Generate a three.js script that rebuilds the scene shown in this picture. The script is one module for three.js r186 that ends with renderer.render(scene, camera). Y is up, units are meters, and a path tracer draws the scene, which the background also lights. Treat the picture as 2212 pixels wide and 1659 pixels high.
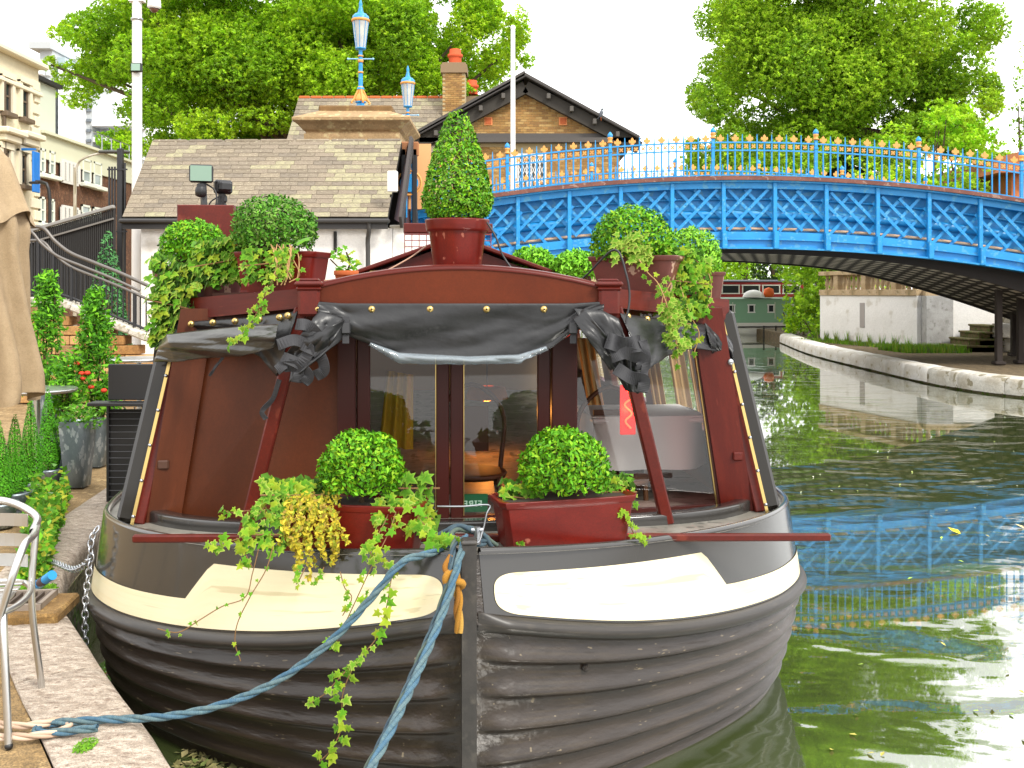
import * as THREE from 'three';
import { mergeGeometries } from 'three/addons/utils/BufferGeometryUtils.js';

// ---------- camera, sky, sun, exposure ----------
const scene = new THREE.Scene();
const camera = new THREE.PerspectiveCamera(2 * Math.atan(829.5 / 2150) * 180 / Math.PI, 4 / 3, 0.1, 700);
camera.position.set(0, 2.1, 0);
camera.lookAt(0, 2.1, -10);
camera.setViewOffset(2212, 1659, 0, 197.5, 2212, 1659);   // rise of the lens: verticals stay upright
camera.updateProjectionMatrix();
const renderer = new THREE.WebGLRenderer({ antialias: true });
renderer.setSize(1024, 768);
renderer.toneMapping = THREE.LinearToneMapping;
renderer.toneMappingExposure = 2.5;
renderer.shadowMap.enabled = true;
{ // overcast white sky
  const w = 64, h = 32, a = new Float32Array(w * h * 4);
  for (let y = 0; y < h; y++) for (let x = 0; x < w; x++) {
    const el = (y + 0.5) / h * 180 - 90, i = (y * w + x) * 4;
    const k = el < 0 ? 0.3 : 0.98 + 0.12 * Math.max(0, el / 90);
    a[i] = k; a[i + 1] = k; a[i + 2] = k * 1.005; a[i + 3] = 1;
  }
  const t = new THREE.DataTexture(a, w, h, THREE.RGBAFormat, THREE.FloatType);
  t.mapping = THREE.EquirectangularReflectionMapping; t.magFilter = THREE.LinearFilter; t.needsUpdate = true;
  scene.background = t; scene.environment = t;
}
const sun = new THREE.DirectionalLight(new THREE.Color(1, 0.96, 0.88), 1.5);
sun.position.set(34, 46, 24); sun.target.position.set(0, 0, -12);
sun.castShadow = true; sun.shadow.radius = 26; sun.shadow.mapSize.set(2048, 2048);
Object.assign(sun.shadow.camera, { left: -50, right: 50, top: 50, bottom: -50, near: 1, far: 160 });
scene.add(sun); scene.add(sun.target);

// ---------- helpers ----------
const V = (x, y, z) => new THREE.Vector3(x, y, z);
const PI = Math.PI;
function rng(seed) { let s = seed >>> 0; return () => { s = s + 0x6D2B79F5 | 0; let t = Math.imul(s ^ s >>> 15, 1 | s); t = t + Math.imul(t ^ t >>> 7, 61 | t) ^ t; return ((t ^ t >>> 14) >>> 0) / 4294967296; }; }
const R = rng(7);
const rr = (a, b, r = R) => a + (b - a) * r();
const lerp = (a, b, t) => a + (b - a) * t, clamp = (x, a = 0, b = 1) => Math.min(b, Math.max(a, x));
const smooth = (a, b, x) => { const t = clamp((x - a) / (b - a)); return t * t * (3 - 2 * t); };
function hash(x, y, s) { let h = Math.imul(x | 0, 374761393) + Math.imul(y | 0, 668265263) + Math.imul(s | 0, 1442695041) | 0; h = Math.imul(h ^ h >>> 13, 1274126177); return ((h ^ h >>> 16) >>> 0) / 4294967296; }
function vnoise(x, y, per = 1e9, s = 0) {
  const xi = Math.floor(x), yi = Math.floor(y), fx = x - xi, fy = y - yi, u = fx * fx * (3 - 2 * fx), v = fy * fy * (3 - 2 * fy);
  const m = (n) => ((n % per) + per) % per, h = (a, b) => hash(m(xi + a), m(yi + b), s);
  return lerp(lerp(h(0, 0), h(1, 0), u), lerp(h(0, 1), h(1, 1), u), v);
}
function fbm(x, y, per, s = 0, o = 4) { let a = 0.5, t = 0, n = 0; for (let i = 0; i < o; i++) { t += a * vnoise(x, y, per, s + i); n += a; a *= 0.5; x *= 2; y *= 2; per *= 2; } return t / n; }
// a point in the place from where it shows in the photograph (2212 wide) and its distance
const F = 2150, CX = 1106, CY = 632, EYE = 2.1;
const U = (px, py, d) => V((px - CX) / F * d, EYE - (py - CY) / F * d, -d);
const onY = (px, py, h) => U(px, py, F * (EYE - h) / (py - CY));       // on the level plane of height h
const onX = (px, py, X) => U(px, py, X * F / (px - CX));               // on the upright plane x = X

function tex(size, fn, srgb = true, sy = size) {
  const a = new Uint8Array(size * sy * 4);
  for (let y = 0; y < sy; y++) for (let x = 0; x < size; x++) {
    const c = fn(x / size, y / sy), i = (y * size + x) * 4;
    if (typeof c === 'number') a[i] = a[i + 1] = a[i + 2] = clamp(c) * 255; else for (let k = 0; k < 3; k++) a[i + k] = clamp(c[k]) * 255;
    a[i + 3] = 255;
  }
  const t = new THREE.DataTexture(a, size, sy, THREE.RGBAFormat);
  t.wrapS = t.wrapT = THREE.RepeatWrapping; t.magFilter = THREE.LinearFilter; t.minFilter = THREE.LinearMipmapLinearFilter; t.generateMipmaps = true;
  if (srgb) t.colorSpace = THREE.SRGBColorSpace; t.needsUpdate = true; return t;
}
const rep = (t, m, n = m) => { const c = t.clone(); c.repeat.set(1 / m, 1 / n); c.needsUpdate = true; return c; };
const KEY = 0.92; // paints and stones are a little darker than swatch cards
const hex = (h) => [(h >> 16 & 255) / 255 * KEY, (h >> 8 & 255) / 255 * KEY, (h & 255) / 255 * KEY];
const mixc = (a, b, t) => [lerp(a[0], b[0], t), lerp(a[1], b[1], t), lerp(a[2], b[2], t)];
// mottled colour: base <-> second by noise, plus fine grain and sparse specks
function mottle(c1, c2, o = {}) {
  const { per = 6, seed = 1, grain = 0.06, c3, t3 = 0.7, w3 = 0.08, stretch = 1, size = 256 } = o;
  const a = hex(c1), b = hex(c2), c = c3 !== undefined ? hex(c3) : null;
  return tex(size, (u, v) => {
    let k = smooth(0.3, 0.7, fbm(u * per, v * per * stretch, per, seed, 5));
    let q = mixc(a, b, k);
    if (c) q = mixc(q, c, smooth(t3, t3 + w3, fbm(u * per * 2 + 0.3, v * per * 2 * stretch, per * 2, seed + 40, 4)));
    const g = (hash(u * size, v * size, seed + 9) - 0.5) * 2 * grain + (vnoise(u * size / 4, v * size / 4, size / 4, seed + 3) - 0.5) * grain;
    return q.map((x) => x * (1 + g));
  });
}
const bumpN = tex(256, (u, v) => fbm(u * 12, v * 12, 12, 77, 5), false);
const grainN = tex(256, (u, v) => 0.6 * hash(u * 256, v * 256, 5) + 0.4 * vnoise(u * 64, v * 64, 64, 6), false);
function mat(color, o = {}) {
  const { m = 1, n, bump, bs = 0.004, bm = m, ...rest } = o;
  const p = { roughness: 0.7, ...rest };
  if (color && color.isTexture) p.map = rep(color, m, n ?? m); else if (color !== null && color !== undefined) p.color = typeof color === 'number' ? new THREE.Color().setRGB(...hex(color), THREE.SRGBColorSpace) : new THREE.Color(color);
  if (bump) { p.bumpMap = rep(bump, bm); p.bumpScale = bs; }
  const phys = ['clearcoat', 'transmission', 'sheen', 'ior', 'specularIntensity', 'thickness'].some((k) => k in p);
  return phys ? new THREE.MeshPhysicalMaterial(p) : new THREE.MeshStandardMaterial(p);
}
// uv in metres, by the way each face points
function boxUV(g) {
  if (g.index) g = g.toNonIndexed();
  const p = g.attributes.position, n = p.count, uv = new Float32Array(n * 2), a = V(), b = V(), c = V();
  for (let i = 0; i < n; i += 3) {
    a.fromBufferAttribute(p, i); b.fromBufferAttribute(p, i + 1); c.fromBufferAttribute(p, i + 2);
    const f = b.clone().sub(a).cross(c.clone().sub(a)), x = Math.abs(f.x), y = Math.abs(f.y), z = Math.abs(f.z);
    [a, b, c].forEach((q, k) => { const j = (i + k) * 2; if (x >= y && x >= z) { uv[j] = q.z; uv[j + 1] = q.y; } else if (y >= z) { uv[j] = q.x; uv[j + 1] = q.z; } else { uv[j] = q.x; uv[j + 1] = q.y; } });
  }
  g.setAttribute('uv', new THREE.BufferAttribute(uv, 2)); return g;
}
const clean = (g) => { for (const k of Object.keys(g.attributes)) if (!['position', 'normal', 'uv'].includes(k)) g.deleteAttribute(k); return g; };
function merge(list) { return mergeGeometries(list.flat(9).map((g) => { g = g.index ? g.toNonIndexed() : g; if (!g.attributes.uv) boxUV(g); if (!g.attributes.normal) g.computeVertexNormals(); return clean(g); })); }
// box with chamfered edges when b > 0
function box(w, h, d, x = 0, y = 0, z = 0, b = 0) {
  let g;
  if (b > 0) {
    b = Math.min(b, w * 0.45, h * 0.45, d * 0.45);
    const X = w / 2, Y = h / 2, Z = d / 2, pts = [];
    for (const sx of [-1, 1]) for (const sy of [-1, 1]) for (const sz of [-1, 1]) pts.push([sx, sy, sz]);
    const id = (sx, sy, sz, k) => { const q = [sx * X, sy * Y, sz * Z]; for (let j = 0; j < 3; j++) if (j !== k) q[j] -= [sx, sy, sz][j] * b; return q; };
    const tri = []; const quad = (p, q, r, s) => tri.push(p, q, r, p, r, s);
    const S = [-1, 1];
    for (let k = 0; k < 3; k++) for (const s of S) { // faces
      const [i, j] = [(k + 1) % 3, (k + 2) % 3]; const mk = (a, c) => { const v = [0, 0, 0]; v[k] = s; v[i] = a; v[j] = c; return id(...v, k); };
      const q = [mk(-1, -1), mk(1, -1), mk(1, 1), mk(-1, 1)]; s > 0 ? quad(...q) : quad(q[3], q[2], q[1], q[0]);
    }
    for (let k = 0; k < 3; k++) { // edges along axis k
      const [i, j] = [(k + 1) % 3, (k + 2) % 3];
      for (const a of S) for (const c of S) {
        const mk = (t, f) => { const v = [0, 0, 0]; v[k] = t; v[i] = a; v[j] = c; return id(...v, f); };
        const q = [mk(-1, i), mk(1, i), mk(1, j), mk(-1, j)]; a * c < 0 ? quad(...q) : quad(q[3], q[2], q[1], q[0]);
      }
    }
    for (const [sx, sy, sz] of pts) { const q = [id(sx, sy, sz, 0), id(sx, sy, sz, 1), id(sx, sy, sz, 2)]; sx * sy * sz > 0 ? tri.push(...q) : tri.push(q[2], q[1], q[0]); }
    g = new THREE.BufferGeometry(); g.setAttribute('position', new THREE.Float32BufferAttribute(tri.flat(), 3)); g.computeVertexNormals();
  } else g = new THREE.BoxGeometry(w, h, d);
  if (x || y || z) g.translate(x, y, z);
  return boxUV(g);
}
const boxAB = (x0, x1, y0, y1, z0, z1, b = 0) => box(Math.abs(x1 - x0), Math.abs(y1 - y0), Math.abs(z1 - z0), (x0 + x1) / 2, (y0 + y1) / 2, (z0 + z1) / 2, b);
function frame(a, b, up = V(0, 1, 0)) { // matrix: z along a->b, origin at the middle
  const z = b.clone().sub(a).normalize(); if (Math.abs(z.dot(up)) > 0.995) up = V(1, 0, 0);
  const x = up.clone().cross(z).normalize(), y = z.clone().cross(x);
  return new THREE.Matrix4().makeBasis(x, y, z).setPosition(a.clone().add(b).multiplyScalar(0.5));
}
const bar = (a, b, w, h, bev = 0, up) => box(w, h, a.distanceTo(b), 0, 0, 0, bev).applyMatrix4(frame(a, b, up));
const cyl = (a, b, r1, r2 = r1, seg = 12, open = false) => new THREE.CylinderGeometry(r2, r1, a.distanceTo(b), seg, 1, open).rotateX(PI / 2).applyMatrix4(frame(a, b));
function tube(pts, r, n = 24, seg = 6, closed = false) { return new THREE.TubeGeometry(new THREE.CatmullRomCurve3(pts, closed, 'centripetal'), n, r, seg, closed); }
function caps(pts, r) { return [new THREE.SphereGeometry(r, 8, 6).translate(...pts[0].toArray()), new THREE.SphereGeometry(r, 8, 6).translate(...pts[pts.length - 1].toArray())]; }
const lathe = (p, seg = 20, y = 0) => new THREE.LatheGeometry(p.map(([r, h]) => new THREE.Vector2(Math.max(r, 1e-4), h)), seg).translate(0, y, 0);
const shape = (pts, holes = []) => { const s = new THREE.Shape(pts.map((p) => new THREE.Vector2(p[0], p[1]))); for (const h of holes) s.holes.push(new THREE.Path(h.map((p) => new THREE.Vector2(p[0], p[1])))); return s; };
const extr = (pts, depth, bevel = 0, holes = []) => new THREE.ExtrudeGeometry(shape(pts, holes), { depth, bevelEnabled: bevel > 0, bevelThickness: bevel, bevelSize: bevel, bevelSegments: 1, curveSegments: 10 });
// sheet from f(u, v) -> Vector3; thick > 0 gives it a back and edges
function sheet(nu, nv, f, thick = 0) {
  const P = [], uv = [], idx = [];
  for (let j = 0; j <= nv; j++) for (let i = 0; i <= nu; i++) { const q = f(i / nu, j / nv); P.push(q.x, q.y, q.z); uv.push(i / nu, j / nv); }
  const W = nu + 1;
  for (let j = 0; j < nv; j++) for (let i = 0; i < nu; i++) { const a = j * W + i; idx.push(a, a + 1, a + W + 1, a, a + W + 1, a + W); }
  const g = new THREE.BufferGeometry(); g.setAttribute('position', new THREE.Float32BufferAttribute(P, 3)); g.setAttribute('uv', new THREE.Float32BufferAttribute(uv, 2)); g.setIndex(idx); g.computeVertexNormals();
  if (!thick) return g;
  const n = P.length / 3, N = g.attributes.normal.array, P2 = P.slice(), uv2 = uv.concat(uv), id2 = idx.slice();
  for (let i = 0; i < n * 3; i++) P2.push(P[i] - N[i] * thick);
  for (let i = 0; i < idx.length; i += 3) id2.push(idx[i] + n, idx[i + 2] + n, idx[i + 1] + n);
  const edge = []; for (let i = 0; i <= nu; i++) edge.push(i); for (let j = 1; j <= nv; j++) edge.push(j * W + nu); for (let i = nu - 1; i >= 0; i--) edge.push(nv * W + i); for (let j = nv - 1; j >= 0; j--) edge.push(j * W);
  for (let i = 0; i + 1 < edge.length; i++) { const a = edge[i], b = edge[i + 1]; id2.push(a, a + n, b + n, a, b + n, b); }
  const h = new THREE.BufferGeometry(); h.setAttribute('position', new THREE.Float32BufferAttribute(P2, 3)); h.setAttribute('uv', new THREE.Float32BufferAttribute(uv2, 2)); h.setIndex(id2); if (nu <= 2 || nv <= 2) { const k = h.toNonIndexed(); k.computeVertexNormals(); return k; } h.computeVertexNormals(); return h;
}
const flat = (g) => { g = g.toNonIndexed(); g.computeVertexNormals(); return boxUV(g); };
const used = {};
const numbered = (n) => { const k = used[n] = (used[n] ?? -1) + 1; return k ? `${n}_${String(k).padStart(3, '0')}` : n; };
function setup(o, m) { o.castShadow = o.receiveShadow = true; return o; }
function thing(name, label, category, group, pos) {
  const o = new THREE.Group(); o.name = numbered(name); o.userData = { label, category }; if (group) o.userData.group = group;
  if (pos) o.position.copy(pos); scene.add(o); return o;
}
function part(name, geo, material, parent, o = {}) {
  if (Array.isArray(geo)) geo = merge(geo); if (!geo.attributes.uv) geo = boxUV(geo);
  const m = setup(new THREE.Mesh(geo, material)); m.name = name; parent.add(m);
  if (o.at) m.position.copy(o.at); if (o.stuff) m.userData.kind = 'stuff'; if (o.label) m.userData.label = o.label; return m;
}
function solo(name, geo, material, label, category, group) { const m = part(numbered(name), geo, material, scene); m.userData = { label, category }; if (group) m.userData.group = group; return m; }
function struct(name, geo, material) { const m = part(numbered(name), geo, material, scene); m.userData.kind = 'structure'; return m; }
function inst(name, geo, material, mats, parent, cols) {
  const m = setup(new THREE.InstancedMesh(geo, material, mats.length)); m.name = name; mats.forEach((x, i) => m.setMatrixAt(i, x));
  if (cols) cols.forEach((c, i) => m.setColorAt(i, c)); m.userData.kind = 'stuff'; parent.add(m); return m;
}
// local uv in metres for a merged mesh made in world axes
const MB = (list) => boxUV(merge(list));

// ---------- materials ----------
const T = {
  sand: mottle(0x967c54, 0x836a44, { per: 8, grain: 0.22, c3: 0xad9468, t3: 0.62, w3: 0.15, seed: 3 }),
  granite: mottle(0xb6a898, 0x9a8b7b, { per: 12, grain: 0.25, c3: 0x7d6a5b, t3: 0.54, w3: 0.3, seed: 5, stretch: 2, size: 512 }),
  sandstone: mottle(0xa98a62, 0x9a7e58, { per: 6, grain: 0.1, c3: 0xbda97c, t3: 0.6, w3: 0.2, seed: 8 }),
  white: mottle(0xf6f2ec, 0xefebe4, { per: 4, grain: 0.03, c3: 0xdcd5c9, t3: 0.6, w3: 0.25, seed: 11 }),
  cream: mottle(0xe4dabf, 0xdcd0b2, { per: 4, grain: 0.03, c3: 0xcabd9c, t3: 0.72, seed: 12 }),
  hull: mottle(0x3a3632, 0x2f2c29, { per: 6, grain: 0.12, c3: 0x4b463f, t3: 0.56, w3: 0.25, seed: 14, size: 512 }),
  hullLow: (() => { // worn bitumen: soft blotches, level scrapes, sparse chips
    const a = hex(0x372d25), b = hex(0x2c241e), c = hex(0x453927), d = hex(0x85785f);
    return tex(1024, (u, v) => {
      let q = mixc(a, b, smooth(0.3, 0.7, fbm(u * 10, v * 10, 10, 15, 5)));
      q = mixc(q, c, 0.35 * smooth(0.62, 0.75, fbm(u * 4, v * 90, 4, 16, 1) * 0.6 + fbm(u * 12, v * 12, 12, 17, 3) * 0.4));
      const n = fbm(u * 60, v * 60, 60, 18, 3); q = mixc(q, d, 0.8 * smooth(0.82, 0.85, n));
      const g = 1 + (hash(u * 1024, v * 1024, 3) - 0.5) * 0.25; return q.map((x) => x * g);
    });
  })(),
  concrete: mottle(0xc9c4b8, 0xb3aa98, { per: 5, grain: 0.08, c3: 0x8c836b, t3: 0.62, seed: 17 }),
  mossy: mottle(0x8b8366, 0x6f6a48, { per: 7, grain: 0.15, c3: 0x5f7a2a, t3: 0.58, seed: 18 }),
  bark: mottle(0x6b5a45, 0x4a3d2f, { per: 8, grain: 0.15, c3: 0x8d8066, t3: 0.65, stretch: 0.3, seed: 19 }),
  earth: mottle(0x6b5a3d, 0x57482f, { per: 8, grain: 0.2, seed: 21 }),
  blue: mottle(0x1490d4, 0x1188ca, { per: 6, grain: 0.06, c3: 0x4a9cc8, t3: 0.64, w3: 0.06, seed: 22, size: 512 }),
  rust: mottle(0x7a4c40, 0x6a3f35, { per: 6, grain: 0.1, c3: 0x93766a, t3: 0.62, seed: 23 }),
  maroon: mottle(0x5f1d12, 0x56180f, { per: 6, grain: 0.07, c3: 0x6c2a1c, t3: 0.7, seed: 24 }),
  slate: [0x847867, 0x8a7d6b, 0x7d7263, 0x8e816d, 0x807462].map((c, i) => mottle(c, c - 0x0c0c0c, { per: 4, grain: 0.1, c3: 0xa89f88, t3: 0.66 + 0.04 * (i % 3), seed: 30 + i, size: 128 })),
  slateLichen: [0x8d836e, 0x92886f, 0x857b66].map((c, i) => mottle(c, 0x9f9977, { per: 5, grain: 0.12, c3: 0x7f7664, t3: 0.6, seed: 37 + i, size: 128 })),
  brick: [0xb0894e, 0xa17a42, 0xba965c, 0x967040, 0xaa8048].map((c, i) => mottle(c, c - 0x141008, { per: 4, grain: 0.12, seed: 45 + i, size: 64 })),
  canvas: mottle(0x222223, 0x1b1b1c, { per: 8, grain: 0.08, seed: 51 }),
  linen: mottle(0xaa9474, 0xa18b6b, { per: 6, grain: 0.06, seed: 52 }),
};
const M = {
  sand: mat(T.sand, { m: 1.1, bump: grainN, bs: 0.006, bm: 0.6, roughness: 0.95 }),
  granite: mat(T.granite, { m: 0.5, n: 0.5, bump: bumpN, bs: 0.012, bm: 0.5, roughness: 0.85 }),
  sandstone: mat(T.sandstone, { m: 1.6, bump: bumpN, bs: 0.01, bm: 0.7, roughness: 0.9 }),
  whiteWall: mat(T.white, { m: 2.4, bump: bumpN, bs: 0.006, bm: 0.9, roughness: 0.85 }),
  creamWall: mat(T.cream, { m: 5, roughness: 0.85 }),
  creamTrim: mat(0xe8dec4, { roughness: 0.8 }),
  concrete: mat(T.concrete, { m: 1.8, bump: bumpN, bs: 0.012, bm: 0.8, roughness: 0.9 }),
  mossy: mat(T.mossy, { m: 0.9, bump: bumpN, bs: 0.02, bm: 0.5, roughness: 0.95 }),
  earth: mat(T.earth, { m: 0.8, bump: bumpN, bs: 0.02, bm: 0.5, roughness: 1 }),
  bark: mat(T.bark, { m: 0.9, bump: bumpN, bs: 0.02, bm: 0.4, roughness: 0.95 }),
  blue: mat(T.blue, { m: 1.5, roughness: 0.42 }),
  blueLight: mat(T.blue, { m: 0.8, roughness: 0.4 }),
  blueDeep: mat(T.blue, { m: 2.2, roughness: 0.45 }),
  gold: mat(0xdf9c4c, { roughness: 0.5 }),
  goldDull: mat(0xcd8d45, { roughness: 0.55 }),
  rust: mat(T.rust, { m: 1.2, roughness: 0.8 }),
  black: mat(0x1c1c1e, { roughness: 0.45 }),
  blackMatt: mat(0x262422, { roughness: 0.85 }),
  darkWood: mat(0x2f2a27, { roughness: 0.7, bump: bumpN, bs: 0.004, bm: 0.3 }),
  whitePaint: mat(0xeceae6, { roughness: 0.5 }),
  maroon: mat(T.maroon, { m: 1.3, roughness: 0.34, specularIntensity: 0.55 }),
  maroonPot: mat(mottle(0x6b1a11, 0x60150e, { per: 7, grain: 0.07, c3: 0x9c5a48, t3: 0.79, w3: 0.02, seed: 63 }), { m: 0.5, roughness: 0.32, specularIntensity: 0.6 }),
  maroonWorn: mat(mottle(0x6a3329, 0x5c2a22, { per: 5, grain: 0.05, c3: 0xb3927c, t3: 0.7, w3: 0.02, seed: 61 }), { m: 0.5, roughness: 0.5 }),
  brass: mat(0xc9ad6c, { roughness: 0.3, metalness: 0.9 }),
  steel: mat(0xb9bcc0, { roughness: 0.3, metalness: 0.95 }),
  alu: mat(0xd4d4d2, { roughness: 0.28, metalness: 0.9 }),
  zinc: mat(mottle(0x8f9aa0, 0x7b878e, { per: 5, grain: 0.05, c3: 0xb4bdc2, t3: 0.6, seed: 62 }), { m: 0.4, roughness: 0.42, metalness: 0.75 }),
  glass: mat(0xffffff, { transmission: 1, thickness: 0, roughness: 0.02, ior: 1.62 }),
  soil: mat(0x33271c, { roughness: 1 }),
  terracotta: mat(0xc2622e, { roughness: 0.85 }),
  darkGlass: mat(0x2c3338, { roughness: 0.08 }),
  paleGlass: mat(0x8d9a94, { roughness: 0.1 }),
};
const slateM = T.slate.map((t) => mat(t, { m: 0.6, bump: bumpN, bs: 0.004, bm: 0.3, roughness: 0.8 }));
const slateLM = T.slateLichen.map((t) => mat(t, { m: 0.6, roughness: 0.85 }));
const brickM = T.brick.map((t) => mat(t, { m: 0.3, roughness: 0.9 }));

// ---------- water ----------
{
  const wave = tex(1024, (u, v) => {
    let h = 0.5 * fbm(u * 9, v * 16, 9, 90, 1) * 0; // long swell left out: a sheltered canal
    h += 0.68 * periodic(u, v, 6, 12, 91) + 0.26 * periodic(u, v, 15, 28, 92) + 0.06 * periodic(u, v, 40, 70, 93);
    return h;
  }, false);
  function periodic(u, v, pu, pv, s) { const a = u * pu + 0.5 * Math.sin(v * 2 * PI * 3 + s), b = v * pv + 0.35 * Math.sin(u * 2 * PI * 2 + s); return vn2(a, b, pu, pv, s); }
  function vn2(x, y, px, py, s) {
    const xi = Math.floor(x), yi = Math.floor(y), fx = x - xi, fy = y - yi, q = (t) => t * t * t * (t * (t * 6 - 15) + 10);
    const h = (a, b) => hash((((xi + a) % px) + px) % px, (((yi + b) % py) + py) % py, s);
    return lerp(lerp(h(0, 0), h(1, 0), q(fx)), lerp(h(0, 1), h(1, 1), q(fx)), q(fy));
  }
  const g = new THREE.PlaneGeometry(60, 190).rotateX(-PI / 2).translate(12, 0, -80);
  const p = g.attributes.position, uv = []; for (let i = 0; i < p.count; i++) uv.push(p.getX(i), p.getZ(i));
  g.setAttribute('uv', new THREE.Float32BufferAttribute(uv, 2));
  struct('canal_water', g, new THREE.MeshPhysicalMaterial({ color: new THREE.Color(0.05, 0.068, 0.02), roughness: 0.02, ior: 3.2, clearcoat: 1, clearcoatRoughness: 0.02, bumpMap: rep(wave, 4.4), bumpScale: 0.024 }));
}

// ---------- banks ----------
const land = (pts, top, bottom) => boxUV(extr(pts, top - bottom).rotateX(-PI / 2).translate(0, bottom, 0));
const QH = 0.5, quay = [[-0.1, 1.2], [-0.5, 2.2], [-1.11, 3.35], [-1.85, 4.45], [-2.5, 5.55], [-2.8, 6.9], [-3.0, 8.5], [-3.3, 11], [-3.3, 15], [-2.7, 19], [-2.3, 22.5]];
const COPE = 0.36;
{
  const inner = quay.map(([x, d], i) => { const a = quay[Math.max(0, i - 1)], b = quay[Math.min(quay.length - 1, i + 1)], l = Math.hypot(b[0] - a[0], b[1] - a[1]); return [x - (b[1] - a[1]) / l * COPE, d + (b[0] - a[0]) / l * COPE]; });
  struct('quay_paving', land([...inner, [-2.6, 60], [-3, 160], [40, 162], [40, 260], [-260, 260], [-260, -20], [-0.6, -20]], QH - 0.015, -0.6), M.sand);
  const edge = struct('quay_edge_wall', land([...quay.map(([x, d]) => [x - 0.03, d]), ...inner.slice().reverse().map(([x, d]) => [x - 0.02, d])], QH - 0.13, -0.6), M.mossy);
  // coping stones, one by one
  const cv = new THREE.CatmullRomCurve3(quay.map(([x, d]) => V(x, 0, -d)), false, 'centripetal'), L = cv.getLength();
  let s = 0; const r = rng(31);
  while (s < L - 0.3) {
    const len = rr(0.75, 1.3, r), e = Math.min(L, s + len), k = 8;
    const gr = sheet(k, 7, (u, v) => {
      const t = cv.getPointAt(clamp((s + 0.006 + (e - s - 0.012) * u) / L)), n = cv.getTangentAt(clamp((s + len * u) / L)); const side = V(n.z, 0, -n.x).normalize(); // to the left (land)
      // section: water face up, rounded nose, top to the inner edge
      const prof = [[0.0, -0.3], [0.0, -0.12], [0.008, -0.045], [0.03, -0.012], [0.07, 0], [0.18, 0.004], [0.3, 0.003], [COPE, 0]][Math.round(v * 7)];
      const w = (fbm(t.x * 4, t.z * 4 + v * 3, 1e6, 3, 3) - 0.5) * 0.02;
      return V(t.x, QH + prof[1] + w * 0.6, t.z).add(side.multiplyScalar(prof[0] + (v < 0.5 ? w : 0)));
    }, 0.03);
    part('coping_stone', boxUV(gr), M.granite, edge);
    s = e + 0.004;
  }
}
const PH = 0.35, towEdge = [[13.5, 16], [11.2, 18.2], [10.2, 19.8], [9.8, 20.8], [9.6, 22.5], [9.65, 26], [10.0, 33], [11.2, 41.5]];
{
  const inner = towEdge.map(([x, d]) => [x + 0.42, d]);
  struct('towpath', land([...inner, [11.7, 42.3], [12.5, 60], [16, 160], [260, 160], [260, -20], [60, -20], [20, 8]], PH - 0.02, -0.6), M.earth);
  const base = struct('towpath_edge_wall', land([...towEdge.map(([x, d]) => [x + 0.02, d]), ...inner.slice().reverse()], 0.06, -0.6), M.mossy);
  const cv = new THREE.CatmullRomCurve3(towEdge.map(([x, d]) => V(x, 0, -d)), false, 'centripetal'), L = cv.getLength(); let s = 0;
  const whiteStone = mat(mottle(0xf0ece6, 0xdfd8cc, { per: 4, grain: 0.05, c3: 0xc0b49c, t3: 0.62, w3: 0.2, seed: 70 }), { m: 1.3, roughness: 0.85 });
  while (s < L - 0.2) {
    const e = Math.min(L, s + rr(1.2, 1.6));
    const mid = cv.getPointAt((s + e) / 2 / L).z;
    part('coping_stone', boxUV(sheet(6, 5, (u, v) => {
      const q = (s + 0.008 + (e - s - 0.016) * u) / L, t = cv.getPointAt(clamp(q)), n = cv.getTangentAt(clamp(q)), side = V(-n.z, 0, n.x).normalize();
      const prof = [[0, 0.04], [0, PH - 0.1], [0.03, PH - 0.02], [0.1, PH], [0.3, PH + 0.005], [0.44, PH]][Math.round(v * 5)];
      return V(t.x, prof[1] + (fbm(t.x * 2, t.z * 2 + v, 1e6, 8, 3) - 0.5) * 0.03, t.z).add(side.multiplyScalar(prof[0]));
    }, 0.04)), mid < -23.5 ? whiteStone : M.concrete, base);
    s = e;
  }
}

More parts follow.
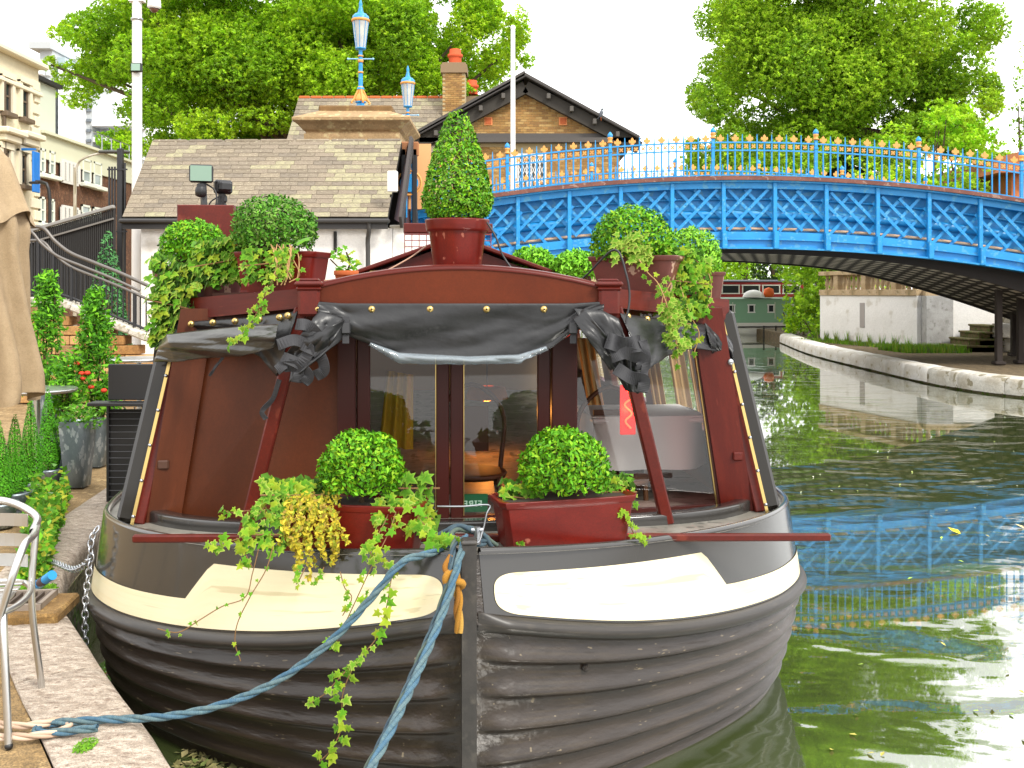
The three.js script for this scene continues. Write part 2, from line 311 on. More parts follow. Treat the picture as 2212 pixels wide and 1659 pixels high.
// ---------- the blue bridge ----------
const BD = 23, BX = 5.28;
const topY = (x) => 4.71 - (x - BX) ** 2 / 80;
const bpx = (px) => (px - CX) / F * BD;
{
  const br = thing('canal_bridge', 'bright blue arched iron canal bridge with lattice girder and gilded railing', 'bridge');
  const x0 = bpx(850), x1 = 15.5;
  const arcBar = (xa, xb, y0, y1, z0, z1, n = 40) => { // bar that follows the deck line, y0..y1 below it
    const g = [];
    for (let i = 0; i < n; i++) { const a = lerp(xa, xb, i / n), b = lerp(xa, xb, (i + 1) / n); g.push(sweepBox(a, b, y0, y1, z0, z1)); }
    return merge(g);
  };
  const sweepBox = (a, b, y0, y1, z0, z1) => { const g = new THREE.BoxGeometry(b - a, 1, z1 - z0), p = g.attributes.position; for (let i = 0; i < p.count; i++) { const X = (a + b) / 2 + p.getX(i), t = topY(X); p.setXYZ(i, X, t + (p.getY(i) > 0 ? y1 : y0), -(z0 + z1) / 2 + p.getZ(i)); } g.computeVertexNormals(); return boxUV(g); };
  const Z = BD;
  const gird = part('girder_plate', arcBar(x0, x1, -1.25, -0.2, Z + 0.3, Z + 0.35), M.blueDeep, br);
  part('top_flange', [arcBar(x0, x1, -0.2, -0.03, Z + 0.02, Z + 0.5), arcBar(x0, x1, -0.06, -0.02, Z - 0.1, Z + 0.02)], M.blue, br);
  part('deck_edge', [arcBar(x0, x1, -0.02, 0.05, Z - 0.16, Z + 0.3), arcBar(x0, x1, 0.05, 0.075, Z - 0.12, Z + 0.28)], M.rust, br);
  part('bottom_chord', arcBar(x0, x1, -1.58, -1.2, Z + 0.03, Z + 0.4), M.blue, br);
  part('bottom_flange', [arcBar(x0, x1, -1.39, -1.35, Z - 0.05, Z + 0.03), arcBar(x0, x1, -1.6, -1.56, Z - 0.12, Z + 0.03)], M.blueLight, br);
  part('water_pipe', arcTube(x0, x1, -0.78, Z + 0.27, 0.1), M.blue, br);
  part('pipe', arcTube(x0, x1, -1.12, Z + 0.22, 0.035), mat(0xc7a583, { roughness: 0.6 }), br);
  part('cable_conduit', arcTube(x0, x1, -0.42, Z + 0.26, 0.03), M.blueLight, br);
  function arcTube(a, b, dy, z, r) { const p = []; for (let i = 0; i <= 20; i++) { const x = lerp(a, b, i / 20); p.push(V(x, topY(x) + dy, -z)); } return new THREE.TubeGeometry(new THREE.CatmullRomCurve3(p), 60, r, 10); }
  // stiffeners and lattice
  const sp = bpx(1672) - bpx(1561), xs = []; for (let i = -7; i <= 8; i++) xs.push(bpx(1563) + i * sp);
  for (const x of xs) {
    if (x < x0 || x > x1) continue; const y = topY(x);
    part('stiffener', [boxAB(x - 0.045, x + 0.045, y - 1.2, y - 0.06, -Z + 0.04, -Z - 0.05, 0.01), boxAB(x - 0.06, x + 0.06, y - 1.6, y - 1.19, -Z + 0.16, -Z - 0.03, 0.015)], M.blueLight, br);
  }
  for (let i = 0; i < xs.length - 1; i++) {
    const xa = xs[i], xb = xs[i + 1]; if (xb < x0 || xa > x1 - 0.5) continue;
    const right = (xa + xb) / 2 > bpx(1620), midp = Math.abs((xa + xb) / 2 - bpx(1620)) < 0.7;
    for (let k = 0; k < 3; k++) for (const front of [1, 0]) {
      // a flat bar at 45 degrees; clipped to its panel
      const dir = (right ? -1 : 1) * (front ? 1 : -1), xc = lerp(xa, xb, (k + 0.5) / 3);
      const h = 0.95, run = 0.92; let x_0 = xc - dir * run / 2, x_1 = xc + dir * run / 2, t0 = 0, t1 = 1;
      const lo = xa + 0.03 - (front ? 0.12 : 0.2), hi = xb - 0.03 + (front ? 0.12 : 0.2);
      const cl = (v) => (v - x_0) / (x_1 - x_0); const ta = cl(lo), tb = cl(hi); t0 = Math.max(t0, Math.min(ta, tb)); t1 = Math.min(t1, Math.max(ta, tb));
      if (t1 - t0 < 0.15) continue;
      const P = (t) => { const x = lerp(x_0, x_1, t); return V(x, topY(xc) - 1.18 + h * t + 0.02, -Z - (front ? 0.075 + 0.006 * k : 0.13 + 0.006 * k)); };
      const bg = bar(P(t0), P(t1), 0.068, 0.022, 0, V(0, 0, 1));
      const lb = part('lattice_bar', bg, front ? M.blueLight : M.blue, br);
      if (front) part('rivet', [0.3, 0.55, 0.8].map((q) => new THREE.SphereGeometry(0.014, 6, 4).translate(...P(lerp(t0, t1, q)).add(V(0, 0, 0.012)).toArray())), M.blue, lb, { stuff: true });
    }
  }
  // railing: posts, balusters, spearheads, rosettes
  const postG = merge([box(0.075, 0.9, 0.075, 0, 0.45, 0, 0.012), box(0.1, 0.05, 0.1, 0, 0.7, 0, 0.01), box(0.12, 0.06, 0.12, 0, 0.03, 0, 0.012)]);
  const capG = lathe([[0.035, 0.9], [0.07, 0.905], [0.07, 0.93], [0.045, 0.94], [0.05, 0.99], [0.062, 1.0], [0.062, 1.03], [0.05, 1.04]], 10);
  const knobG = lathe([[0.05, 1.035], [0.064, 1.06], [0.06, 1.1], [0.035, 1.135], [0.012, 1.16], [0, 1.165]], 10);
  const balG = cyl(V(0, 0, 0), V(0, 0.9, 0), 0.019, 0.019, 6);
  const spikeG = cyl(V(0, 0.88, 0), V(0, 1.06, 0), 0.02, 0.008, 5);
  const fleurG = extr([[0, 0.155], [0.022, 0.12], [0.03, 0.085], [0.058, 0.1], [0.068, 0.07], [0.05, 0.04], [0.022, 0.045], [0.03, 0.01], [-0.03, 0.01], [-0.022, 0.045], [-0.05, 0.04], [-0.068, 0.07], [-0.058, 0.1], [-0.03, 0.085], [-0.022, 0.12]], 0.025, 0.006).scale(1.15, 1.1, 1).translate(0, 0.88, -0.012);
  const rosG = (() => { const g = []; for (let k = 0; k < 4; k++) { const a = PI / 4 + k * PI / 2; g.push(new THREE.CylinderGeometry(0.02, 0.02, 0.02, 8).rotateX(PI / 2).translate(0.036 * Math.cos(a), 0.78 + 0.036 * Math.sin(a), 0)); } g.push(new THREE.CylinderGeometry(0.02, 0.02, 0.03, 8).rotateX(PI / 2).translate(0, 0.78, 0)); return merge(g); })();
  const loRosG = rosG.clone().translate(0, -0.665, 0), smallFleur = fleurG.clone().translate(0, -0.88, 0).scale(0.85, 0.85, 1).translate(0, 0.205, 0);
  for (const G of [postG, capG, knobG, balG, spikeG, fleurG, rosG, loRosG, smallFleur]) if (!G.attributes.uv) boxUV(G);
  function railing(z, xa, xb, low, name) {
    const rails = part(name, [arcBar(xa, xb, 0.855, 0.885, z - 0.025, z + 0.025), arcBar(xa, xb, 0.67, 0.7, z - 0.022, z + 0.022), arcBar(xa, xb, 0.1, 0.125, z - 0.02, z + 0.02)], M.blueLight, br);
    const bay = bpx(1541) - bpx(1315), p0 = bpx(1541);
    for (let i = -4; i <= 3; i++) {
      const xp = p0 + i * bay * 0.985; if (xp < xa - 0.1 || xp > xb + 0.1) continue;
      const at = V(xp, topY(xp) + 0.06, -z), po = part('post', postG, M.blueLight, br, { at });
      part('post_collar', capG, M.gold, po); part('post_knob', knobG, M.blue, po);
    }
    for (let i = -4 * 14; i <= 3 * 14; i++) {
      const x = p0 + (i / 14) * bay * 0.985; if (x < xa || x > xb || i % 14 === 0) continue;
      const at = V(x, topY(x) + 0.0, -z), k = ((i % 14) + 14) % 14;
      const b = part('baluster', balG, M.blueLight, rails, { at });
      part(k % 2 ? 'finial' : 'spike', k % 2 ? fleurG : spikeG, k % 2 ? M.gold : M.blueLight, rails, { at });
      const xm = x + bay / 28;
      part('rosette', rosG, (k * 7 + i) % 3 ? M.gold : M.goldDull, rails, { at: V(xm, topY(xm), -z) });
      if (low) { part('rosette', loRosG, M.goldDull, rails, { at: V(xm, topY(xm), -z) }); if (k % 2) part('finial', smallFleur, M.gold, rails, { at: V(x, topY(x), -z) }); }
    }
  }
  railing(BD + 0.05, x0 + 0.15, x1, false, 'near_railing');
  railing(BD + 5.4, x0 + 0.6, x1, false, 'far_railing');
  part('deck', arcBar(x0, x1, -0.2, -0.05, Z + 0.5, Z + 5.2), M.concrete, br);
  part('far_girder', arcBar(x0, x1, -1.5, -0.02, Z + 5.2, Z + 5.5), M.blueDeep, br);
  // arched iron soffit: dark vault, with pale plates below for light through gaps
  const ay = (x) => { const pts = [[-3, 1.0], [-1.5, 1.9], [1, 2.7], [4, 3.02], [6, 3.03], [8.9, 2.85], [10.5, 2.55], [11.8, 2.19], [13.7, 1.57], [16, 0.7]]; let i = 0; while (i < pts.length - 2 && x > pts[i + 1][0]) i++; const [xa, a] = pts[i], [xb, b] = pts[i + 1]; return lerp(a, b, (x - xa) / (xb - xa)) ; };
  const ays = (x) => { let t = 0; for (let k = -3; k <= 3; k++) t += ay(x + k * 0.35); return t / 7; };
  const iron = mat(0x231d1a, { roughness: 0.85 });
  const strip = (xa, xb, n, z0, z1, th, off) => { const g = []; for (let i = 0; i < n; i++) { const a = lerp(xa, xb, i / n), b = lerp(xa, xb, (i + 1) / n); const bx = new THREE.BoxGeometry(b - a, 1, z1 - z0), p = bx.attributes.position; for (let k = 0; k < p.count; k++) { const X = (a + b) / 2 + p.getX(k); p.setXYZ(k, X, ays(X) + off + (p.getY(k) > 0 ? th : 0), -(z0 + z1) / 2 + p.getZ(k)); } bx.computeVertexNormals(); g.push(boxUV(bx)); } return merge(g); };
  part('soffit_vault', strip(x0, x1, 60, Z + 0.4, Z + 5.3, 0.08, 0), iron, br);
  part('front_web', (() => { const g = []; for (let i = 0; i < 44; i++) { const a = lerp(x0, x1, i / 44), b = lerp(x0, x1, (i + 1) / 44); const bx = new THREE.BoxGeometry(b - a, 1, 0.06), p = bx.attributes.position; for (let k = 0; k < p.count; k++) { const X = (a + b) / 2 + p.getX(k); p.setXYZ(k, X, p.getY(k) > 0 ? topY(X) - 1.55 : Math.min(ays(X), topY(X) - 1.6), -Z - 0.42 + p.getZ(k)); } bx.computeVertexNormals(); g.push(bx); } return g; })(), iron, br);
  const pale = mat(0xc4bcae, { roughness: 0.7 }), gapPlateG = box(0.18, 0.03, 0.27);  // solid plates; pale colour stands in for daylight through the lattice gaps
  for (let j = 0; j < 8; j++) for (let x = 4.6 + (j % 2) * 0.16; x < 13.8; x += 0.32) { const m = part('gap_light_plate', gapPlateG, pale, br, { at: V(x, ays(x) + 0.0125, -Z - 0.65 - j * 0.6) }); m.rotation.z = Math.atan((ays(x + 0.1) - ays(x - 0.1)) / 0.2); }
  part('far_rib', strip(x0, x1, 34, Z + 5.3, Z + 5.5, 0.5, -0.03), iron, br);
  // iron columns at the towpath
  for (const [px, d] of [[2157, 24.2], [2204, 24.6], [2190, 27.5]]) { const b = U(px, 800, d), c = part('column', [boxAB(b.x - 0.07, b.x + 0.07, PH, 2.2, b.z - 0.07, b.z + 0.07, 0.01), boxAB(b.x - 0.13, b.x + 0.13, PH, PH + 0.08, b.z - 0.13, b.z + 0.13, 0.02)], mat(0x2a2019, { roughness: 0.8 }), br); }
}
{ // abutments
  const a = thing('bridge_abutment', 'weathered tan stone bridge abutment behind iron columns on the towpath', 'abutment');
  for (let r = 0; r < 4; r++) for (let c = 0; c < 4; c++) part('stone_block', box(1.02, 0.42, 0.5, 15.1 + c * 1.04 - (r % 2) * 0.3, PH + 0.2 + r * 0.43, -29.4, 0.02), M.concrete, a);
  const b = thing('bridge_abutment', 'stone abutment carrying the bridge beside the slate roofed lodge', 'abutment');
  part('wall', boxAB(-7, -2.45, QH, 4.1, -22.9, -28.3), M.sandstone, b);
}

// ---------- the moored cafe boat ----------
const TH = 5 * PI / 180, BX0 = -0.164, BD0 = 3.8;
const boat = thing('canal_boat', 'wide black and cream canal boat with maroon cabin and rolled black canvas', 'boat', null, V(BX0, 0, -BD0));
boat.rotation.y = TH;
// a point in the boat's own axes from its place in the photograph and its distance s aft of the stem
function BL(px, py, s) {
  const c = Math.cos(TH), n = Math.sin(TH), k = (px - CX) / F, x = (k * (BD0 + s * c) + s * n - BX0) / (c - k * n), d = BD0 + x * n + s * c;
  return V(x, EYE - (py - CY) / F * d, -s);
}
const toWorld = (p) => p.clone().applyAxisAngle(V(0, 1, 0), TH).add(V(BX0, 0, -BD0));
const planPts = [[0.03, 0], [0.27, 0.09], [0.56, 0.23], [0.95, 0.48], [1.34, 0.78], [1.65, 1.1], [1.88, 1.5], [1.97, 2.0], [1.99, 3], [1.99, 6], [1.99, 9], [1.99, 12]];
const planC = new THREE.CatmullRomCurve3(planPts.map(([w, s]) => V(w, 0, s)), false, 'centripetal');
const planT = (t) => planC.getPoint(t);                       // t: 0 stem .. 1 stern
const planN = (t) => { const d = planC.getTangent(t); return V(d.z, 0, -d.x).normalize(); };
const yS = (s) => 0.52 + 0.32 * Math.exp(-s / 0.45), yT = (s) => 0.94 + 0.15 * Math.exp(-s / 0.6);
const wAt = (s) => { let a = 0, b = 1; for (let i = 0; i < 30; i++) { const m = (a + b) / 2; planT(m).z < s ? a = m : b = m; } return planT(a).x; };
const tAt = (s) => { let a = 0, b = 1; for (let i = 0; i < 30; i++) { const m = (a + b) / 2; planT(m).z < s ? a = m : b = m; } return a; };
const ry = (x) => Math.abs(x) < 0.66 ? 2.2 - 0.2 * x * x : 2.113 - 0.06 * (Math.abs(x) - 0.66) / 0.79;   // roof top
const hullUp = (side, t, y, out = 0) => { const p = planT(t), n = planN(t), v = (y - yS(p.z)) / (yT(p.z) - yS(p.z)); const o = -0.06 * v + out; return V(side * Math.max(0.012, p.x + n.x * o), y, -(p.z + n.z * o)); };
const ridge = (f) => { let b = 0; for (let k = 1; k <= 6; k++) { const q = f - k / 5.7; b += 0.034 * Math.exp(-((q / (q < 0 ? 0.06 : 0.016)) ** 2)); } return b; };
const hullLow = (side, t, f, out = 0) => { const p = planT(t), n = planN(t), y = yS(p.z) * (1 - f), o = -0.02 - 0.08 * f - 0.05 * f * f + ridge(f) * smooth(0, 0.06, t) + out; return V(side * Math.max(0.012, p.x + n.x * o), y, -(p.z + n.z * o)); };
{
  const blackPaint = mat(T.hull, { m: 0.9, roughness: 0.32, bump: bumpN, bs: 0.002, bm: 0.6, clearcoat: 0.25, clearcoatRoughness: 0.2 });
  const lowPaint = mat(T.hullLow, { m: 0.8, roughness: 0.34, bump: bumpN, bs: 0.004, bm: 0.3 });
  const band = mat(0x34322f, { roughness: 0.2, clearcoat: 0.5, clearcoatRoughness: 0.1 });
  const creamP = mat(mottle(0xf2e6c0, 0xeedfb4, { per: 4, grain: 0.015, c3: 0xd8caa0, t3: 0.66, w3: 0.1, seed: 64, size: 512 }), { m: 0.8, roughness: 0.3 });
  const brownP = mat(mottle(0x5a2c16, 0x512713, { per: 4, grain: 0.05, c3: 0x613019, t3: 0.62, w3: 0.2, seed: 69 }), { m: 1.4, roughness: 0.4, specularIntensity: 0.5 });
  const hull = part('hull', [1, -1].map((sd) => [
    sheet(100, 150, (u, v) => hullLow(sd, Math.pow(u, 1.4), v * 1.5)),
    sheet(90, 10, (u, v) => { const t = Math.pow(u, 1.4), s = planT(t).z; return hullUp(sd, t, lerp(yS(s) - 0.01, yT(s), v)); })]), lowPaint, boat);
  part('transom', boxAB(-1.98, 1.98, -0.3, 0.94, -12.02, -11.96), blackPaint, boat);
  for (const sd of [1, -1]) {
    part('topside_band', sheet(90, 8, (u, v) => { const t = lerp(0.012, 1, Math.pow(u, 1.4)), s = planT(t).z; return hullUp(sd, t, lerp(yS(s) + 0.02, yT(s) + 0.004, v), 0.003); }), band, boat);
    // cream panel: full height at the bow with a rounded end, low strip aft of a slanting break
    const t0 = tAt(0.028), tb = tAt(0.6), tc = tAt(0.69);
    part('cream_panel', sheet(140, 16, (u, v) => {
      const t = lerp(t0, 1, Math.pow(u, 1.8)), s = planT(t).z, lo = yS(s) + 0.045, e = smooth(0, 1, (t - t0) / (tAt(0.16) - t0));
      const hiBow = yT(s) - 0.075, hiAft = yS(s) + 0.16, q = clamp((t - tb) / (tc - tb)); let hi = lerp(hiBow, hiAft, q), l2 = lo;
      const k = Math.pow(clamp(1 - (1 - clamp((t - t0) / (tAt(0.075) - t0))) ** 3), 1 / 3), mid = (lo + hi) / 2 ; hi = lerp(mid, hi, k); l2 = lerp(mid, lo, k);
      return hullUp(sd, t, lerp(l2, hi, v), 0.007);
    }), creamP, boat);
    part('rubbing_strake', sheet(110, 8, (u, v) => { const t = lerp(0.002, 1, Math.pow(u, 1.4)), p = planT(t), n = planN(t), a = (v - 0.5) * PI, o = (0.05 * Math.cos(a) - 0.012) * smooth(0, 0.05, t); return V(sd * Math.max(0.01, p.x + n.x * o), yS(p.z) + 0.038 * Math.sin(a), -(p.z + n.z * o)); }), mat(T.hull, { m: 0.5, roughness: 0.4, color: 0xd8cfc4 }), boat);
    // rolled gunwale edge
    part('gunwale', sheet(90, 8, (u, v) => { const t = lerp(0.015, 1, Math.pow(u, 1.4)), p = planT(t), n = planN(t), a = v * PI * 1.3 - 0.3, o = -0.075 + 0.018 * Math.cos(a); return V(sd * Math.max(0.008, p.x + n.x * o), yT(p.z) + 0.018 * Math.sin(a), -(p.z + n.z * o)); }), band, boat);
  }
  part('bolt', [lathe([[0.0, 0.02], [0.014, 0.018], [0.016, 0]], 8).rotateX(PI / 2).translate(...hullLow(1, tAt(0.2), 0.22, 0.0).toArray())], lowPaint, boat);
  part('stem_post', [extr([[-0.028, 0.03], [-0.03, -0.02], [-0.018, -0.04], [0.018, -0.04], [0.03, -0.02], [0.028, 0.03]], 1.45, 0).rotateX(-PI / 2).rotateY(PI).translate(0, -0.3, 0), box(0.062, 0.02, 0.075, 0, 1.15, -0.0, 0.008)], mat(T.hull, { m: 0.6, roughness: 0.45, color: 0xffffff }), boat);
  // decks
  const deckM = mat(mottle(0x8f8a80, 0x7a766c, { per: 6, grain: 0.1, c3: 0x5d5a52, t3: 0.6, seed: 66 }), { m: 0.7, roughness: 0.45 });
  part('deck', boxUV(sheet(24, 80, (u, v) => { const s = 0.03 + 11.9 * Math.pow(v, 1.8), w = Math.max(0.01, wAt(s) - 0.075), x = lerp(-w, w, u); return V(x, yT(s) - 0.012 + 0.02 * (1 - (x / 1.9) ** 2), -s); })), deckM, boat);
  const cp = [[-1.63, 12], [-1.63, 5], [-1.63, 1.9], [-1.6, 1.42], [-1.36, 1.12], [-1.0, 0.94], [-0.5, 0.86], [0, 0.84], [0.5, 0.86], [1.0, 0.94], [1.36, 1.12], [1.6, 1.42], [1.63, 1.9], [1.63, 5], [1.63, 12]];
  const cc = new THREE.CatmullRomCurve3(cp.map(([x, s]) => V(x, 0, -s)), false, 'centripetal');
  part('coaming', sheet(120, 4, (u, v) => { const p = cc.getPoint(u), s = -p.z, q = [[0, 0], [0, 0.055], [0.01, 0.065], [0.07, 0.065], [0.075, 0]][Math.round(v * 4)], c = V(0, 0, -2.5), n = c.sub(p).setY(0).normalize(); return V(p.x + n.x * q[0], yT(s) - 0.01 + q[1], p.z + n.z * q[0]); }), band, boat);

  // cabin sides with window openings
  const wallP = (sd, y, s, out = 0) => V(sd * (1.6 - 0.19 * (y - 0.95) / 1.05 + out), y, -s);
  const slabW = (sd, y0, y1, s0, s1, th = 0.05) => sheet(1, 1, (u, v) => { const y = lerp(y0, y1, v); return wallP(sd, y, lerp(s0 === 1.3 ? 1.32 + 0.2 * (y - 0.95) : s0, s1, u)); }, sd > 0 ? -th : th);
  const wins = [[2.2, 3.4], [3.8, 5.2], [5.6, 7.0], [7.4, 8.8], [9.2, 10.6]];
  for (const sd of [1, -1]) {
    const g = [slabW(sd, 0.94, 1.25, 1.3, 11.8), slabW(sd, 1.8, 2.02, 1.3, 11.8)]; let a = 1.3;
    for (const [b, c] of [...wins, [11.8, 0]]) { g.push(slabW(sd, 1.25, 1.8, a, b)); a = c; }
    const wall = part('cabin_side', g.map(boxUV), M.maroon, boat);
    for (const [b, c] of wins) part('side_window', sheet(1, 1, (u, v) => wallP(sd, lerp(1.25, 1.8, v), lerp(b, c, u), -0.02)), M.glass, wall);
    // front jamb: maroon inner post, dark outer cladding strip, screws
    const j = part('jamb', bar(wallP(sd, 0.95, 1.29, -0.018), wallP(sd, 1.99, 1.5, -0.018), 0.055, 0.05, 0.006, V(0, 0, 1)), M.maroon, boat);
    part('jamb_cladding', bar(wallP(sd, 0.95, 1.34, 0.05), wallP(sd, 1.99, 1.55, 0.05), 0.1, 0.13, 0.02, V(0, 0, 1)), mat(0x26231e, { roughness: 0.15, specularIntensity: 0.6 }), boat);
    part('jamb_strip', bar(wallP(sd, 0.95, 1.235, 0.004), wallP(sd, 1.99, 1.435, 0.004), 0.016, 0.012, 0, V(0, 0, 1)), M.brass, boat);
    for (let k = 0; k < 6; k++) part('screw', new THREE.SphereGeometry(0.009, 8, 6).translate(...wallP(sd, 1.0 + k * 0.17, 1.232 + k * 0.033, 0.004).toArray()), M.steel, j);
    part('return_wall', sheet(1, 1, (u, v) => V(sd * (lerp(1.56, 1.4, u) - 0.17 * v), lerp(0.94, 2.02, v), -lerp(1.33, 1.36, u)), 0.03 * sd), sd < 0 ? brownP : M.maroon, boat);
    part('door_catch', box(0.055, 0.045, 0.03, sd * 1.47, 1.24, -1.31, 0.006), sd < 0 ? mat(0x4a2c1c, { roughness: 0.5 }) : M.maroon, boat);
  }
  // roof, fascias, corner posts
  const sf = (x) => Math.abs(x) < 0.66 ? 0.9 : 0.9 + 0.6 * (Math.abs(x) - 0.66) / 0.79;
  part('roof', boxUV(sheet(40, 30, (u, v) => { const x = lerp(-1.47, 1.47, u), s = lerp(sf(x), 11.9, v); return V(x, ry(x), -s); }, 0.035)), mat(mottle(0x6a2018, 0x5c1b14, { per: 5, grain: 0.05, c3: 0x7a3a2c, t3: 0.62, w3: 0.2, seed: 68 }), { m: 1, roughness: 0.35 }), boat);
  const arc = []; for (let i = 0; i <= 16; i++) { const x = lerp(-0.68, 0.68, i / 16); arc.push([x, ry(x) + 0.012]); }
  const fasciaM = mat(mottle(0x60270f, 0x57220d, { per: 4, grain: 0.04, c3: 0x672c14, t3: 0.62, w3: 0.2, seed: 65 }), { m: 1.3, roughness: 0.5, specularIntensity: 0.35 });
  part('front_fascia', extr([...arc, [0.68, 2.035], [0.4, 2.045], [-0.4, 2.045], [-0.68, 2.035]], 0.03, 0.004).translate(0, 0, -0.9), fasciaM, boat);
  part('fascia_lip', sheet(24, 3, (u, v) => { const x = lerp(-0.7, 0.7, u), q = [[0.04, 0.0], [0.045, 0.02], [0.0, 0.026], [-0.04, 0.02]][Math.round(v * 3)]; return V(x, ry(x) + 0.008 + q[1], -0.9 + q[0]); }), M.maroon, boat);
  for (const sd of [1, -1]) {
    part('side_fascia', sheet(12, 2, (u, v) => { const x = lerp(0.68, 1.48, u); return V(sd * (x + 0.004), lerp(ry(x) + 0.012, lerp(2.035, 1.95, u), v), -lerp(0.885, 1.5, u)); }, sd > 0 ? -0.03 : 0.03), M.maroon, boat);
    const cb = BL(sd > 0 ? 1318 : 664, 650, 0.86);
    part('corner_block', [box(0.1, 0.14, 0.07, 0.7 * sd, 2.06, -0.87, 0.012), box(0.13, 0.025, 0.1, 0.7 * sd, 2.14, -0.87, 0.01), box(0.115, 0.02, 0.085, 0.7 * sd, 2.118, -0.87, 0.008), box(0.09, 0.015, 0.08, 0.7 * sd, 2.158, -0.88, 0.006)], M.maroon, boat);
    part('front_post', bar(V(1.01 * sd, 0.97, -0.97), V(0.74 * sd, 2.03, -0.91), 0.062, 0.055, 0.008, V(0, 0, 1)), M.maroon, boat);
  }
  // front bulkhead: solid screen on the left, glazed screen on the right, double doors between
  part('screen_panel', sheet(1, 1, (u, v) => V(-lerp(1.41, 0.54, u) + 0.17 * v * (1 - u), lerp(0.93, 2.1, v), -lerp(1.36, 1.22, u)), 0.03), brownP, boat);
  const fr = mat(0x3f1610, { roughness: 0.4, specularIntensity: 0.5 });
  const rs = (u, v) => V(lerp(1.4, 0.58, u) - 0.17 * v * (1 - u), lerp(0.95, 2.1, v), -lerp(1.36, 1.22, u));
  const scr = part('screen_frame', [bar(rs(0, 0), rs(0, 1), 0.04, 0.04, 0, V(0, 0, 1)), bar(rs(0, 0.01), rs(1, 0.01), 0.04, 0.04), bar(rs(0.0, 0.99), rs(1, 0.99), 0.05, 0.05)], fr, boat);
  part('screen_pane', sheet(1, 1, (u, v) => rs(lerp(0.02, 0.98, u), lerp(0.02, 0.98, v))), M.glass, scr);
  part('glazing_bead', bar(rs(0.03, 0.02), rs(0.03, 0.98), 0.008, 0.012, 0, V(0, 0, 1)), M.brass, scr);
  const zb = -1.22, dh = 0.92;
  part('door_jamb', [boxAB(-0.6, -0.51, 0.92, 2.1, zb - 0.05, zb + 0.04, 0.006), boxAB(0.47, 0.6, 0.92, 2.1, zb - 0.05, zb + 0.04, 0.006), boxAB(-0.51, 0.47, 2.02, 2.1, zb - 0.05, zb + 0.04)], fr, boat);
  for (const [a, b] of [[-0.505, -0.047], [-0.04, 0.465]]) {
    const d = part('door', [boxAB(a, a + 0.065, dh, 2.01, zb - 0.02, zb + 0.02, 0.005), boxAB(b - 0.065, b, dh, 2.01, zb - 0.02, zb + 0.02, 0.005), boxAB(a + 0.065, b - 0.065, dh, dh + 0.06, zb - 0.018, zb + 0.018), boxAB(a + 0.065, b - 0.065, 1.93, 2.01, zb - 0.018, zb + 0.018)], fr, boat);
    part('door_pane', boxUV(sheet(1, 1, (u, v) => V(lerp(a + 0.06, b - 0.06, u), lerp(dh + 0.05, 1.94, v), zb))), M.glass, d);
    part('glazing_bead', boxAB(a > -0.1 ? a + 0.065 : b - 0.069, a > -0.1 ? a + 0.069 : b - 0.065, dh + 0.06, 1.93, zb + 0.018, zb + 0.022), M.brass, d);
  }
  // inside
  const wood = mat(mottle(0x4f3622, 0x45301e, { per: 4, grain: 0.08, stretch: 4, seed: 71 }), { m: 1, roughness: 0.5 });
  part('cabin_floor', boxAB(-1.55, 1.55, 0.56, 0.6, -1.42, -11.8), wood, boat);
  part('cabin_back_wall', boxAB(-1.5, 1.5, 0.6, 2.05, -7.98, -8.04), mat(0x8a6e48, { roughness: 0.8 }), boat);
  part('cabin_ceiling', boxAB(-1.38, 1.38, 2.02, 2.05, -1.5, -11.8), mat(0x8f7c5c, { roughness: 0.8 }), boat);
  for (const sd of [1, -1]) part('inner_lining', sheet(1, 1, (u, v) => V(sd * lerp(1.53, 1.5, v), lerp(0.6, 1.24, v), -lerp(1.5, 7.9, u))), mat(0x5e452a, { roughness: 0.7 }), boat);
  for (const [p0, p1, s] of [[1398, 1424, 2.5], [1448, 1480, 2.6], [1490, 1506, 2.7], [1256, 1290, 3.4]]) part('curtain', boxUV(sheet(14, 4, (u, v) => { const q = BL(lerp(p0 - 10, p1 - 10, u) + 34 * (1 - v), lerp(940, 730, v), s); return q.add(V(0, 0, 0.015 * Math.sin(u * 14))); }, 0.004)), mat(0xc9a46a, { roughness: 0.9 }), boat);
  part('curtain', boxUV(sheet(20, 8, (u, v) => BL(lerp(818, 892, u) + 18 * v * (1 - u), lerp(962, 800, v) + 10 * u, 1.6).add(V(0, 0, 0.02 * Math.sin(u * 18))), 0.004)), mat(0xb9911c, { roughness: 0.9 }), boat, { label: 'yellow curtain behind the door pane' });
  part('exit_sign', box(0.15, 0.09, 0.01, 0.075, 1.03, -1.26), signMat(), boat, { label: 'small green sign on the door pane' });
}
function signMat() { // lettering seen from behind through the pane
  const c = document.createElement('canvas'); c.width = 128; c.height = 80; const g = c.getContext('2d');
  g.fillStyle = '#0d5a34'; g.fillRect(0, 0, 128, 80); g.translate(128, 0); g.scale(-1, 1); g.fillStyle = '#b8d8c4'; g.font = 'bold 40px sans-serif'; g.textAlign = 'center'; g.fillText('FIRE', 64, 56);
  const t = new THREE.CanvasTexture(c); t.colorSpace = THREE.SRGBColorSpace; t.wrapS = t.wrapT = THREE.RepeatWrapping; t.repeat.set(1 / 0.15, 1 / 0.09); t.offset.set(0, -(0.985) / 0.09);
  return new THREE.MeshStandardMaterial({ map: t, roughness: 0.6 });
}
const inBoat = (o) => { o.position.copy(toWorld(o.position)); o.rotation.y += TH; return o; };
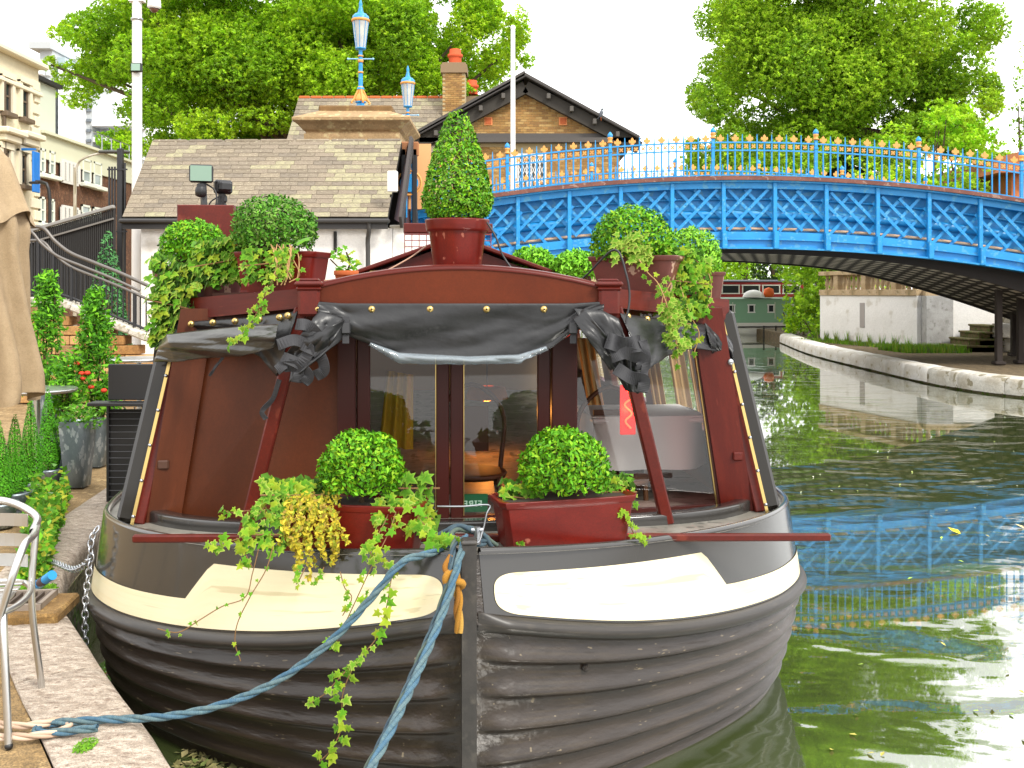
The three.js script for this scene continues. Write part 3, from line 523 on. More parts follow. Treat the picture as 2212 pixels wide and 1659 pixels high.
{ // things inside the boat
  const table = inBoat(thing('cafe_table', 'cafe table under a white cloth behind the right glass screen', 'table', null, V(1.12, 0.6, -2.15)));
  part('table_top', box(0.66, 0.03, 0.6, 0, 0.76, 0, 0.01), M.whitePaint, table);
  part('tablecloth', boxUV(sheet(48, 10, (u, v) => { const a = u * 2 * PI, r = 0.35 + 0.03 * v + 0.025 * v * Math.sin(a * 7), cx = Math.cos(a), cz = Math.sin(a), k = Math.pow(Math.pow(Math.abs(cx), 4) + Math.pow(Math.abs(cz) , 4), -0.25); return V(cx * k * r, 0.785 - 0.3 * v, cz * k * r * 0.9); }, 0.004)), mat(0xe9e6df, { roughness: 0.9 }), table);
  part('cloth_top', box(0.66, 0.006, 0.6, 0, 0.783, 0), mat(0xe9e6df, { roughness: 0.9 }), table);
  part('leg', cyl(V(0, 0, 0), V(0, 0.75, 0), 0.04, 0.03), M.darkWood, table);
  const lampM = mat(0xff9a2e, { emissive: 0xff8a1a, emissiveIntensity: 1.6, roughness: 0.6 });
  const lampP = toWorld(BL(1052, 852, 3.2));
  const pl = thing('pendant_lamp', 'small amber pendant lamp glowing inside the boat cabin', 'lamp', null, lampP);
  part('lamp_shade', boxUV(lathe([[0.05, 0.06], [0.13, 0.05], [0.15, -0.03]], 20)), mat(0x9a5a1e, { roughness: 0.7 }), pl);
  part('lamp_bulb', lathe([[0, -0.05], [0.06, -0.04], [0.1, -0.02], [0.1, 0.015], [0, 0.02]], 14), lampM, pl);
  part('cord', cyl(V(0, 0.05, 0), V(0, 2.02 - lampP.y, 0), 0.004), M.black, pl);
  const L = new THREE.PointLight(0xffa24a, 0.3, 0, 2); L.position.copy(lampP).add(V(0, -0.12, 0)); L.castShadow = true; scene.add(L);
  const neon = inBoat(thing('neon_sign', 'red neon sign hanging inside the glass screen', 'sign', null, BL(1356, 885, 1.5)));
  part('sign_board', box(0.085, 0.27, 0.012, 0, 0, 0, 0.004), mat(0x8c120c, { emissive: 0xd02018, emissiveIntensity: 0.55, roughness: 0.5 }), neon);
  part('neon_tube', tube([V(-0.02, 0.12, 0.012), V(0.022, 0.07, 0.012), V(-0.02, 0.03, 0.012), V(0.02, -0.02, 0.012), V(-0.015, -0.06, 0.012), V(0.015, -0.1, 0.012)], 0.006, 40, 6), mat(0xff5a3a, { emissive: 0xff4a2a, emissiveIntensity: 1.6 }), neon);
  const NL = new THREE.PointLight(0xff3a22, 0.12, 0, 2); NL.position.copy(neon.position).add(V(0, 0, 0.05)); NL.castShadow = true; scene.add(NL);
  for (const [px, py, s, lab] of [[1022, 1040, 2.0, 'wooden round backed cafe chair behind the door'], [1330, 1050, 1.75, 'wooden cafe chair in front of the clothed table']]) {
    const c = inBoat(thing('cafe_chair', lab, 'chair', 'chairs inside the boat cabin', BL(px, 1180, s).setY(0.6)));
    part('seat', lathe([[0, 0.43], [0.19, 0.43], [0.2, 0.45], [0.19, 0.465], [0, 0.465]], 20), mat(0x5e3a1c, { roughness: 0.6 }), c);
    part('backrest', [tube([V(-0.17, 0.45, -0.14), V(-0.18, 0.8, -0.17), V(0, 0.95, -0.18), V(0.18, 0.8, -0.17), V(0.17, 0.45, -0.14)], 0.014, 24, 6), boxAB(-0.1, 0.1, 0.55, 0.82, -0.17, -0.155)], mat(0x5a3a1a, { roughness: 0.5 }), c);
    for (const [x, z] of [[-0.14, -0.13], [0.14, -0.13], [-0.14, 0.13], [0.14, 0.13]]) part('leg', cyl(V(x, 0.44, z), V(x * 1.15, 0, z * 1.15), 0.015, 0.012), mat(0x5a3a1a, { roughness: 0.5 }), c);
  }
}
{ // canvas: valance, rolls, straps, snaps
  const vinyl = mat(T.canvas, { m: 0.5, roughness: 0.36, bump: bumpN, bs: 0.0008, bm: 0.25, specularIntensity: 0.9, side: THREE.DoubleSide });
  const web = mat(0x2c2c2f, { roughness: 0.75 });
  const ipl = (pts, x) => { let i = 0; while (i < pts.length - 2 && x > pts[i + 1][0]) i++; const [a, p] = pts[i], [b, q] = pts[i + 1]; const t = clamp((x - a) / (b - a)); return lerp(p, q, t); };
  const drape = (nu, nv, top, bot, s, o = {}) => boxUV(sheet(nu, nv, (u, v) => {
    const px = lerp(ipl(top.map((q, i) => [i / (top.length - 1), q[0]]), u), ipl(bot.map((q, i) => [i / (bot.length - 1), q[0]]), u), v);
    const py = lerp(ipl(top.map((q, i) => [i / (top.length - 1), q[1]]), u), ipl(bot.map((q, i) => [i / (bot.length - 1), q[1]]), u), v);
    const ss = typeof s === 'function' ? s(u) : s, { bulge = 0.05, wr = 0.03, fold = 3, k = 1, dir = 0, seed = 0 } = o;
    const w = (fbm(u * fold + v * dir * fold, v * k * 2 + u * dir, 1e6, 200 + seed, 4) - 0.5) * 2 * wr * smooth(0, 0.3, v) + (fbm(u * fold * 3 + v * dir * 2, v * 5, 1e6, 220 + seed, 3) - 0.5) * wr * 0.22 * smooth(0, 0.2, v);
    return BL(px, py, ss - bulge * Math.sin(PI * Math.pow(v, 0.8)) - w);
  }, 0.006));
  const val = part('canvas_valance', drape(70, 26, [[684, 652], [740, 656], [1000, 656], [1240, 656], [1306, 652]], [[690, 690], [746, 722], [862, 768], [1010, 776], [1120, 772], [1190, 752], [1238, 716], [1300, 690]], 0.85, { bulge: 0.01, wr: 0.034, fold: 4.5, k: 0.7, dir: 0.4, seed: 1 }), vinyl, boat, { label: 'sagging black canvas valance' });
  part('clear_window_strip', drape(40, 8, [[800, 742], [862, 764], [1010, 772], [1120, 768], [1180, 750]], [[798, 744], [864, 784], [1010, 786], [1120, 784], [1184, 754]], 0.83, { bulge: 0.02, wr: 0.03, fold: 12, seed: 5 }), mat(0xe4eef4, { roughness: 0.05, transmission: 0.8, thickness: 0, ior: 1.5 }), val);
  const snapG = merge([lathe([[0.004, 0.012], [0.009, 0.011], [0.016, 0.006], [0.017, 0]], 12).rotateX(PI / 2)]);
  for (const px of [686, 803, 929, 1051, 1175, 1298]) { const p = BL(px, 668, 0.845); part('snap', snapG, M.brass, boat, { at: p }); }
  for (const [px, py] of [[413, 700], [460, 697], [508, 694], [560, 690], [604, 686], [622, 682]]) part('snap', snapG, M.brass, boat, { at: BL(px, py, 0.9 + (640 - px) / 260 * 0.5 - 0.05) });
  for (const [px, py] of [[1356, 684], [1398, 690], [1446, 690]]) part('snap', snapG, M.brass, boat, { at: BL(px, py, 0.9 + (px - 1330) / 200 * 0.5 - 0.06) });
  for (const px of [747, 1238]) { const a = BL(px, 684, 0.815), b = BL(px, 742, 0.8); const st = part('strap', bar(a, b, 0.03, 0.008), web, boat); part('buckle', bar(BL(px, 696, 0.805), BL(px, 722, 0.795), 0.042, 0.02, 0.005), M.black, st); }
  // left of the left post: hanging triangle and the rolled flap
  part('canvas_flap', drape(30, 22, [[642, 672], [560, 684], [480, 690], [380, 696]], [[596, 812], [560, 770], [500, 742], [420, 740]], (u) => 0.88 + 0.5 * u, { bulge: 0.03, wr: 0.04, fold: 2, dir: 1.2, seed: 8 }), vinyl, boat);
  part('canvas_roll', drape(40, 26, [[600, 700], [520, 704], [440, 712], [360, 722], [344, 742]], [[590, 752], [520, 770], [440, 774], [380, 782], [332, 782]], (u) => 0.85 + 0.5 * u, { bulge: 0.05, wr: 0.05, fold: 4, dir: 0.8, seed: 11 }), mat(mottle(0x403f3a, 0x34332f, { per: 6, grain: 0.06, seed: 53 }), { m: 0.5, roughness: 0.28, clearcoat: 0.3, side: THREE.DoubleSide }), boat, { label: 'grey black rolled canvas flap at the cabin corner' });
  part('canvas_flap', drape(10, 20, [[392, 690], [350, 700], [336, 720]], [[380, 760], [350, 778], [330, 784]], (u) => 1.36 + 0.12 * u, { bulge: 0.03, wr: 0.04, seed: 13 }), vinyl, boat);
  // gathered cloth tied round the left post
  part('canvas_gather', drape(18, 24, [[742, 690], [736, 735]], [[640, 742], [626, 826]], 0.8, { bulge: 0.05, wr: 0.05, fold: 2, dir: 0.5, seed: 17 }), vinyl, boat);
  part('canvas_gather', drape(14, 24, [[690, 672], [750, 690]], [[612, 770], [690, 780]], 0.83, { bulge: 0.04, wr: 0.05, fold: 2, seed: 18 }), vinyl, boat);
  const ribbon = (pts, w, s0 = 0.76) => { const c = new THREE.CatmullRomCurve3(pts.map(([x, y, ds = 0]) => BL(x, y, s0 + ds)), false, 'centripetal'); return boxUV(sheet(26, 1, (u, v) => { const p = c.getPoint(u), t = c.getTangent(u), n = t.clone().cross(V(0, 0, 1)).normalize(); return p.addScaledVector(n, (v - 0.5) * w).add(V(0, 0, (v - 0.5) * w * 0.6 * Math.sin(u * 9))); }, 0.004)); };
  for (const [pts, w] of [[[[600, 745], [640, 735], [668, 752], [650, 785], [612, 792]], 0.05], [[[610, 770], [650, 790], [668, 812], [655, 828]], 0.045], [[[655, 745], [690, 765], [700, 800], [680, 812]], 0.05], [[[598, 800], [622, 785], [645, 800], [640, 826]], 0.045], [[[640, 700], [668, 705], [690, 730], [672, 760]], 0.05], [[[575, 905, 0.12], [566, 890, 0.12], [590, 860, 0.1], [604, 820, 0.05]], 0.022]]) part('tie_strap', ribbon(pts, w), web, boat);
  part('strap', ribbon([[484, 768, 0.4], [468, 790, 0.4], [452, 812, 0.4]], 0.012), web, boat);
  // right: folded bag hanging by the right post
  part('canvas_gather', drape(24, 30, [[1240, 668], [1300, 672], [1335, 690]], [[1352, 842], [1378, 850], [1396, 836]], 0.8, { bulge: 0.045, wr: 0.05, fold: 3, dir: 0.9, k: 0.6, seed: 23 }), vinyl, boat, { label: 'folded black canvas bag hanging by the right post' });
  part('canvas_gather', drape(16, 16, [[1238, 690], [1262, 668]], [[1318, 800], [1350, 770]], 0.79, { bulge: 0.06, wr: 0.04, fold: 1.4, seed: 25 }), vinyl, boat);
  for (const [pts, w] of [[[[1310, 735], [1345, 745], [1385, 742]], 0.075], [[[1320, 770], [1350, 762], [1388, 778], [1384, 800]], 0.06], [[[1330, 795], [1362, 815], [1390, 822], [1386, 848]], 0.06], [[[1388, 735], [1396, 770], [1390, 810]], 0.04]]) part('tie_strap', ribbon(pts, w, 0.72), web, boat);
  part('canvas_flap', drape(34, 22, [[1338, 678], [1400, 688], [1460, 690], [1540, 706]], [[1398, 800], [1440, 768], [1500, 752], [1560, 762]], (u) => 0.86 + 0.5 * u, { bulge: 0.03, wr: 0.06, fold: 3.5, dir: 0.6, seed: 29 }), vinyl, boat);
  part('canvas_flap', drape(16, 22, [[1520, 694], [1560, 712], [1580, 740]], [[1540, 770], [1572, 800], [1588, 796]], (u) => 1.34 + 0.1 * u, { bulge: 0.07, wr: 0.07, seed: 31 }), vinyl, boat);
  part('snap', snapG, M.steel, boat, { at: BL(1578, 782, 1.3) });
}
{ // roof furniture
  const onRoof = (px, s) => { const p = BL(px, 600, s); return V(p.x, ry(p.x), -s); };
  const h = inBoat(thing('roof_hatch', 'raised maroon gabled skylight on the boat roof behind the potted cone', 'hatch', null, V(0.02, 2.15, -2.35)));
  part('body', extr([[-0.62, 0], [0.62, 0], [0.62, 0.03], [0, 0.26], [-0.62, 0.03]], 1.5, 0).translate(0, 0, -1.5), M.maroon, h);
  for (const sd of [1, -1]) { part('roof_panel', bar(V(0, 0.29, -0.72), V(sd * 0.68, 0.045, -0.72), 1.6, 0.025, 0.006, V(0, 1, 0)), M.maroon, h); part('latch', box(0.05, 0.02, 0.02, sd * 0.5, 0.075, 0.06, 0.005), M.brass, h); }
  const lk = inBoat(thing('roof_locker', 'maroon locker box with sloping side standing on the boat roof', 'box', null, V(onRoof(440, 2.3).x, 2.06, -2.3)));
  part('body', extr([[-0.15, 0], [0.3, 0], [0.17, 0.56], [-0.15, 0.56]], 0.3, 0.006).translate(0, 0, -0.3), M.maroon, lk);
  for (const [px, py, w, hh, lab, ay] of [[434, 374, 0.14, 0.11, 'rectangular floodlight with pale green lens and motion sensor on roof locker', 0.15], [478, 405, 0.11, 0.085, 'black floodlight turned away behind the roof locker', -2.6]]) {
    const f = inBoat(thing('floodlight', lab, 'floodlight', null, BL(px, py, 2.35 + (ay < 0 ? 0.15 : 0)))); f.rotation.y += ay; const back = ay < 0;
    part('housing', [box(w, hh, 0.05, 0, 0, -0.03, 0.012), box(w * 0.7, hh * 0.7, 0.04, 0, 0, -0.07, 0.012)], M.black, f);
    part('lens', box(w * 0.88, hh * 0.84, 0.006, 0, 0, -0.003), mat(0x7e9a88, { roughness: 0.12 }), f);
    part('sensor', [lathe([[0.03, -0.09], [0.035, -0.11], [0.033, -0.14], [0.015, -0.15], [0, -0.15]], 14, hh / 2 - 0.05), box(0.05, 0.05, 0.05, 0, -hh / 2 - 0.03, -0.02, 0.01)], M.black, f);
    part('bracket', bar(V(0.01, -hh / 2, -0.04), V(0.02, back ? -0.2 : -0.26, -0.02), 0.03, 0.03), M.black, f);
    part('cable', tube([V(0.03, -0.06, -0.05), V(0.08, -0.1, -0.03), V(0.09, -0.17, -0.02), V(0.07, -0.22, -0.02)], 0.005, 16, 5), M.black, f);
  }
  const cr = inBoat(thing('wire_crate', 'maroon topped wire crate behind the potted cone on boat roof', 'crate', null, V(0.02, 2.2, -4.4)));
  part('top_board', box(0.72, 0.08, 0.3, 0, 0.42, 0, 0.008), M.maroon, cr);
  for (let i = 0; i <= 12; i++) part('wire', cyl(V(-0.35 + i * 0.058, 0, 0.14), V(-0.35 + i * 0.058, 0.4, 0.14), 0.004, 0.004, 5), mat(0x7d2b2b, { roughness: 0.5 }), cr);
  for (let i = 0; i < 8; i++) part('wire', cyl(V(-0.35, 0.02 + i * 0.05, 0.14), V(0.35, 0.02 + i * 0.05, 0.14), 0.004, 0.004, 5), mat(0x8d4444, { roughness: 0.5 }), cr);
  // pole lying across the foredeck
  const a = BL(287, 1163, 0.55), b = BL(1793, 1160, 0.55);
  solo('boat_pole', [bar(toWorld(a), toWorld(b), 0.035, 0.032, 0.006)], M.maroon, 'long maroon pole lying across the foredeck and overhanging both sides', 'pole');
  // wire and cable
  solo('black_cable', tube([[1052, 480, 0.98], [1070, 510, 0.96], [1088, 555, 0.95], [1120, 592, 0.94], [1170, 601, 1.0], [1240, 612, 1.0], [1330, 540, 0.86], [1352, 590, 0.83], [1360, 640, 0.82], [1352, 700, 0.8]].map(([x, y, s]) => toWorld(BL(x, y, s))), 0.0055, 90, 6), M.black, 'black cable looping over the front of the boat roof', 'cable');
  solo('pale_cord', tube([[920, 532, 1.3], [880, 560, 1.1], [820, 590, 1.0], [760, 602, 1.0], [700, 606, 1.0]].map(([x, y, s]) => toWorld(BL(x, y, s))), 0.004, 40, 5), mat(0xb08a72, { roughness: 0.8 }), 'pale cord tied from the roof hatch along roof edge', 'cord');
}

// ---------- foliage ----------
// leaves as small folded blades, merged; list of [position, outward normal, length] with a colour each
function leafMesh(items, o = {}) {
  const { w = 0.45, fold = 0.25, seed = 1, tilt = 0.9, cols = [[0.10, 0.30, 0.012], [0.055, 0.19, 0.01], [0.16, 0.38, 0.02]] } = o, r = rng(seed);
  const P = [], N = [], C = [], idx = []; const n = V(), t = V(), b = V(), q = V(); let base = 0;
  for (const [pos, nor, len, cc] of items) {
    n.copy(nor).add(V(rr(-1, 1, r), rr(-1, 1, r), rr(-1, 1, r)).multiplyScalar(tilt)).normalize();
    t.set(rr(-1, 1, r), rr(-1, 1, r), rr(-1, 1, r)).cross(n).normalize().addScaledVector(nor, 0.35).normalize(); b.copy(n).cross(t).normalize();
    const L = len, W = L * w; const c0 = cc ?? cols[Math.floor(r() * cols.length)], k = rr(0.75, 1.25, r);
    const pts = [[0, 0, 0], [0.45, 1, fold], [0.45, -1, fold], [1, 0, 0], [0.5, 0, -0.02]];
    for (const [a, s, f] of pts) { q.copy(pos).addScaledVector(t, L * (a - 0.3)).addScaledVector(b, W * s * 0.5).addScaledVector(n, W * f * Math.abs(s)); P.push(q.x, q.y, q.z); const nn = n.clone().addScaledVector(b, s * -0.5).normalize(); N.push(nn.x, nn.y, nn.z); C.push(c0[0] * k, c0[1] * k, c0[2] * k); }
    idx.push(base, base + 4, base + 1, base + 1, base + 4, base + 3, base, base + 2, base + 4, base + 2, base + 3, base + 4); base += 5;
  }
  const g = new THREE.BufferGeometry(); g.setAttribute('position', new THREE.Float32BufferAttribute(P, 3)); g.setAttribute('normal', new THREE.Float32BufferAttribute(N, 3)); g.setAttribute('color', new THREE.Float32BufferAttribute(C, 3)); g.setAttribute('uv', new THREE.Float32BufferAttribute(new Float32Array(P.length / 3 * 2), 2)); g.setIndex(idx); return g;
}
const glossLeaf = new THREE.MeshPhysicalMaterial({ vertexColors: true, roughness: 0.5, specularIntensity: 0.3, side: THREE.DoubleSide });
const thinLeaf = new THREE.MeshPhysicalMaterial({ vertexColors: true, roughness: 0.9, specularIntensity: 0.3, transmission: 0.4, thickness: 0, side: THREE.DoubleSide });
const twigM = mat(0x4a3a26, { roughness: 0.95 });
// bare twigs inside a clipped shrub, from a foot point to points that tip() gives
function twigs(n, foot, tip, seed, w = 0.004) { const r = rng(seed), g = []; for (let i = 0; i < n; i++) g.push(cyl(foot, tip(r), w, w * 0.5, 4)); return merge(g); }
const boxCols = [[0.085, 0.28, 0.006], [0.05, 0.18, 0.005], [0.14, 0.37, 0.01], [0.07, 0.23, 0.006], [0.2, 0.36, 0.012]];
const darkCols = [[0.06, 0.2, 0.012], [0.04, 0.14, 0.01], [0.1, 0.27, 0.02], [0.13, 0.24, 0.04]];
const sph = (r) => { const z = rr(-1, 1, r), a = r() * 2 * PI, k = Math.sqrt(1 - z * z); return V(k * Math.cos(a), z, k * Math.sin(a)); };
// ball / cone / dome of clipped small leaves; prof(h) gives the radius for h in 0..1
function clipped(n, rx, ry, leaf, seed, o = {}) {
  const r = rng(seed), it = [];
  for (let i = 0; i < n; i++) {
    const d = sph(r); if (o.dome && d.y < -0.55) continue;
    const bump = 1 + 0.26 * (fbm(d.x * 3.1 + seed, d.y * 3.1 + d.z * 2.3, 1e6, seed, 3) - 0.5) + rr(-0.03, 0.07, r), dep = 1 - 0.38 * Math.pow(r(), 2.4);
    it.push([V(d.x * rx, d.y * ry, d.z * rx).multiplyScalar(bump * dep), d, leaf * rr(0.7, 1.35, r)]);
  }
  return leafMesh(it, { seed: seed + 1, cols: o.cols ?? boxCols });
}
function topiaryBall(parent, c, r, ry, n, seed, o = {}) {
  const core = part('shrub', twigs(60, V(0, -ry * 0.75, 0), (q) => { const d = sph(q); return V(d.x * r * 0.85, d.y * ry * 0.85, d.z * r * 0.85); }, seed + 7), twigM, parent, { at: c });
  part('foliage', clipped(Math.round(n * 1.7), r, ry, o.leaf ?? 0.024, seed, o), glossLeaf, core, { stuff: true });
  for (let k = 0; k < 3; k++) part('stem', cyl(V(0, -ry * 0.7, 0), V((k - 1) * 0.02, -ry - (o.stem ?? 0.1), 0.01 * k), 0.009, 0.012, 6), twigM, core);
}
function trough(parent, w, h, d, material, taper = 0.88, soil = true) {
  const wall = (sx, sz, n) => n;
  const ring = (k, y) => [[-w / 2 * k, y, d / 2 * k], [w / 2 * k, y, d / 2 * k], [w / 2 * k, y, -d / 2 * k], [-w / 2 * k, y, -d / 2 * k]];
  const prof = [[taper, 0], [taper + (1 - taper) * 0.82, h * 0.84], [taper + (1 - taper) * 0.86, h * 0.86], [1.01, h * 0.87], [1.035, h * 0.98], [1.02, h], [0.95, h], [0.9, h * 0.9]];
  const g = sheet(32, prof.length - 1, (u, v) => { // rounded rectangle
    const [k, y] = prof[Math.round(v * (prof.length - 1))], a = u * 2 * PI - PI * 0.75, cx = Math.cos(a), cz = Math.sin(a), q = Math.pow(Math.abs(cx) ** 10 + Math.abs(cz) ** 10, -0.1); return V(cx * q * w / 2 * k, y, -cz * q * d / 2 * k);
  });
  const t = part('trough', [g, box(w * taper * 0.98, 0.01, d * taper * 0.98, 0, 0.006, 0)], material, parent);
  if (soil) part('soil', box(w * 0.9, 0.02, d * 0.86, 0, h * 0.9, 0), M.soil, parent);
  return t;
}
// ivy leaf: five lobes round a green middle with a pale rim
const ivyG = (() => {
  const rim = [[0, -0.12], [0.2, -0.28], [0.46, -0.2], [0.32, 0.02], [0.56, 0.26], [0.24, 0.3], [0.06, 0.72], [0, 0.8], [-0.06, 0.72], [-0.24, 0.3], [-0.56, 0.26], [-0.32, 0.02], [-0.46, -0.2], [-0.2, -0.28]];
  const make = (mid, edge, mixr) => {
    const P = [0, 0.08, 0.0], C = [...mid], idx = [], n = rim.length;
    rim.forEach(([x, y]) => { P.push(x * 0.55, 0.08 + (y - 0.08) * 0.6, 0.05 - 0.1 * Math.abs(x)); C.push(...mixc(mid, edge, mixr)); });
    rim.forEach(([x, y]) => { P.push(x, y, -0.16 * x * x - 0.05 * Math.max(0, y)); C.push(...edge); });
    for (let i = 0; i < n; i++) { const a = 1 + i, b = 1 + (i + 1) % n, c = a + n, d = b + n; idx.push(0, a, b, a, c, d, a, d, b); }
    const g = new THREE.BufferGeometry(); g.setAttribute('position', new THREE.Float32BufferAttribute(P, 3)); g.setAttribute('color', new THREE.Float32BufferAttribute(C, 3)); g.setIndex(idx); g.computeVertexNormals(); g.setAttribute('uv', new THREE.Float32BufferAttribute(new Float32Array(P.length / 3 * 2), 2)); return g;
  };
  return [make([0.1, 0.3, 0.01], [0.14, 0.36, 0.015], 0.3), make([0.12, 0.31, 0.012], [0.42, 0.5, 0.09], 0.15), make([0.17, 0.36, 0.012], [0.31, 0.45, 0.035], 0.3), make([0.25, 0.38, 0.012], [0.36, 0.44, 0.035], 0.5), make([0.07, 0.22, 0.008], [0.2, 0.38, 0.03], 0.2)];
})();
const vineM = mat(0x7a5a34, { roughness: 0.9 }), tanVine = mat(0xb08a5a, { roughness: 0.9 });
const ivyR = rng(99);
function ivyLeaf(parent, pos, size, face = V(0, 0.1, 1), kind) {
  const m = new THREE.Mesh(ivyG[kind ?? Math.floor(ivyR() * ivyG.length)], thinLeaf); m.name = 'leaf'; m.position.copy(pos); m.scale.setScalar(size * rr(0.75, 1.3, ivyR));
  const z = face.clone().add(V(rr(-1, 1, ivyR), rr(-0.6, 1, ivyR), rr(-0.6, 0.6, ivyR)).multiplyScalar(0.75)).normalize(), up = V(rr(-1, 1, ivyR), rr(-1.4, 0.2, ivyR), 0).normalize(), x = up.clone().cross(z).normalize(), y = z.clone().cross(x);
  m.quaternion.setFromRotationMatrix(new THREE.Matrix4().makeBasis(x, y, z)); parent.add(m); return m;
}
// trailing stem through photo points, with leaves left and right of it; everything in the parent's axes
function vine(parent, pts, n, size, o = {}) {
  const inv = parent.matrixWorld.clone().invert(), W = pts.map((p) => p.clone().applyMatrix4(inv)), c = new THREE.CatmullRomCurve3(W, false, 'centripetal');
  const st = part('vine', new THREE.TubeGeometry(c, Math.max(8, W.length * 5), o.r ?? 0.0022, 5), o.tan ? tanVine : vineM, parent);
  for (let i = 0; i < n; i++) { const t = o.from ? lerp(o.from, 1, (i + ivyR()) / n) : (i + ivyR()) / n, p = c.getPoint(t), sp = o.spread ?? size * 0.9; p.add(V(rr(-sp, sp, ivyR), rr(-sp, sp, ivyR) * 0.7, rr(0, sp, ivyR))); ivyLeaf(st, p, size, o.face, o.kind); }
  return st;
}
// leaves strewn through a volume given in photo terms
function ivyMass(parent, n, fn, size, nStuff = 0, o = {}) {
  parent.updateMatrixWorld(true); const inv = parent.matrixWorld.clone().invert(), st = part('ivy_stems', tube([0, 1, 2, 3].map((i) => fn(i / 3, 0.5).applyMatrix4(inv)), 0.004, 12, 5), vineM, parent);
  for (let i = 0; i < n; i++) { const p = fn(ivyR(), ivyR()).applyMatrix4(inv); ivyLeaf(st, p, size, o.face ?? V(0, 0.4, 1), o.kind); }
  if (nStuff) { const it = []; for (let i = 0; i < nStuff; i++) { const p = fn(ivyR(), ivyR()).applyMatrix4(inv).add(V(0, 0, -rr(0.02, 0.09, ivyR))); it.push([p, V(0, 0.3, 1), size * rr(0.8, 1.4, ivyR)]); } part('under_foliage', leafMesh(it, { w: 0.8, seed: 400 + n, cols: [[0.1, 0.26, 0.02], [0.16, 0.34, 0.03], [0.05, 0.14, 0.01]] }), thinLeaf, parent, { stuff: true }); }
}
const bw = (px, py, s) => toWorld(BL(px, py, s));
const potThing = (name, label, cat, group, local, yaw) => { const t = inBoat(thing(name, label, cat, group, local)); t.rotation.y += yaw; t.updateMatrixWorld(true); return t; };

// foredeck, right: maroon trough with a box ball and a little ivy
{
  const c = BL(1216, 1188, 0.44), t = potThing('planter_box', 'maroon trough with clipped box ball on the foredeck beside white hull panel', 'planter', 'planters on the boat', V(c.x, 1.03, c.z), 12 * PI / 180);
  trough(t, 0.6, 0.205, 0.23, M.maroonPot);
  topiaryBall(t, V(0.01, 0.32, 0), 0.187, 0.16, 3000, 11, { dome: 1 });
  const ww = (l) => l.map(([x, y, s]) => bw(x, y, s));
  vine(t, ww([[1120, 1095, 0.4], [1110, 1115, 0.33], [1122, 1140, 0.31], [1118, 1165, 0.3], [1126, 1190, 0.3]]), 5, 0.02, { r: 0.004, tan: 1, from: 0.8 });
  vine(t, ww([[1130, 1098, 0.4], [1122, 1118, 0.33], [1128, 1150, 0.31], [1122, 1170, 0.3]]), 2, 0.02, { r: 0.003, tan: 1 });
  vine(t, ww([[1280, 1092, 0.45], [1330, 1098, 0.4], [1352, 1118, 0.38], [1375, 1160, 0.4], [1402, 1166, 0.42]]), 34, 0.026, { kind: 2, spread: 0.02 });
  ivyMass(t, 34, (a, b) => bw(1085 + a * 90, 1040 + b * 62 + a * 10, 0.38 + a * 0.05), 0.042, 60);
  ivyMass(t, 26, (a, b) => bw(1296 + a * 80, 1030 + b * 66, 0.5), 0.032, 120);
  ivyMass(t, 12, (a, b) => bw(1150 + a * 150, 1082 + b * 16, 0.4), 0.036);
}
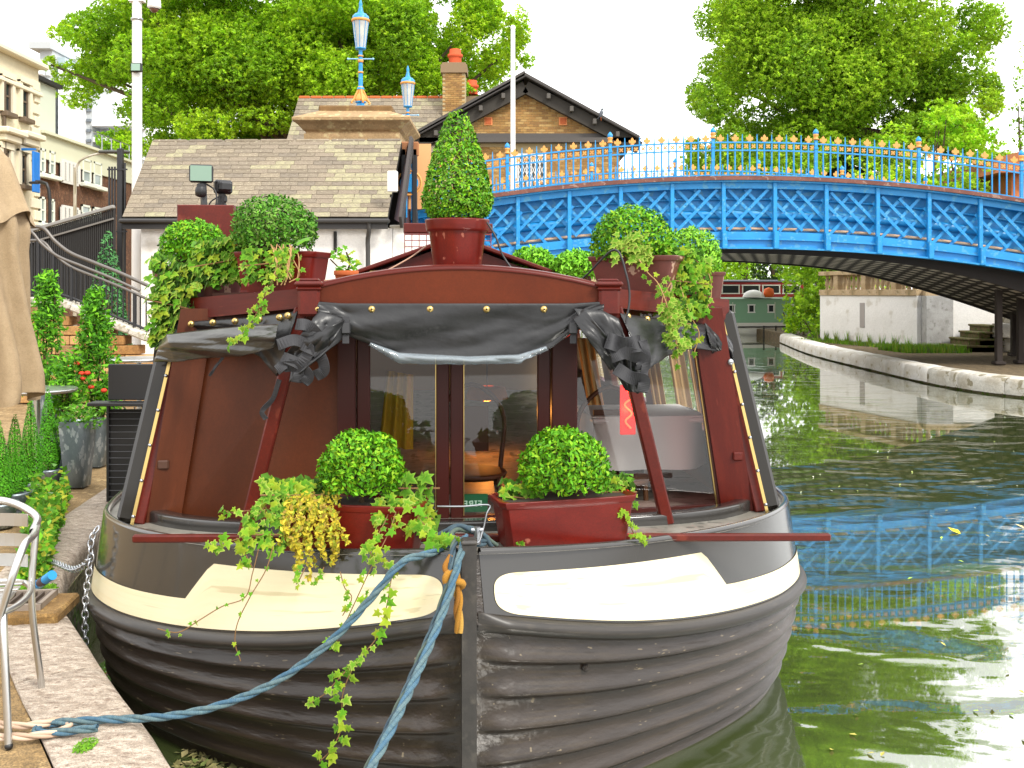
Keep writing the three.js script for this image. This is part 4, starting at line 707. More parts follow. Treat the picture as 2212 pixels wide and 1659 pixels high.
// foredeck, left: trough with ball, golden shrub, and long ivy trails
{
  const c = BL(762, 1180, 0.41), t = potThing('planter_box', 'maroon trough with box ball and long trailing ivy on the foredeck', 'planter', 'planters on the boat', V(c.x, 1.03, c.z), -16 * PI / 180);
  trough(t, 0.62, 0.205, 0.23, M.maroonPot);
  topiaryBall(t, V(0.04, 0.335, 0), 0.168, 0.155, 2800, 21, { dome: 1 });
  const r = rng(5), it = [], inv = t.matrixWorld.clone().invert();
  for (let i = 0; i < 1700; i++) { const k = Math.floor(r() * 15), e = 80 + 110 * hash(k, 3, 7), b = Math.pow(r(), 0.75), a = (k + 0.5) / 15, sw = 1 - 0.45 * b, px = lerp(616, 728, a) + 22 * b * (a - 0.2) + 10 * Math.sin(b * 5 + k * 2) + rr(-9, 9, r) * sw, py = 1062 + 14 * Math.abs(a - 0.5) + b * e + rr(-6, 6, r); const p = bw(px, py, 0.33 - 0.13 * Math.sin(b * 2.2) + rr(0, 0.06, r)).applyMatrix4(inv); it.push([p, V(0, 0.5, 1), rr(0.016, 0.028, r), [[0.62, 0.5, 0.035], [0.7, 0.58, 0.06], [0.5, 0.46, 0.04], [0.42, 0.3, 0.06], [0.35, 0.42, 0.04]][Math.floor(r() * 5)]]); }
  part('golden_foliage', leafMesh(it, { w: 0.5, seed: 44 }), thinLeaf, t, { stuff: true, label: 'golden yellow small leaved trailing shrub' });
  const ww = (l) => l.map(([x, y, s]) => bw(x, y, s));
  // main hanging trails
  vine(t, ww([[850, 1085, 0.33], [830, 1130, 0.2], [812, 1165, 0.12], [800, 1195, 0.08], [845, 1220, 0.0], [842, 1270, -0.03], [830, 1330, -0.05], [812, 1380, -0.05], [770, 1430, -0.06], [740, 1500, -0.06], [738, 1570, -0.06], [715, 1620, -0.06], [690, 1645, -0.06]]), 62, 0.034, { spread: 0.026 });
  vine(t, ww([[860, 1090, 0.3], [840, 1150, 0.1], [800, 1230, 0.05], [772, 1290, 0.02], [735, 1370, 0], [722, 1400, -0.02]]), 22, 0.034);
  vine(t, ww([[770, 1425, -0.05], [735, 1462, -0.06], [700, 1500, -0.06], [668, 1520, -0.06]]), 13, 0.03);
  vine(t, ww([[880, 1080, 0.3], [905, 1120, 0.2], [935, 1150, 0.15], [962, 1172, 0.1], [985, 1165, 0.08]]), 24, 0.042);
  vine(t, ww([[600, 1070, 0.45], [560, 1110, 0.3], [545, 1150, 0.25], [530, 1190, 0.22], [545, 1225, 0.18]]), 30, 0.038);
  vine(t, ww([[560, 1100, 0.35], [520, 1105, 0.3], [495, 1108, 0.3], [488, 1104, 0.3]]), 8, 0.03);
  vine(t, ww([[560, 1150, 0.25], [510, 1165, 0.22], [470, 1180, 0.2], [455, 1186, 0.2]]), 12, 0.034);
  vine(t, ww([[560, 1180, 0.22], [545, 1240, 0.18], [530, 1290, 0.15], [480, 1310, 0.13], [430, 1340, 0.12], [385, 1366, 0.11], [340, 1358, 0.1]]), 9, 0.02, { from: 0.25 });
  vine(t, ww([[590, 1180, 0.2], [575, 1230, 0.16], [540, 1290, 0.13], [512, 1350, 0.12], [508, 1390, 0.12], [520, 1428, 0.12]]), 6, 0.018);
  vine(t, ww([[660, 1225, 0.1], [648, 1250, 0.08], [640, 1262, 0.08]]), 7, 0.024); vine(t, ww([[700, 1225, 0.08], [688, 1250, 0.06], [680, 1262, 0.06]]), 6, 0.022);
  vine(t, ww([[735, 1235, 0.04], [745, 1270, 0.02], [760, 1290, 0.0], [740, 1330, -0.01]]), 10, 0.02);
  ivyMass(t, 60, (a, b) => bw(552 + a * 140 + b * 20, 1040 + b * 60, 0.38 - 0.07 * b), 0.044, 120);
  ivyMass(t, 34, (a, b) => bw(525 + a * 85, 1105 + b * 100, 0.26 - 0.06 * b), 0.036, 40);
  ivyMass(t, 58, (a, b) => bw(805 + a * 130, 1060 + b * 74 + a * 24, 0.32 - 0.1 * b), 0.046, 70);
  ivyMass(t, 10, (a, b) => bw(860 + a * 90, 1030 + b * 50, 0.36), 0.055, 0, { kind: 4 });
}
// cone in a round glossy pot on the roof
{
  const p = BL(988, 585, 1.12), t = potThing('potted_cone', 'clipped box cone in a glossy maroon round pot on boat roof', 'potted shrub', null, V(p.x, 2.212, p.z), 0);
  part('pot', lathe([[0, 0.004], [0.112, 0], [0.117, 0.01], [0.14, 0.185], [0.152, 0.188], [0.154, 0.2], [0.16, 0.24], [0.158, 0.247], [0.148, 0.247], [0.142, 0.225]], 40), M.maroonPot, t);
  part('soil', lathe([[0, 0.228], [0.145, 0.226]], 24), M.soil, t);
  const r = rng(61), it = [], core = []; const prof = (h) => 0.172 * Math.pow(Math.sin(Math.min(1, h * 3.2 + 0.28) * PI / 2), 0.6) * Math.pow(1 - h, 0.62) * 1.1 + 0.004;
  for (let i = 0; i < 6400; i++) { const h = 1 - Math.sqrt(r()) * 1.0, a = r() * 2 * PI, hh = clamp(h + rr(-0.02, 0.02, r), 0, 0.995), R1 = prof(hh) * (1 + 0.14 * (fbm(a * 2, hh * 7, 1e6, 5, 3) - 0.5)) * (1 - 0.25 * Math.pow(r(), 3)) + 0.004; it.push([V(R1 * Math.cos(a), 0.25 + hh * 0.545, R1 * Math.sin(a)), V(Math.cos(a), 0.45, Math.sin(a)).normalize(), rr(0.016, 0.03, r)]); }
  const sh = part('shrub', [cyl(V(0, 0.22, 0), V(0, 0.75, 0), 0.012, 0.004, 6), twigs(110, V(0, 0.3, 0), (q) => { const h = q() * q(), a = q() * 7, k = prof(h) * 0.85; return V(k * Math.cos(a), 0.27 + h * 0.5, k * Math.sin(a)); }, 63)], twigM, t);
  part('foliage', leafMesh(it, { seed: 62, cols: [...boxCols.slice(1), [0.13, 0.26, 0.03]] }), glossLeaf, sh, { stuff: true });
}
// roof, left
{
  const ly = (x) => ry(x) + 0.004;
  let p = BL(612, 600, 1.25), t = potThing('planter_box', 'maroon square planter with a box ball on stem and dry ivy, on roof edge', 'planter', 'planters on the boat', V(p.x, ly(p.x), p.z), -0.3);
  trough(t, 0.42, 0.2, 0.26, M.maroonPot, 0.86);
  topiaryBall(t, V(-0.05, 0.315, 0.0), 0.2, 0.165, 3000, 31, { cols: darkCols, dome: 1, stem: 0.16 });
  ivyMass(t, 60, (a, b) => bw(520 + a * 110, 540 + b * 70 - a * 10, 1.05), 0.036, 120);
  const ww = (l) => l.map(([x, y, s]) => bw(x, y, s));
  vine(t, ww([[620, 545, 1.02], [600, 590, 0.95], [570, 640, 0.9], [552, 680, 0.88], [530, 715, 0.86], [500, 745, 0.86]]), 70, 0.03, { spread: 0.03 });
  for (let k = 0; k < 16; k++) { const x = 585 + k * 3.4; vine(t, ww([[x, 528 + 3 * (k % 4), 1.08], [x + 8 - (k % 5) * 3, 550, 1.02], [x + 14 - (k % 7) * 4, 575 + (k % 3) * 10, 0.99], [x + 4 - (k % 3) * 6, 598 + (k % 4) * 6, 0.97]]), k % 3 ? 0 : 4, 0.028, { r: 0.003, tan: 1 }); }
  // broad leaf
  const lf = ivyLeaf(t, bw(655, 518, 1.05).applyMatrix4(t.matrixWorld.clone().invert()), 0.1, V(0, 1, 0.6), 0);
  p = BL(428, 640, 1.62); t = potThing('planter_box', 'brown trough with a box ball overgrown by bushy ivy at the roof corner', 'planter', 'planters on the boat', V(p.x, ly(p.x), p.z), -0.6);
  trough(t, 0.5, 0.18, 0.24, M.maroonWorn, 0.85);
  topiaryBall(t, V(-0.04, 0.28, 0), 0.168, 0.14, 2800, 41, { dome: 1 });
  ivyMass(t, 150, (a, b) => bw(316 + a * 105 * (1 - 0.25 * b), 562 + b * 190 + 20 * (a - 0.5), 1.42 - 0.06 * Math.sin(b * 3)), 0.046, 700, { face: V(-0.2, 0.5, 1) });
  ivyMass(t, 110, (a, b) => bw(410 + a * 140, 528 + b * 100 - a * 25, 1.3), 0.042, 500);
}
// roof, right
{
  const ly = (x) => ry(x) + 0.004, ww = (l) => l.map(([x, y, s]) => bw(x, y, s));
  let p = BL(1375, 606, 1.28), t = potThing('planter_box', 'peeling brown trough with box ball and variegated ivy on roof corner', 'planter', 'planters on the boat', V(p.x, ly(p.x), p.z), -0.5);
  trough(t, 0.46, 0.19, 0.25, M.maroonWorn, 0.78);
  topiaryBall(t, V(-0.03, 0.265, 0.0), 0.2, 0.175, 3200, 51, { dome: 1 });
  ivyMass(t, 50, (a, b) => bw(1325 + a * 75, 505 + b * 62, 1.08), 0.044, 0, { kind: 1 });
  ivyMass(t, 150, (a, b) => bw(1400 + a * 130, 530 + b * 140 + a * 14, 1.16 + 0.1 * a), 0.04, 420);
  ivyMass(t, 40, (a, b) => bw(1432 + a * 60, 650 + b * 100, 1.0), 0.036, 60, { kind: 1 });
  vine(t, ww([[1440, 600, 1.1], [1440, 660, 1.0], [1452, 700, 0.98], [1462, 740, 0.98], [1470, 770, 1.0]]), 44, 0.034, { kind: 1, spread: 0.035 });
  for (const l of [[[1380, 560, 1.05], [1400, 590, 1.02], [1420, 610, 1.0], [1450, 690, 0.98], [1466, 770, 0.98]], [[1470, 620, 1.1], [1490, 680, 1.08], [1510, 720, 1.1], [1500, 760, 1.1]], [[1450, 610, 1.05], [1430, 650, 1.02], [1448, 720, 1.0], [1462, 790, 1.0]], [[1500, 560, 1.3], [1530, 590, 1.3], [1536, 640, 1.3], [1520, 680, 1.25]]]) vine(t, ww(l), 12, 0.03, { r: 0.003, tan: 1 });
  p = BL(1500, 610, 1.95); t = potThing('planter_box', 'small trough with rounded box shrub behind peeling trough on roof', 'planter', 'planters on the boat', V(p.x, ly(p.x), p.z), -0.2);
  trough(t, 0.34, 0.16, 0.22, M.maroonWorn, 0.85);
  topiaryBall(t, V(-0.02, 0.25, 0), 0.17, 0.17, 2200, 71, { dome: 1, cols: [[0.17, 0.4, 0.02], [0.22, 0.45, 0.03], [0.1, 0.3, 0.015]] });
  for (const [px, s, r, lab] of [[1150, 2.6, 0.14, 'low mounded green shrub in round pot on roof beside the hatch'], [1245, 2.3, 0.15, 'leafy green mound in round pot on roof beside peeling trough']]) {
    p = BL(px, 600, s); t = potThing('potted_shrub', lab, 'potted shrub', null, V(p.x, ly(p.x), p.z), 0);
    part('pot', lathe([[0, 0], [0.08, 0], [0.1, 0.1], [0.105, 0.12], [0.09, 0.12]], 20), M.maroonWorn, t);
    topiaryBall(t, V(0, 0.14, 0), r, r * 0.72, 1400, 80 + px, { leaf: 0.03, dome: 1, stem: 0.02, cols: [[0.14, 0.4, 0.015], [0.2, 0.5, 0.03], [0.08, 0.26, 0.01]] });
  }
  p = BL(748, 600, 1.9); t = potThing('flower_pot', 'orange terracotta pot with leafy geranium beside the roof hatch', 'potted plant', null, V(p.x, ly(p.x), p.z), 0);
  part('pot', lathe([[0, 0], [0.05, 0], [0.064, 0.07], [0.07, 0.07], [0.07, 0.095], [0.06, 0.095]], 20), M.terracotta, t);
  part('stem', [tube([V(0, 0.08, 0), V(0.02, 0.14, 0), V(0.0, 0.2, 0)], 0.006, 10, 6), tube([V(0, 0.08, 0), V(-0.05, 0.12, 0), V(-0.09, 0.16, 0)], 0.004, 10, 5)], twigM, t);
  const r = rng(8); for (let k = 0; k < 26; k++) { const a = r() * 7, q = V(0.09 * Math.cos(a) * r() - 0.01, 0.1 + r() * 0.13, 0.05 * Math.sin(a)); ivyLeaf(t, q, 0.045, V(0, 0.8, 0.6), k % 3 ? 0 : 3); }
}

// ---------- slate roofs, brick walls ----------
// slates laid on a roof plane: A bottom-left, B bottom-right, C top-left edge points; each slate a mesh under parent
function slates(parent, A, B, TL, TR, cw, ch, seed, lichen) {
  const r = rng(seed), up = TL.clone().sub(A), rows = Math.round(up.length() / ch), nrm = B.clone().sub(A).cross(up).normalize(); if (nrm.y < 0) nrm.negate();
  const g = box(1, 1, 1, 0, 0, 0, 0.03); // shared, scaled per slate
  for (let j = 0; j < rows; j++) {
    const L = A.clone().lerp(TL, j / rows), Rr = B.clone().lerp(TR, j / rows), len = L.distanceTo(Rr), ux = Rr.clone().sub(L).normalize(); let x = j % 2 ? -cw * 0.5 : 0;
    while (x < len - 0.01) {
      const w0 = cw * rr(0.88, 1.12, r), a = Math.max(0, x), b = Math.min(len, x + w0 - 0.008); x += w0; if (b - a < 0.03) continue;
      const m = new THREE.Mesh(g, lichen && r() < lichen((a + b) / 2 / len, j / rows) ? slateLM[Math.floor(r() * slateLM.length)] : slateM[Math.floor(r() * slateM.length)]);
      m.name = 'slate'; const uy = up.clone().normalize().addScaledVector(nrm, -0.06 + rr(-0.012, 0.012, r)).normalize(), uz = ux.clone().cross(uy).normalize(); if (uz.y < 0) uz.negate();
      m.quaternion.setFromRotationMatrix(new THREE.Matrix4().makeBasis(ux, uy, ux.clone().cross(uy).normalize())); m.scale.set(b - a, ch * 1.35, 0.018);
      m.position.copy(L).addScaledVector(ux, (a + b) / 2).addScaledVector(up.clone().normalize(), ch * 0.55 + rr(-0.006, 0.006, r)).addScaledVector(nrm, 0.03); parent.add(m);
    }
  }
}
// brick facing on the plane z = zf between x0..x1 and y0..y1; inside(x, y) decides; the largest 300 as parts, the rest joined
function bricks(parent, x0, x1, y0, y1, zf, inside, bw_ = 0.22, bh = 0.074, seed = 1, most = 300) {
  const r = rng(seed), g = brickM.map(() => []), unit = box(1, 1, 0.03, 0, 0, 0); let n = 0, j = 0;
  for (let y = y0; y < y1; y += bh, j++) for (let x = x0 - (j % 2) * bw_ / 2; x < x1; x += bw_) {
    const cx = x + bw_ / 2, cy = y + bh / 2; if (!inside(cx, cy)) continue;
    const k = Math.floor(r() * brickM.length), dz = rr(0, 0.008, r);
    if (n++ < most) { const m = new THREE.Mesh(unit, brickM[k]); m.name = 'brick'; m.scale.set(bw_ - 0.012, bh - 0.012, 1); m.position.set(cx, cy, zf + dz); parent.add(m); }
    else g[k].push(box(bw_ - 0.012, bh - 0.012, 0.03, cx, cy, zf + dz));
  }
  g.forEach((l, k) => { if (l.length) part('brickwork', merge(l), brickM[k], parent, { stuff: true }); });
}
const mortar = mat(0xb8a47c, { roughness: 0.95 });

// ---------- the lodge with the slate roof ----------
{
  const t = thing('slate_lodge', 'small white lodge with broad lichened slate roof behind the boat', 'building');
  const A = U(266, 470, 19), B = U(838, 470, 19), TL = U(330, 308, 20.6), TR = U(868, 306, 20.6);
  part('wall', [boxAB(A.x + 0.25, B.x + 0.05, QH, A.y - 0.18, -19.25, -22.2)], M.whiteWall, t);
  const roof = part('roof', [boxUV(sheet(1, 1, (u, v) => A.clone().lerp(B, u).lerp(TL.clone().lerp(TR, u), v).add(V(0, -0.02, 0)), 0.06)), boxUV(sheet(1, 1, (u, v) => TL.clone().lerp(TR, u).lerp(V(lerp(A.x, B.x, u), A.y, -22.2), v).add(V(0, -0.02, 0)), 0.06))], M.blackMatt, t);
  slates(roof, A, B, TL, TR, 0.38, 0.13, 4, (u, v) => u > 0.7 ? 0.55 : 0.1);
  for (let i = 0; i < 7; i++) { const a = TL.clone().lerp(TR, i / 7 + 0.002), b = TL.clone().lerp(TR, (i + 1) / 7 - 0.002); part('ridge_tile', [bar(a, b, 0.1, 0.12, 0.03)], slateM[(i * 2) % 5], roof); }
  part('gutter', [bar(A.clone().add(V(-0.05, -0.07, 0.08)), B.clone().add(V(0.05, -0.07, 0.08)), 0.11, 0.09, 0.03), bar(A.clone().add(V(0, -0.16, 0.02)), B.clone().add(V(0, -0.16, 0.02)), 0.05, 0.12)], mat(0x2f2c2a, { roughness: 0.5 }), t);
  const dp = U(797, 482, 18.95); part('downpipe', tube([dp.clone(), dp.clone().add(V(0, -0.14, -0.02)), dp.clone().add(V(-0.04, -0.3, -0.12)), dp.clone().add(V(-0.04, -0.5, -0.14)), dp.clone().add(V(-0.04, -2.5, -0.14))], 0.045, 30, 8), mat(0x3a3734, { roughness: 0.5 }), t);
  // dark gable end with bargeboard to the right
  const gb = [U(838, 470, 19), U(868, 306, 20.6), V(B.x, A.y, -22.2)];
  part('gable', boxUV((() => { const g = new THREE.BufferGeometry(), q = gb.map((p) => p.clone().add(V(0.12, -0.03, 0))); g.setAttribute('position', new THREE.Float32BufferAttribute([...q[0].toArray(), ...q[2].toArray(), ...q[1].toArray()], 3)); g.computeVertexNormals(); return g; })()), mat(0x4a2a2a, { roughness: 0.7 }), t);
  part('bargeboard', [bar(gb[0].clone().add(V(0.25, -0.1, 0.05)), gb[1].clone().add(V(0.2, 0.0, 0)), 0.06, 0.3, 0.01), bar(gb[1].clone().add(V(0.2, 0, 0)), gb[2].clone().add(V(0.25, -0.1, 0)), 0.06, 0.3, 0.01)], mat(0x3a3330, { roughness: 0.7 }), t);
  part('alarm_box', box(0.2, 0.4, 0.08, ...U(848, 392, 18.9).toArray(), 0.02), M.whitePaint, t);
  part('side_wall', boxAB(B.x + 0.06, B.x + 0.62, QH, U(0, 490, 19).y, -19.3, -22), M.whiteWall, t);
  part('wall_cap', boxAB(B.x + 0.0, B.x + 0.66, U(0, 490, 19).y, U(0, 484, 19).y, -19.2, -22.05, 0.02), M.concrete, t);
  part('window_slit', box(0.06, 0.4, 0.05, ...U(724, 522, 19.22).toArray(), 0.01), M.blackMatt, t);
}
{ // stone pier and bridge lamps
  const t = thing('stone_pier', 'broad sandstone bridge pier with moulded cap under the near lamp', 'pier');
  const b = U(772, 300, 23), s = 23 / F;
  part('shaft', boxAB(b.x - 100 * s, b.x + 100 * s, QH, b.y, -22.2, -24.4), M.sandstone, t);
  part('cornice', flat(sheet(4, 8, (u, v) => { const pr = [[98, 0], [98, 5], [104, 9], [112, 18], [120, 24], [122, 26], [122, 32], [112, 36], [72, 54]][Math.round(v * 8)], a = [[-1, 1], [1, 1], [1, -1], [-1, -1], [-1, 1]][Math.round(u * 4)]; return V(b.x + a[0] * pr[0] * s, b.y + pr[1] * s, -23.3 + a[1] * (pr[0] * s - 0.05)); })), M.sandstone, t);
  part('cap_block', box(156 * s, 30 * s, 1.5, b.x + 2 * s, b.y + 50 * s, -23.3, 0.03), mat(T.sandstone, { m: 1.2, color: 0xc0b39a, roughness: 0.9 }), t);
  part('cap_top', box(60 * s, 8 * s, 0.6, b.x + 8 * s, b.y + 68 * s, -23.3, 0.03), M.sandstone, t);
}
function bridgeLamp(base, k, label) {
  const t = thing('bridge_lamp', label, 'street lamp', 'lamps on the bridge piers', base); t.scale.setScalar(k);
  const L = (p, m, n, par = t) => part(n, boxUV(lathe(p, 16)), m, par);
  L([[0.2, 0], [0.2, 0.03], [0.12, 0.05], [0.1, 0.12], [0.15, 0.13], [0.15, 0.16], [0.08, 0.18]], M.blue, 'foot');
  for (let i = 0; i < 4; i++) part('foot_scroll', tube([V(0.06, 0.5, 0), V(0.13, 0.36, 0), V(0.2, 0.2, 0), V(0.26, 0.14, 0), V(0.24, 0.1, 0)], 0.03, 12, 6).rotateY(i * PI / 2 + 0.4), M.gold, t);
  L([[0.14, 0.16], [0.17, 0.22], [0.12, 0.34], [0.07, 0.42], [0.09, 0.5], [0.1, 0.52]], M.gold, 'base_bulb');
  const col = L([[0.1, 0.5], [0.1, 0.54], [0.062, 0.58], [0.06, 0.9], [0.055, 1.25], [0.05, 1.62]], M.blueLight, 'column');
  for (const [y, h] of [[0.56, 0.05], [0.98, 0.05], [1.3, 0.08], [1.44, 0.04]]) L([[0.05, y - h / 2], [0.075, y - h / 2], [0.08, y], [0.075, y + h / 2], [0.05, y + h / 2]], M.gold, 'ring', col);
  part('ladder_bar', [cyl(V(-0.34, 1.36, 0), V(0.34, 1.36, 0), 0.018, 0.018, 8), new THREE.SphereGeometry(0.035, 8, 6).translate(-0.35, 1.36, 0), new THREE.SphereGeometry(0.035, 8, 6).translate(0.35, 1.36, 0)], mat(0x8cc1e4, { roughness: 0.4 }), t);
  const lan = L([[0.05, 1.6], [0.15, 1.63], [0.15, 1.66], [0.13, 1.67]], M.blue, 'lantern');
  part('pane', boxUV(lathe([[0.135, 1.67], [0.225, 2.4]], 16)), mat(0xf2f4f2, { transmission: 0.55, thickness: 0, roughness: 0.35 }), lan);
  for (let i = 0; i < 8; i++) { const a = i * PI / 4; part('glazing_bar', bar(V(0.137 * Math.cos(a), 1.67, 0.137 * Math.sin(a)), V(0.228 * Math.cos(a), 2.4, 0.228 * Math.sin(a)), 0.014, 0.014), M.blueLight, lan); }
  part('bulb', lathe([[0, 1.98], [0.08, 2.0], [0.09, 2.15], [0.08, 2.3], [0, 2.32]], 14), mat(0xf0e2b8, { roughness: 0.4 }), lan);
  L([[0.235, 2.4], [0.26, 2.42], [0.26, 2.46], [0.235, 2.48]], M.gold, 'rim', lan);
  L([[0.24, 2.48], [0.23, 2.55], [0.16, 2.62], [0.09, 2.64], [0.075, 2.7], [0.04, 2.85], [0.05, 2.88], [0.045, 2.93], [0.012, 3.04], [0, 3.05]], M.blueLight, 'hood', lan);
  return t;
}
bridgeLamp(U(779, 232, 23.2), 0.83, 'ornate blue and gold lamp standing on the broad sandstone pier');
bridgeLamp(U(881, 335, 28.8), 0.85, 'blue topped lamp beyond the pier at the far parapet');
{ // black gate post with a gilt plaque beside the lodge
  const t = thing('iron_gate', 'black iron gate with blue and gold roundel between lodge and bridge', 'gate'), z = 20.8;
  for (const px of [872, 896]) part('post', box(0.1, 4.6, 0.1, U(px, 0, z).x, QH + 2.3, -z, 0.01), M.black, t);
  part('top_rail', box(0.4, 0.3, 0.1, U(884, 0, z).x, U(0, 322, z).y, -z, 0.02), mat(0x9a6236, { roughness: 0.6 }), t);
  part('roundel', new THREE.CylinderGeometry(0.19, 0.19, 0.05, 24).rotateX(PI / 2).translate(...U(884, 395, z).toArray()), M.blueLight, t);
  part('scroll', new THREE.TorusGeometry(0.25, 0.025, 6, 24).translate(...U(884, 395, z).toArray()), M.gold, t);
  for (const px of [878, 890]) part('gate_bar', cyl(U(px, 340, z), U(px, 470, z), 0.018), M.blue, t);
  part('back_panel', box(0.5, 1.4, 0.03, U(905, 0, 21.3).x, U(0, 380, 21.3).y, -21.4), mat(0xd9a06a, { roughness: 0.8 }), t);
}
// ---------- the gabled toll house ----------
{
  const t = thing('gabled_house', 'yellow brick gabled house with black bargeboards and chimneys beyond the bridge', 'house'), D = 42, s = D / F, P = (px, py, d = D) => U(px, py, d);
  const ap = P(1135, 178), le = P(918, 308), re = P(1356, 308), base = QH;
  part('wall', [boxUV(extr([[le.x + 0.35, base], [re.x - 0.35, base], [re.x - 0.35, le.y + 0.1], [ap.x, ap.y - 0.1], [le.x + 0.35, le.y + 0.1]], 7).translate(0, 0, -D - 7))], mortar, t);
  const inG = (x, y) => { const k = x < ap.x ? (x - le.x) / (ap.x - le.x) : (re.x - x) / (re.x - ap.x); return y < lerp(le.y, ap.y, k) - 0.35 && !(y > P(0, 318).y && y < P(0, 290).y) && x > le.x + 0.35 && x < re.x - 0.35; };
  const wl = part('gable_brickwork', box(0.01, 0.01, 0.01, ap.x, ap.y - 1, -D), mortar, t);
  bricks(wl, le.x, re.x, P(0, 290).y, ap.y, -D, inG, 0.26, 0.105, 7, 290);
  const w2 = part('lower_brickwork', box(0.01, 0.01, 0.01, ap.x, P(0, 350).y, -D), mortar, t);
  bricks(w2, P(1180, 0).x, re.x, P(0, 425).y, P(0, 320).y, -D, inG, 0.26, 0.105, 8, 260);
  bricks(w2, le.x, P(1110, 0).x, P(0, 425).y, P(0, 320).y, -D, inG, 0.26, 0.105, 9, 30);
  // roof slopes and black bargeboards
  const oh = 0.5, Z0 = -D + oh, Z1 = -D - 7;
  const ra = P(1135, 165), rl = P(896, 297), rrt = P(1380, 300);
  for (const [e, n] of [[rl, 0], [rrt, 1]]) {
    const roof = part('roof', sheet(1, 1, (u, v) => V(lerp(e.x, ra.x, v), lerp(e.y, ra.y, v) + 0.05, lerp(Z0, Z1, u)), 0.1), mat(0x4a4540, { roughness: 0.7 }), t);
    part('bargeboard', bar(V(e.x, e.y - 0.1, Z0 + 0.03), V(ra.x, ra.y - 0.12, Z0 + 0.03), 0.06, 0.34, 0.01, V(0, 0, 1)).translate(0, 0, 0), M.darkWood, t);
    part('soffit', bar(V(e.x, e.y - 0.42, Z0 - 0.25), V(ra.x, ra.y - 0.52, Z0 - 0.25), 0.5, 0.3, 0, V(0, 0, 1)), mat(0x353029, { roughness: 0.8 }), t);
    for (let k = 1; k < 5; k++) part('purlin_end', box(0.16, 0.22, 0.3, lerp(e.x, ra.x, k / 5), lerp(e.y, ra.y, k / 5) - 0.42, Z0, 0.02), mat(0x55504a, { roughness: 0.7 }), t);
  }
  part('string_course', [boxAB(le.x - 0.2, re.x + 0.3, P(0, 310).y, P(0, 300).y, -D + 0.4, -D), boxAB(le.x - 0.1, re.x + 0.2, P(0, 300).y, P(0, 289).y, -D + 0.12, -D)], mat(0x4b4540, { roughness: 0.6 }), t);
  for (const px of [1055, 1216]) { const v = P(px, 262, D); const f = part('air_vent', box(0.34, 0.34, 0.06, v.x, v.y, -D + 0.03), mat(0xe08a52, { roughness: 0.8 }), t); part('grille', box(0.24, 0.24, 0.05, v.x, v.y, -D + 0.06), mat(0xb85c2c, { roughness: 0.8 }), f); }
  // white folding grille door
  const g0 = P(1112, 332), g1 = P(1180, 440), door = part('door', boxAB(g0.x, g1.x, g1.y, g0.y, -D + 0.06, -D), M.whitePaint, t);
  part('door_opening', boxAB(g0.x + 0.15, g1.x - 0.1, g1.y, g0.y - 0.1, -D + 0.08, -D), mat(0x5a5a58, { roughness: 0.6 }), door);
  for (let i = 0; i <= 6; i++) part('grille_bar', boxAB(lerp(g0.x + 0.15, g1.x - 0.1, i / 6) - 0.02, lerp(g0.x + 0.15, g1.x - 0.1, i / 6) + 0.02, g1.y, g0.y - 0.1, -D + 0.12, -D + 0.09), M.whitePaint, door);
  for (let i = 0; i < 6; i++) for (let j = 0; j < 5; j++) { const xa = lerp(g0.x + 0.15, g1.x - 0.1, i / 6), xb = lerp(g0.x + 0.15, g1.x - 0.1, (i + 1) / 6), ya = lerp(g1.y, g0.y - 0.1, j / 5), yb = lerp(g1.y, g0.y - 0.1, (j + 1) / 5); part('grille_link', [bar(V(xa, ya, -D + 0.13), V(xb, yb, -D + 0.13), 0.025, 0.02), bar(V(xa, yb, -D + 0.14), V(xb, ya, -D + 0.14), 0.025, 0.02)], M.whitePaint, door); }
  // left wing with pale slate roof
  const A = P(612, 330, 41.5), B = P(985, 330, 41.5), TL = P(646, 211, 44), TR = P(1000, 211, 44);
  part('wing_wall', boxAB(A.x + 0.3, B.x, base, A.y, -41.8, -47), mortar, t);
  const wr = part('wing_roof', [boxUV(sheet(1, 1, (u, v) => A.clone().lerp(B, u).lerp(TL.clone().lerp(TR, u), v), 0.1)), boxUV(sheet(1, 1, (u, v) => TL.clone().lerp(TR, u).lerp(V(lerp(A.x, B.x, u), A.y, -46.5), v), 0.1))], M.blackMatt, t);
  slates(wr, A, B, TL, TR, 0.5, 0.29, 14, () => 0.2);
  for (let i = 0; i < 14; i++) { const a = TL.clone().lerp(TR, i / 14), b = TL.clone().lerp(TR, (i + 1) / 14 - 0.003); part('ridge_tile', bar(a, b, 0.22, 0.14, 0.04), M.terracotta, wr); }
  // chimneys
  for (const [x0, x1, y0, pots, d] of [[956, 1005, 135, [[982, 102]], 43], [1004, 1038, 208, [[1018, 170]], 46]]) {
    const a = P(x0, y0, d), b = P(x1, y0, d), ch = part('chimney', boxAB(a.x, b.x, 6, a.y, -d, -d - 0.9), mortar, t);
    bricks(ch, a.x, b.x, P(0, 240, d).y, a.y - 0.45, -d + 0.005, (x) => x > a.x + 0.05 && x < b.x - 0.05, 0.24, 0.09, 20 + x0, 120);
    part('chimney_cap', [boxAB(a.x - 0.08, b.x + 0.08, a.y - 0.45, a.y - 0.1, -d + 0.1, -d - 1), boxAB(a.x - 0.02, b.x + 0.02, a.y - 0.1, a.y, -d + 0.05, -d - 0.95)], mat(0x8a7358, { roughness: 0.9 }), ch);
    for (const [px, py] of pots) { const q = P(px, py, d); part('chimney_pot', lathe([[0.28, -0.65], [0.27, -0.35], [0.33, -0.33], [0.33, -0.22], [0.25, -0.2], [0.25, 0], [0.2, 0]], 16).translate(q.x, q.y, -d - 0.45), mat(0xd9562a, { roughness: 0.8 }), ch); }
  }
}
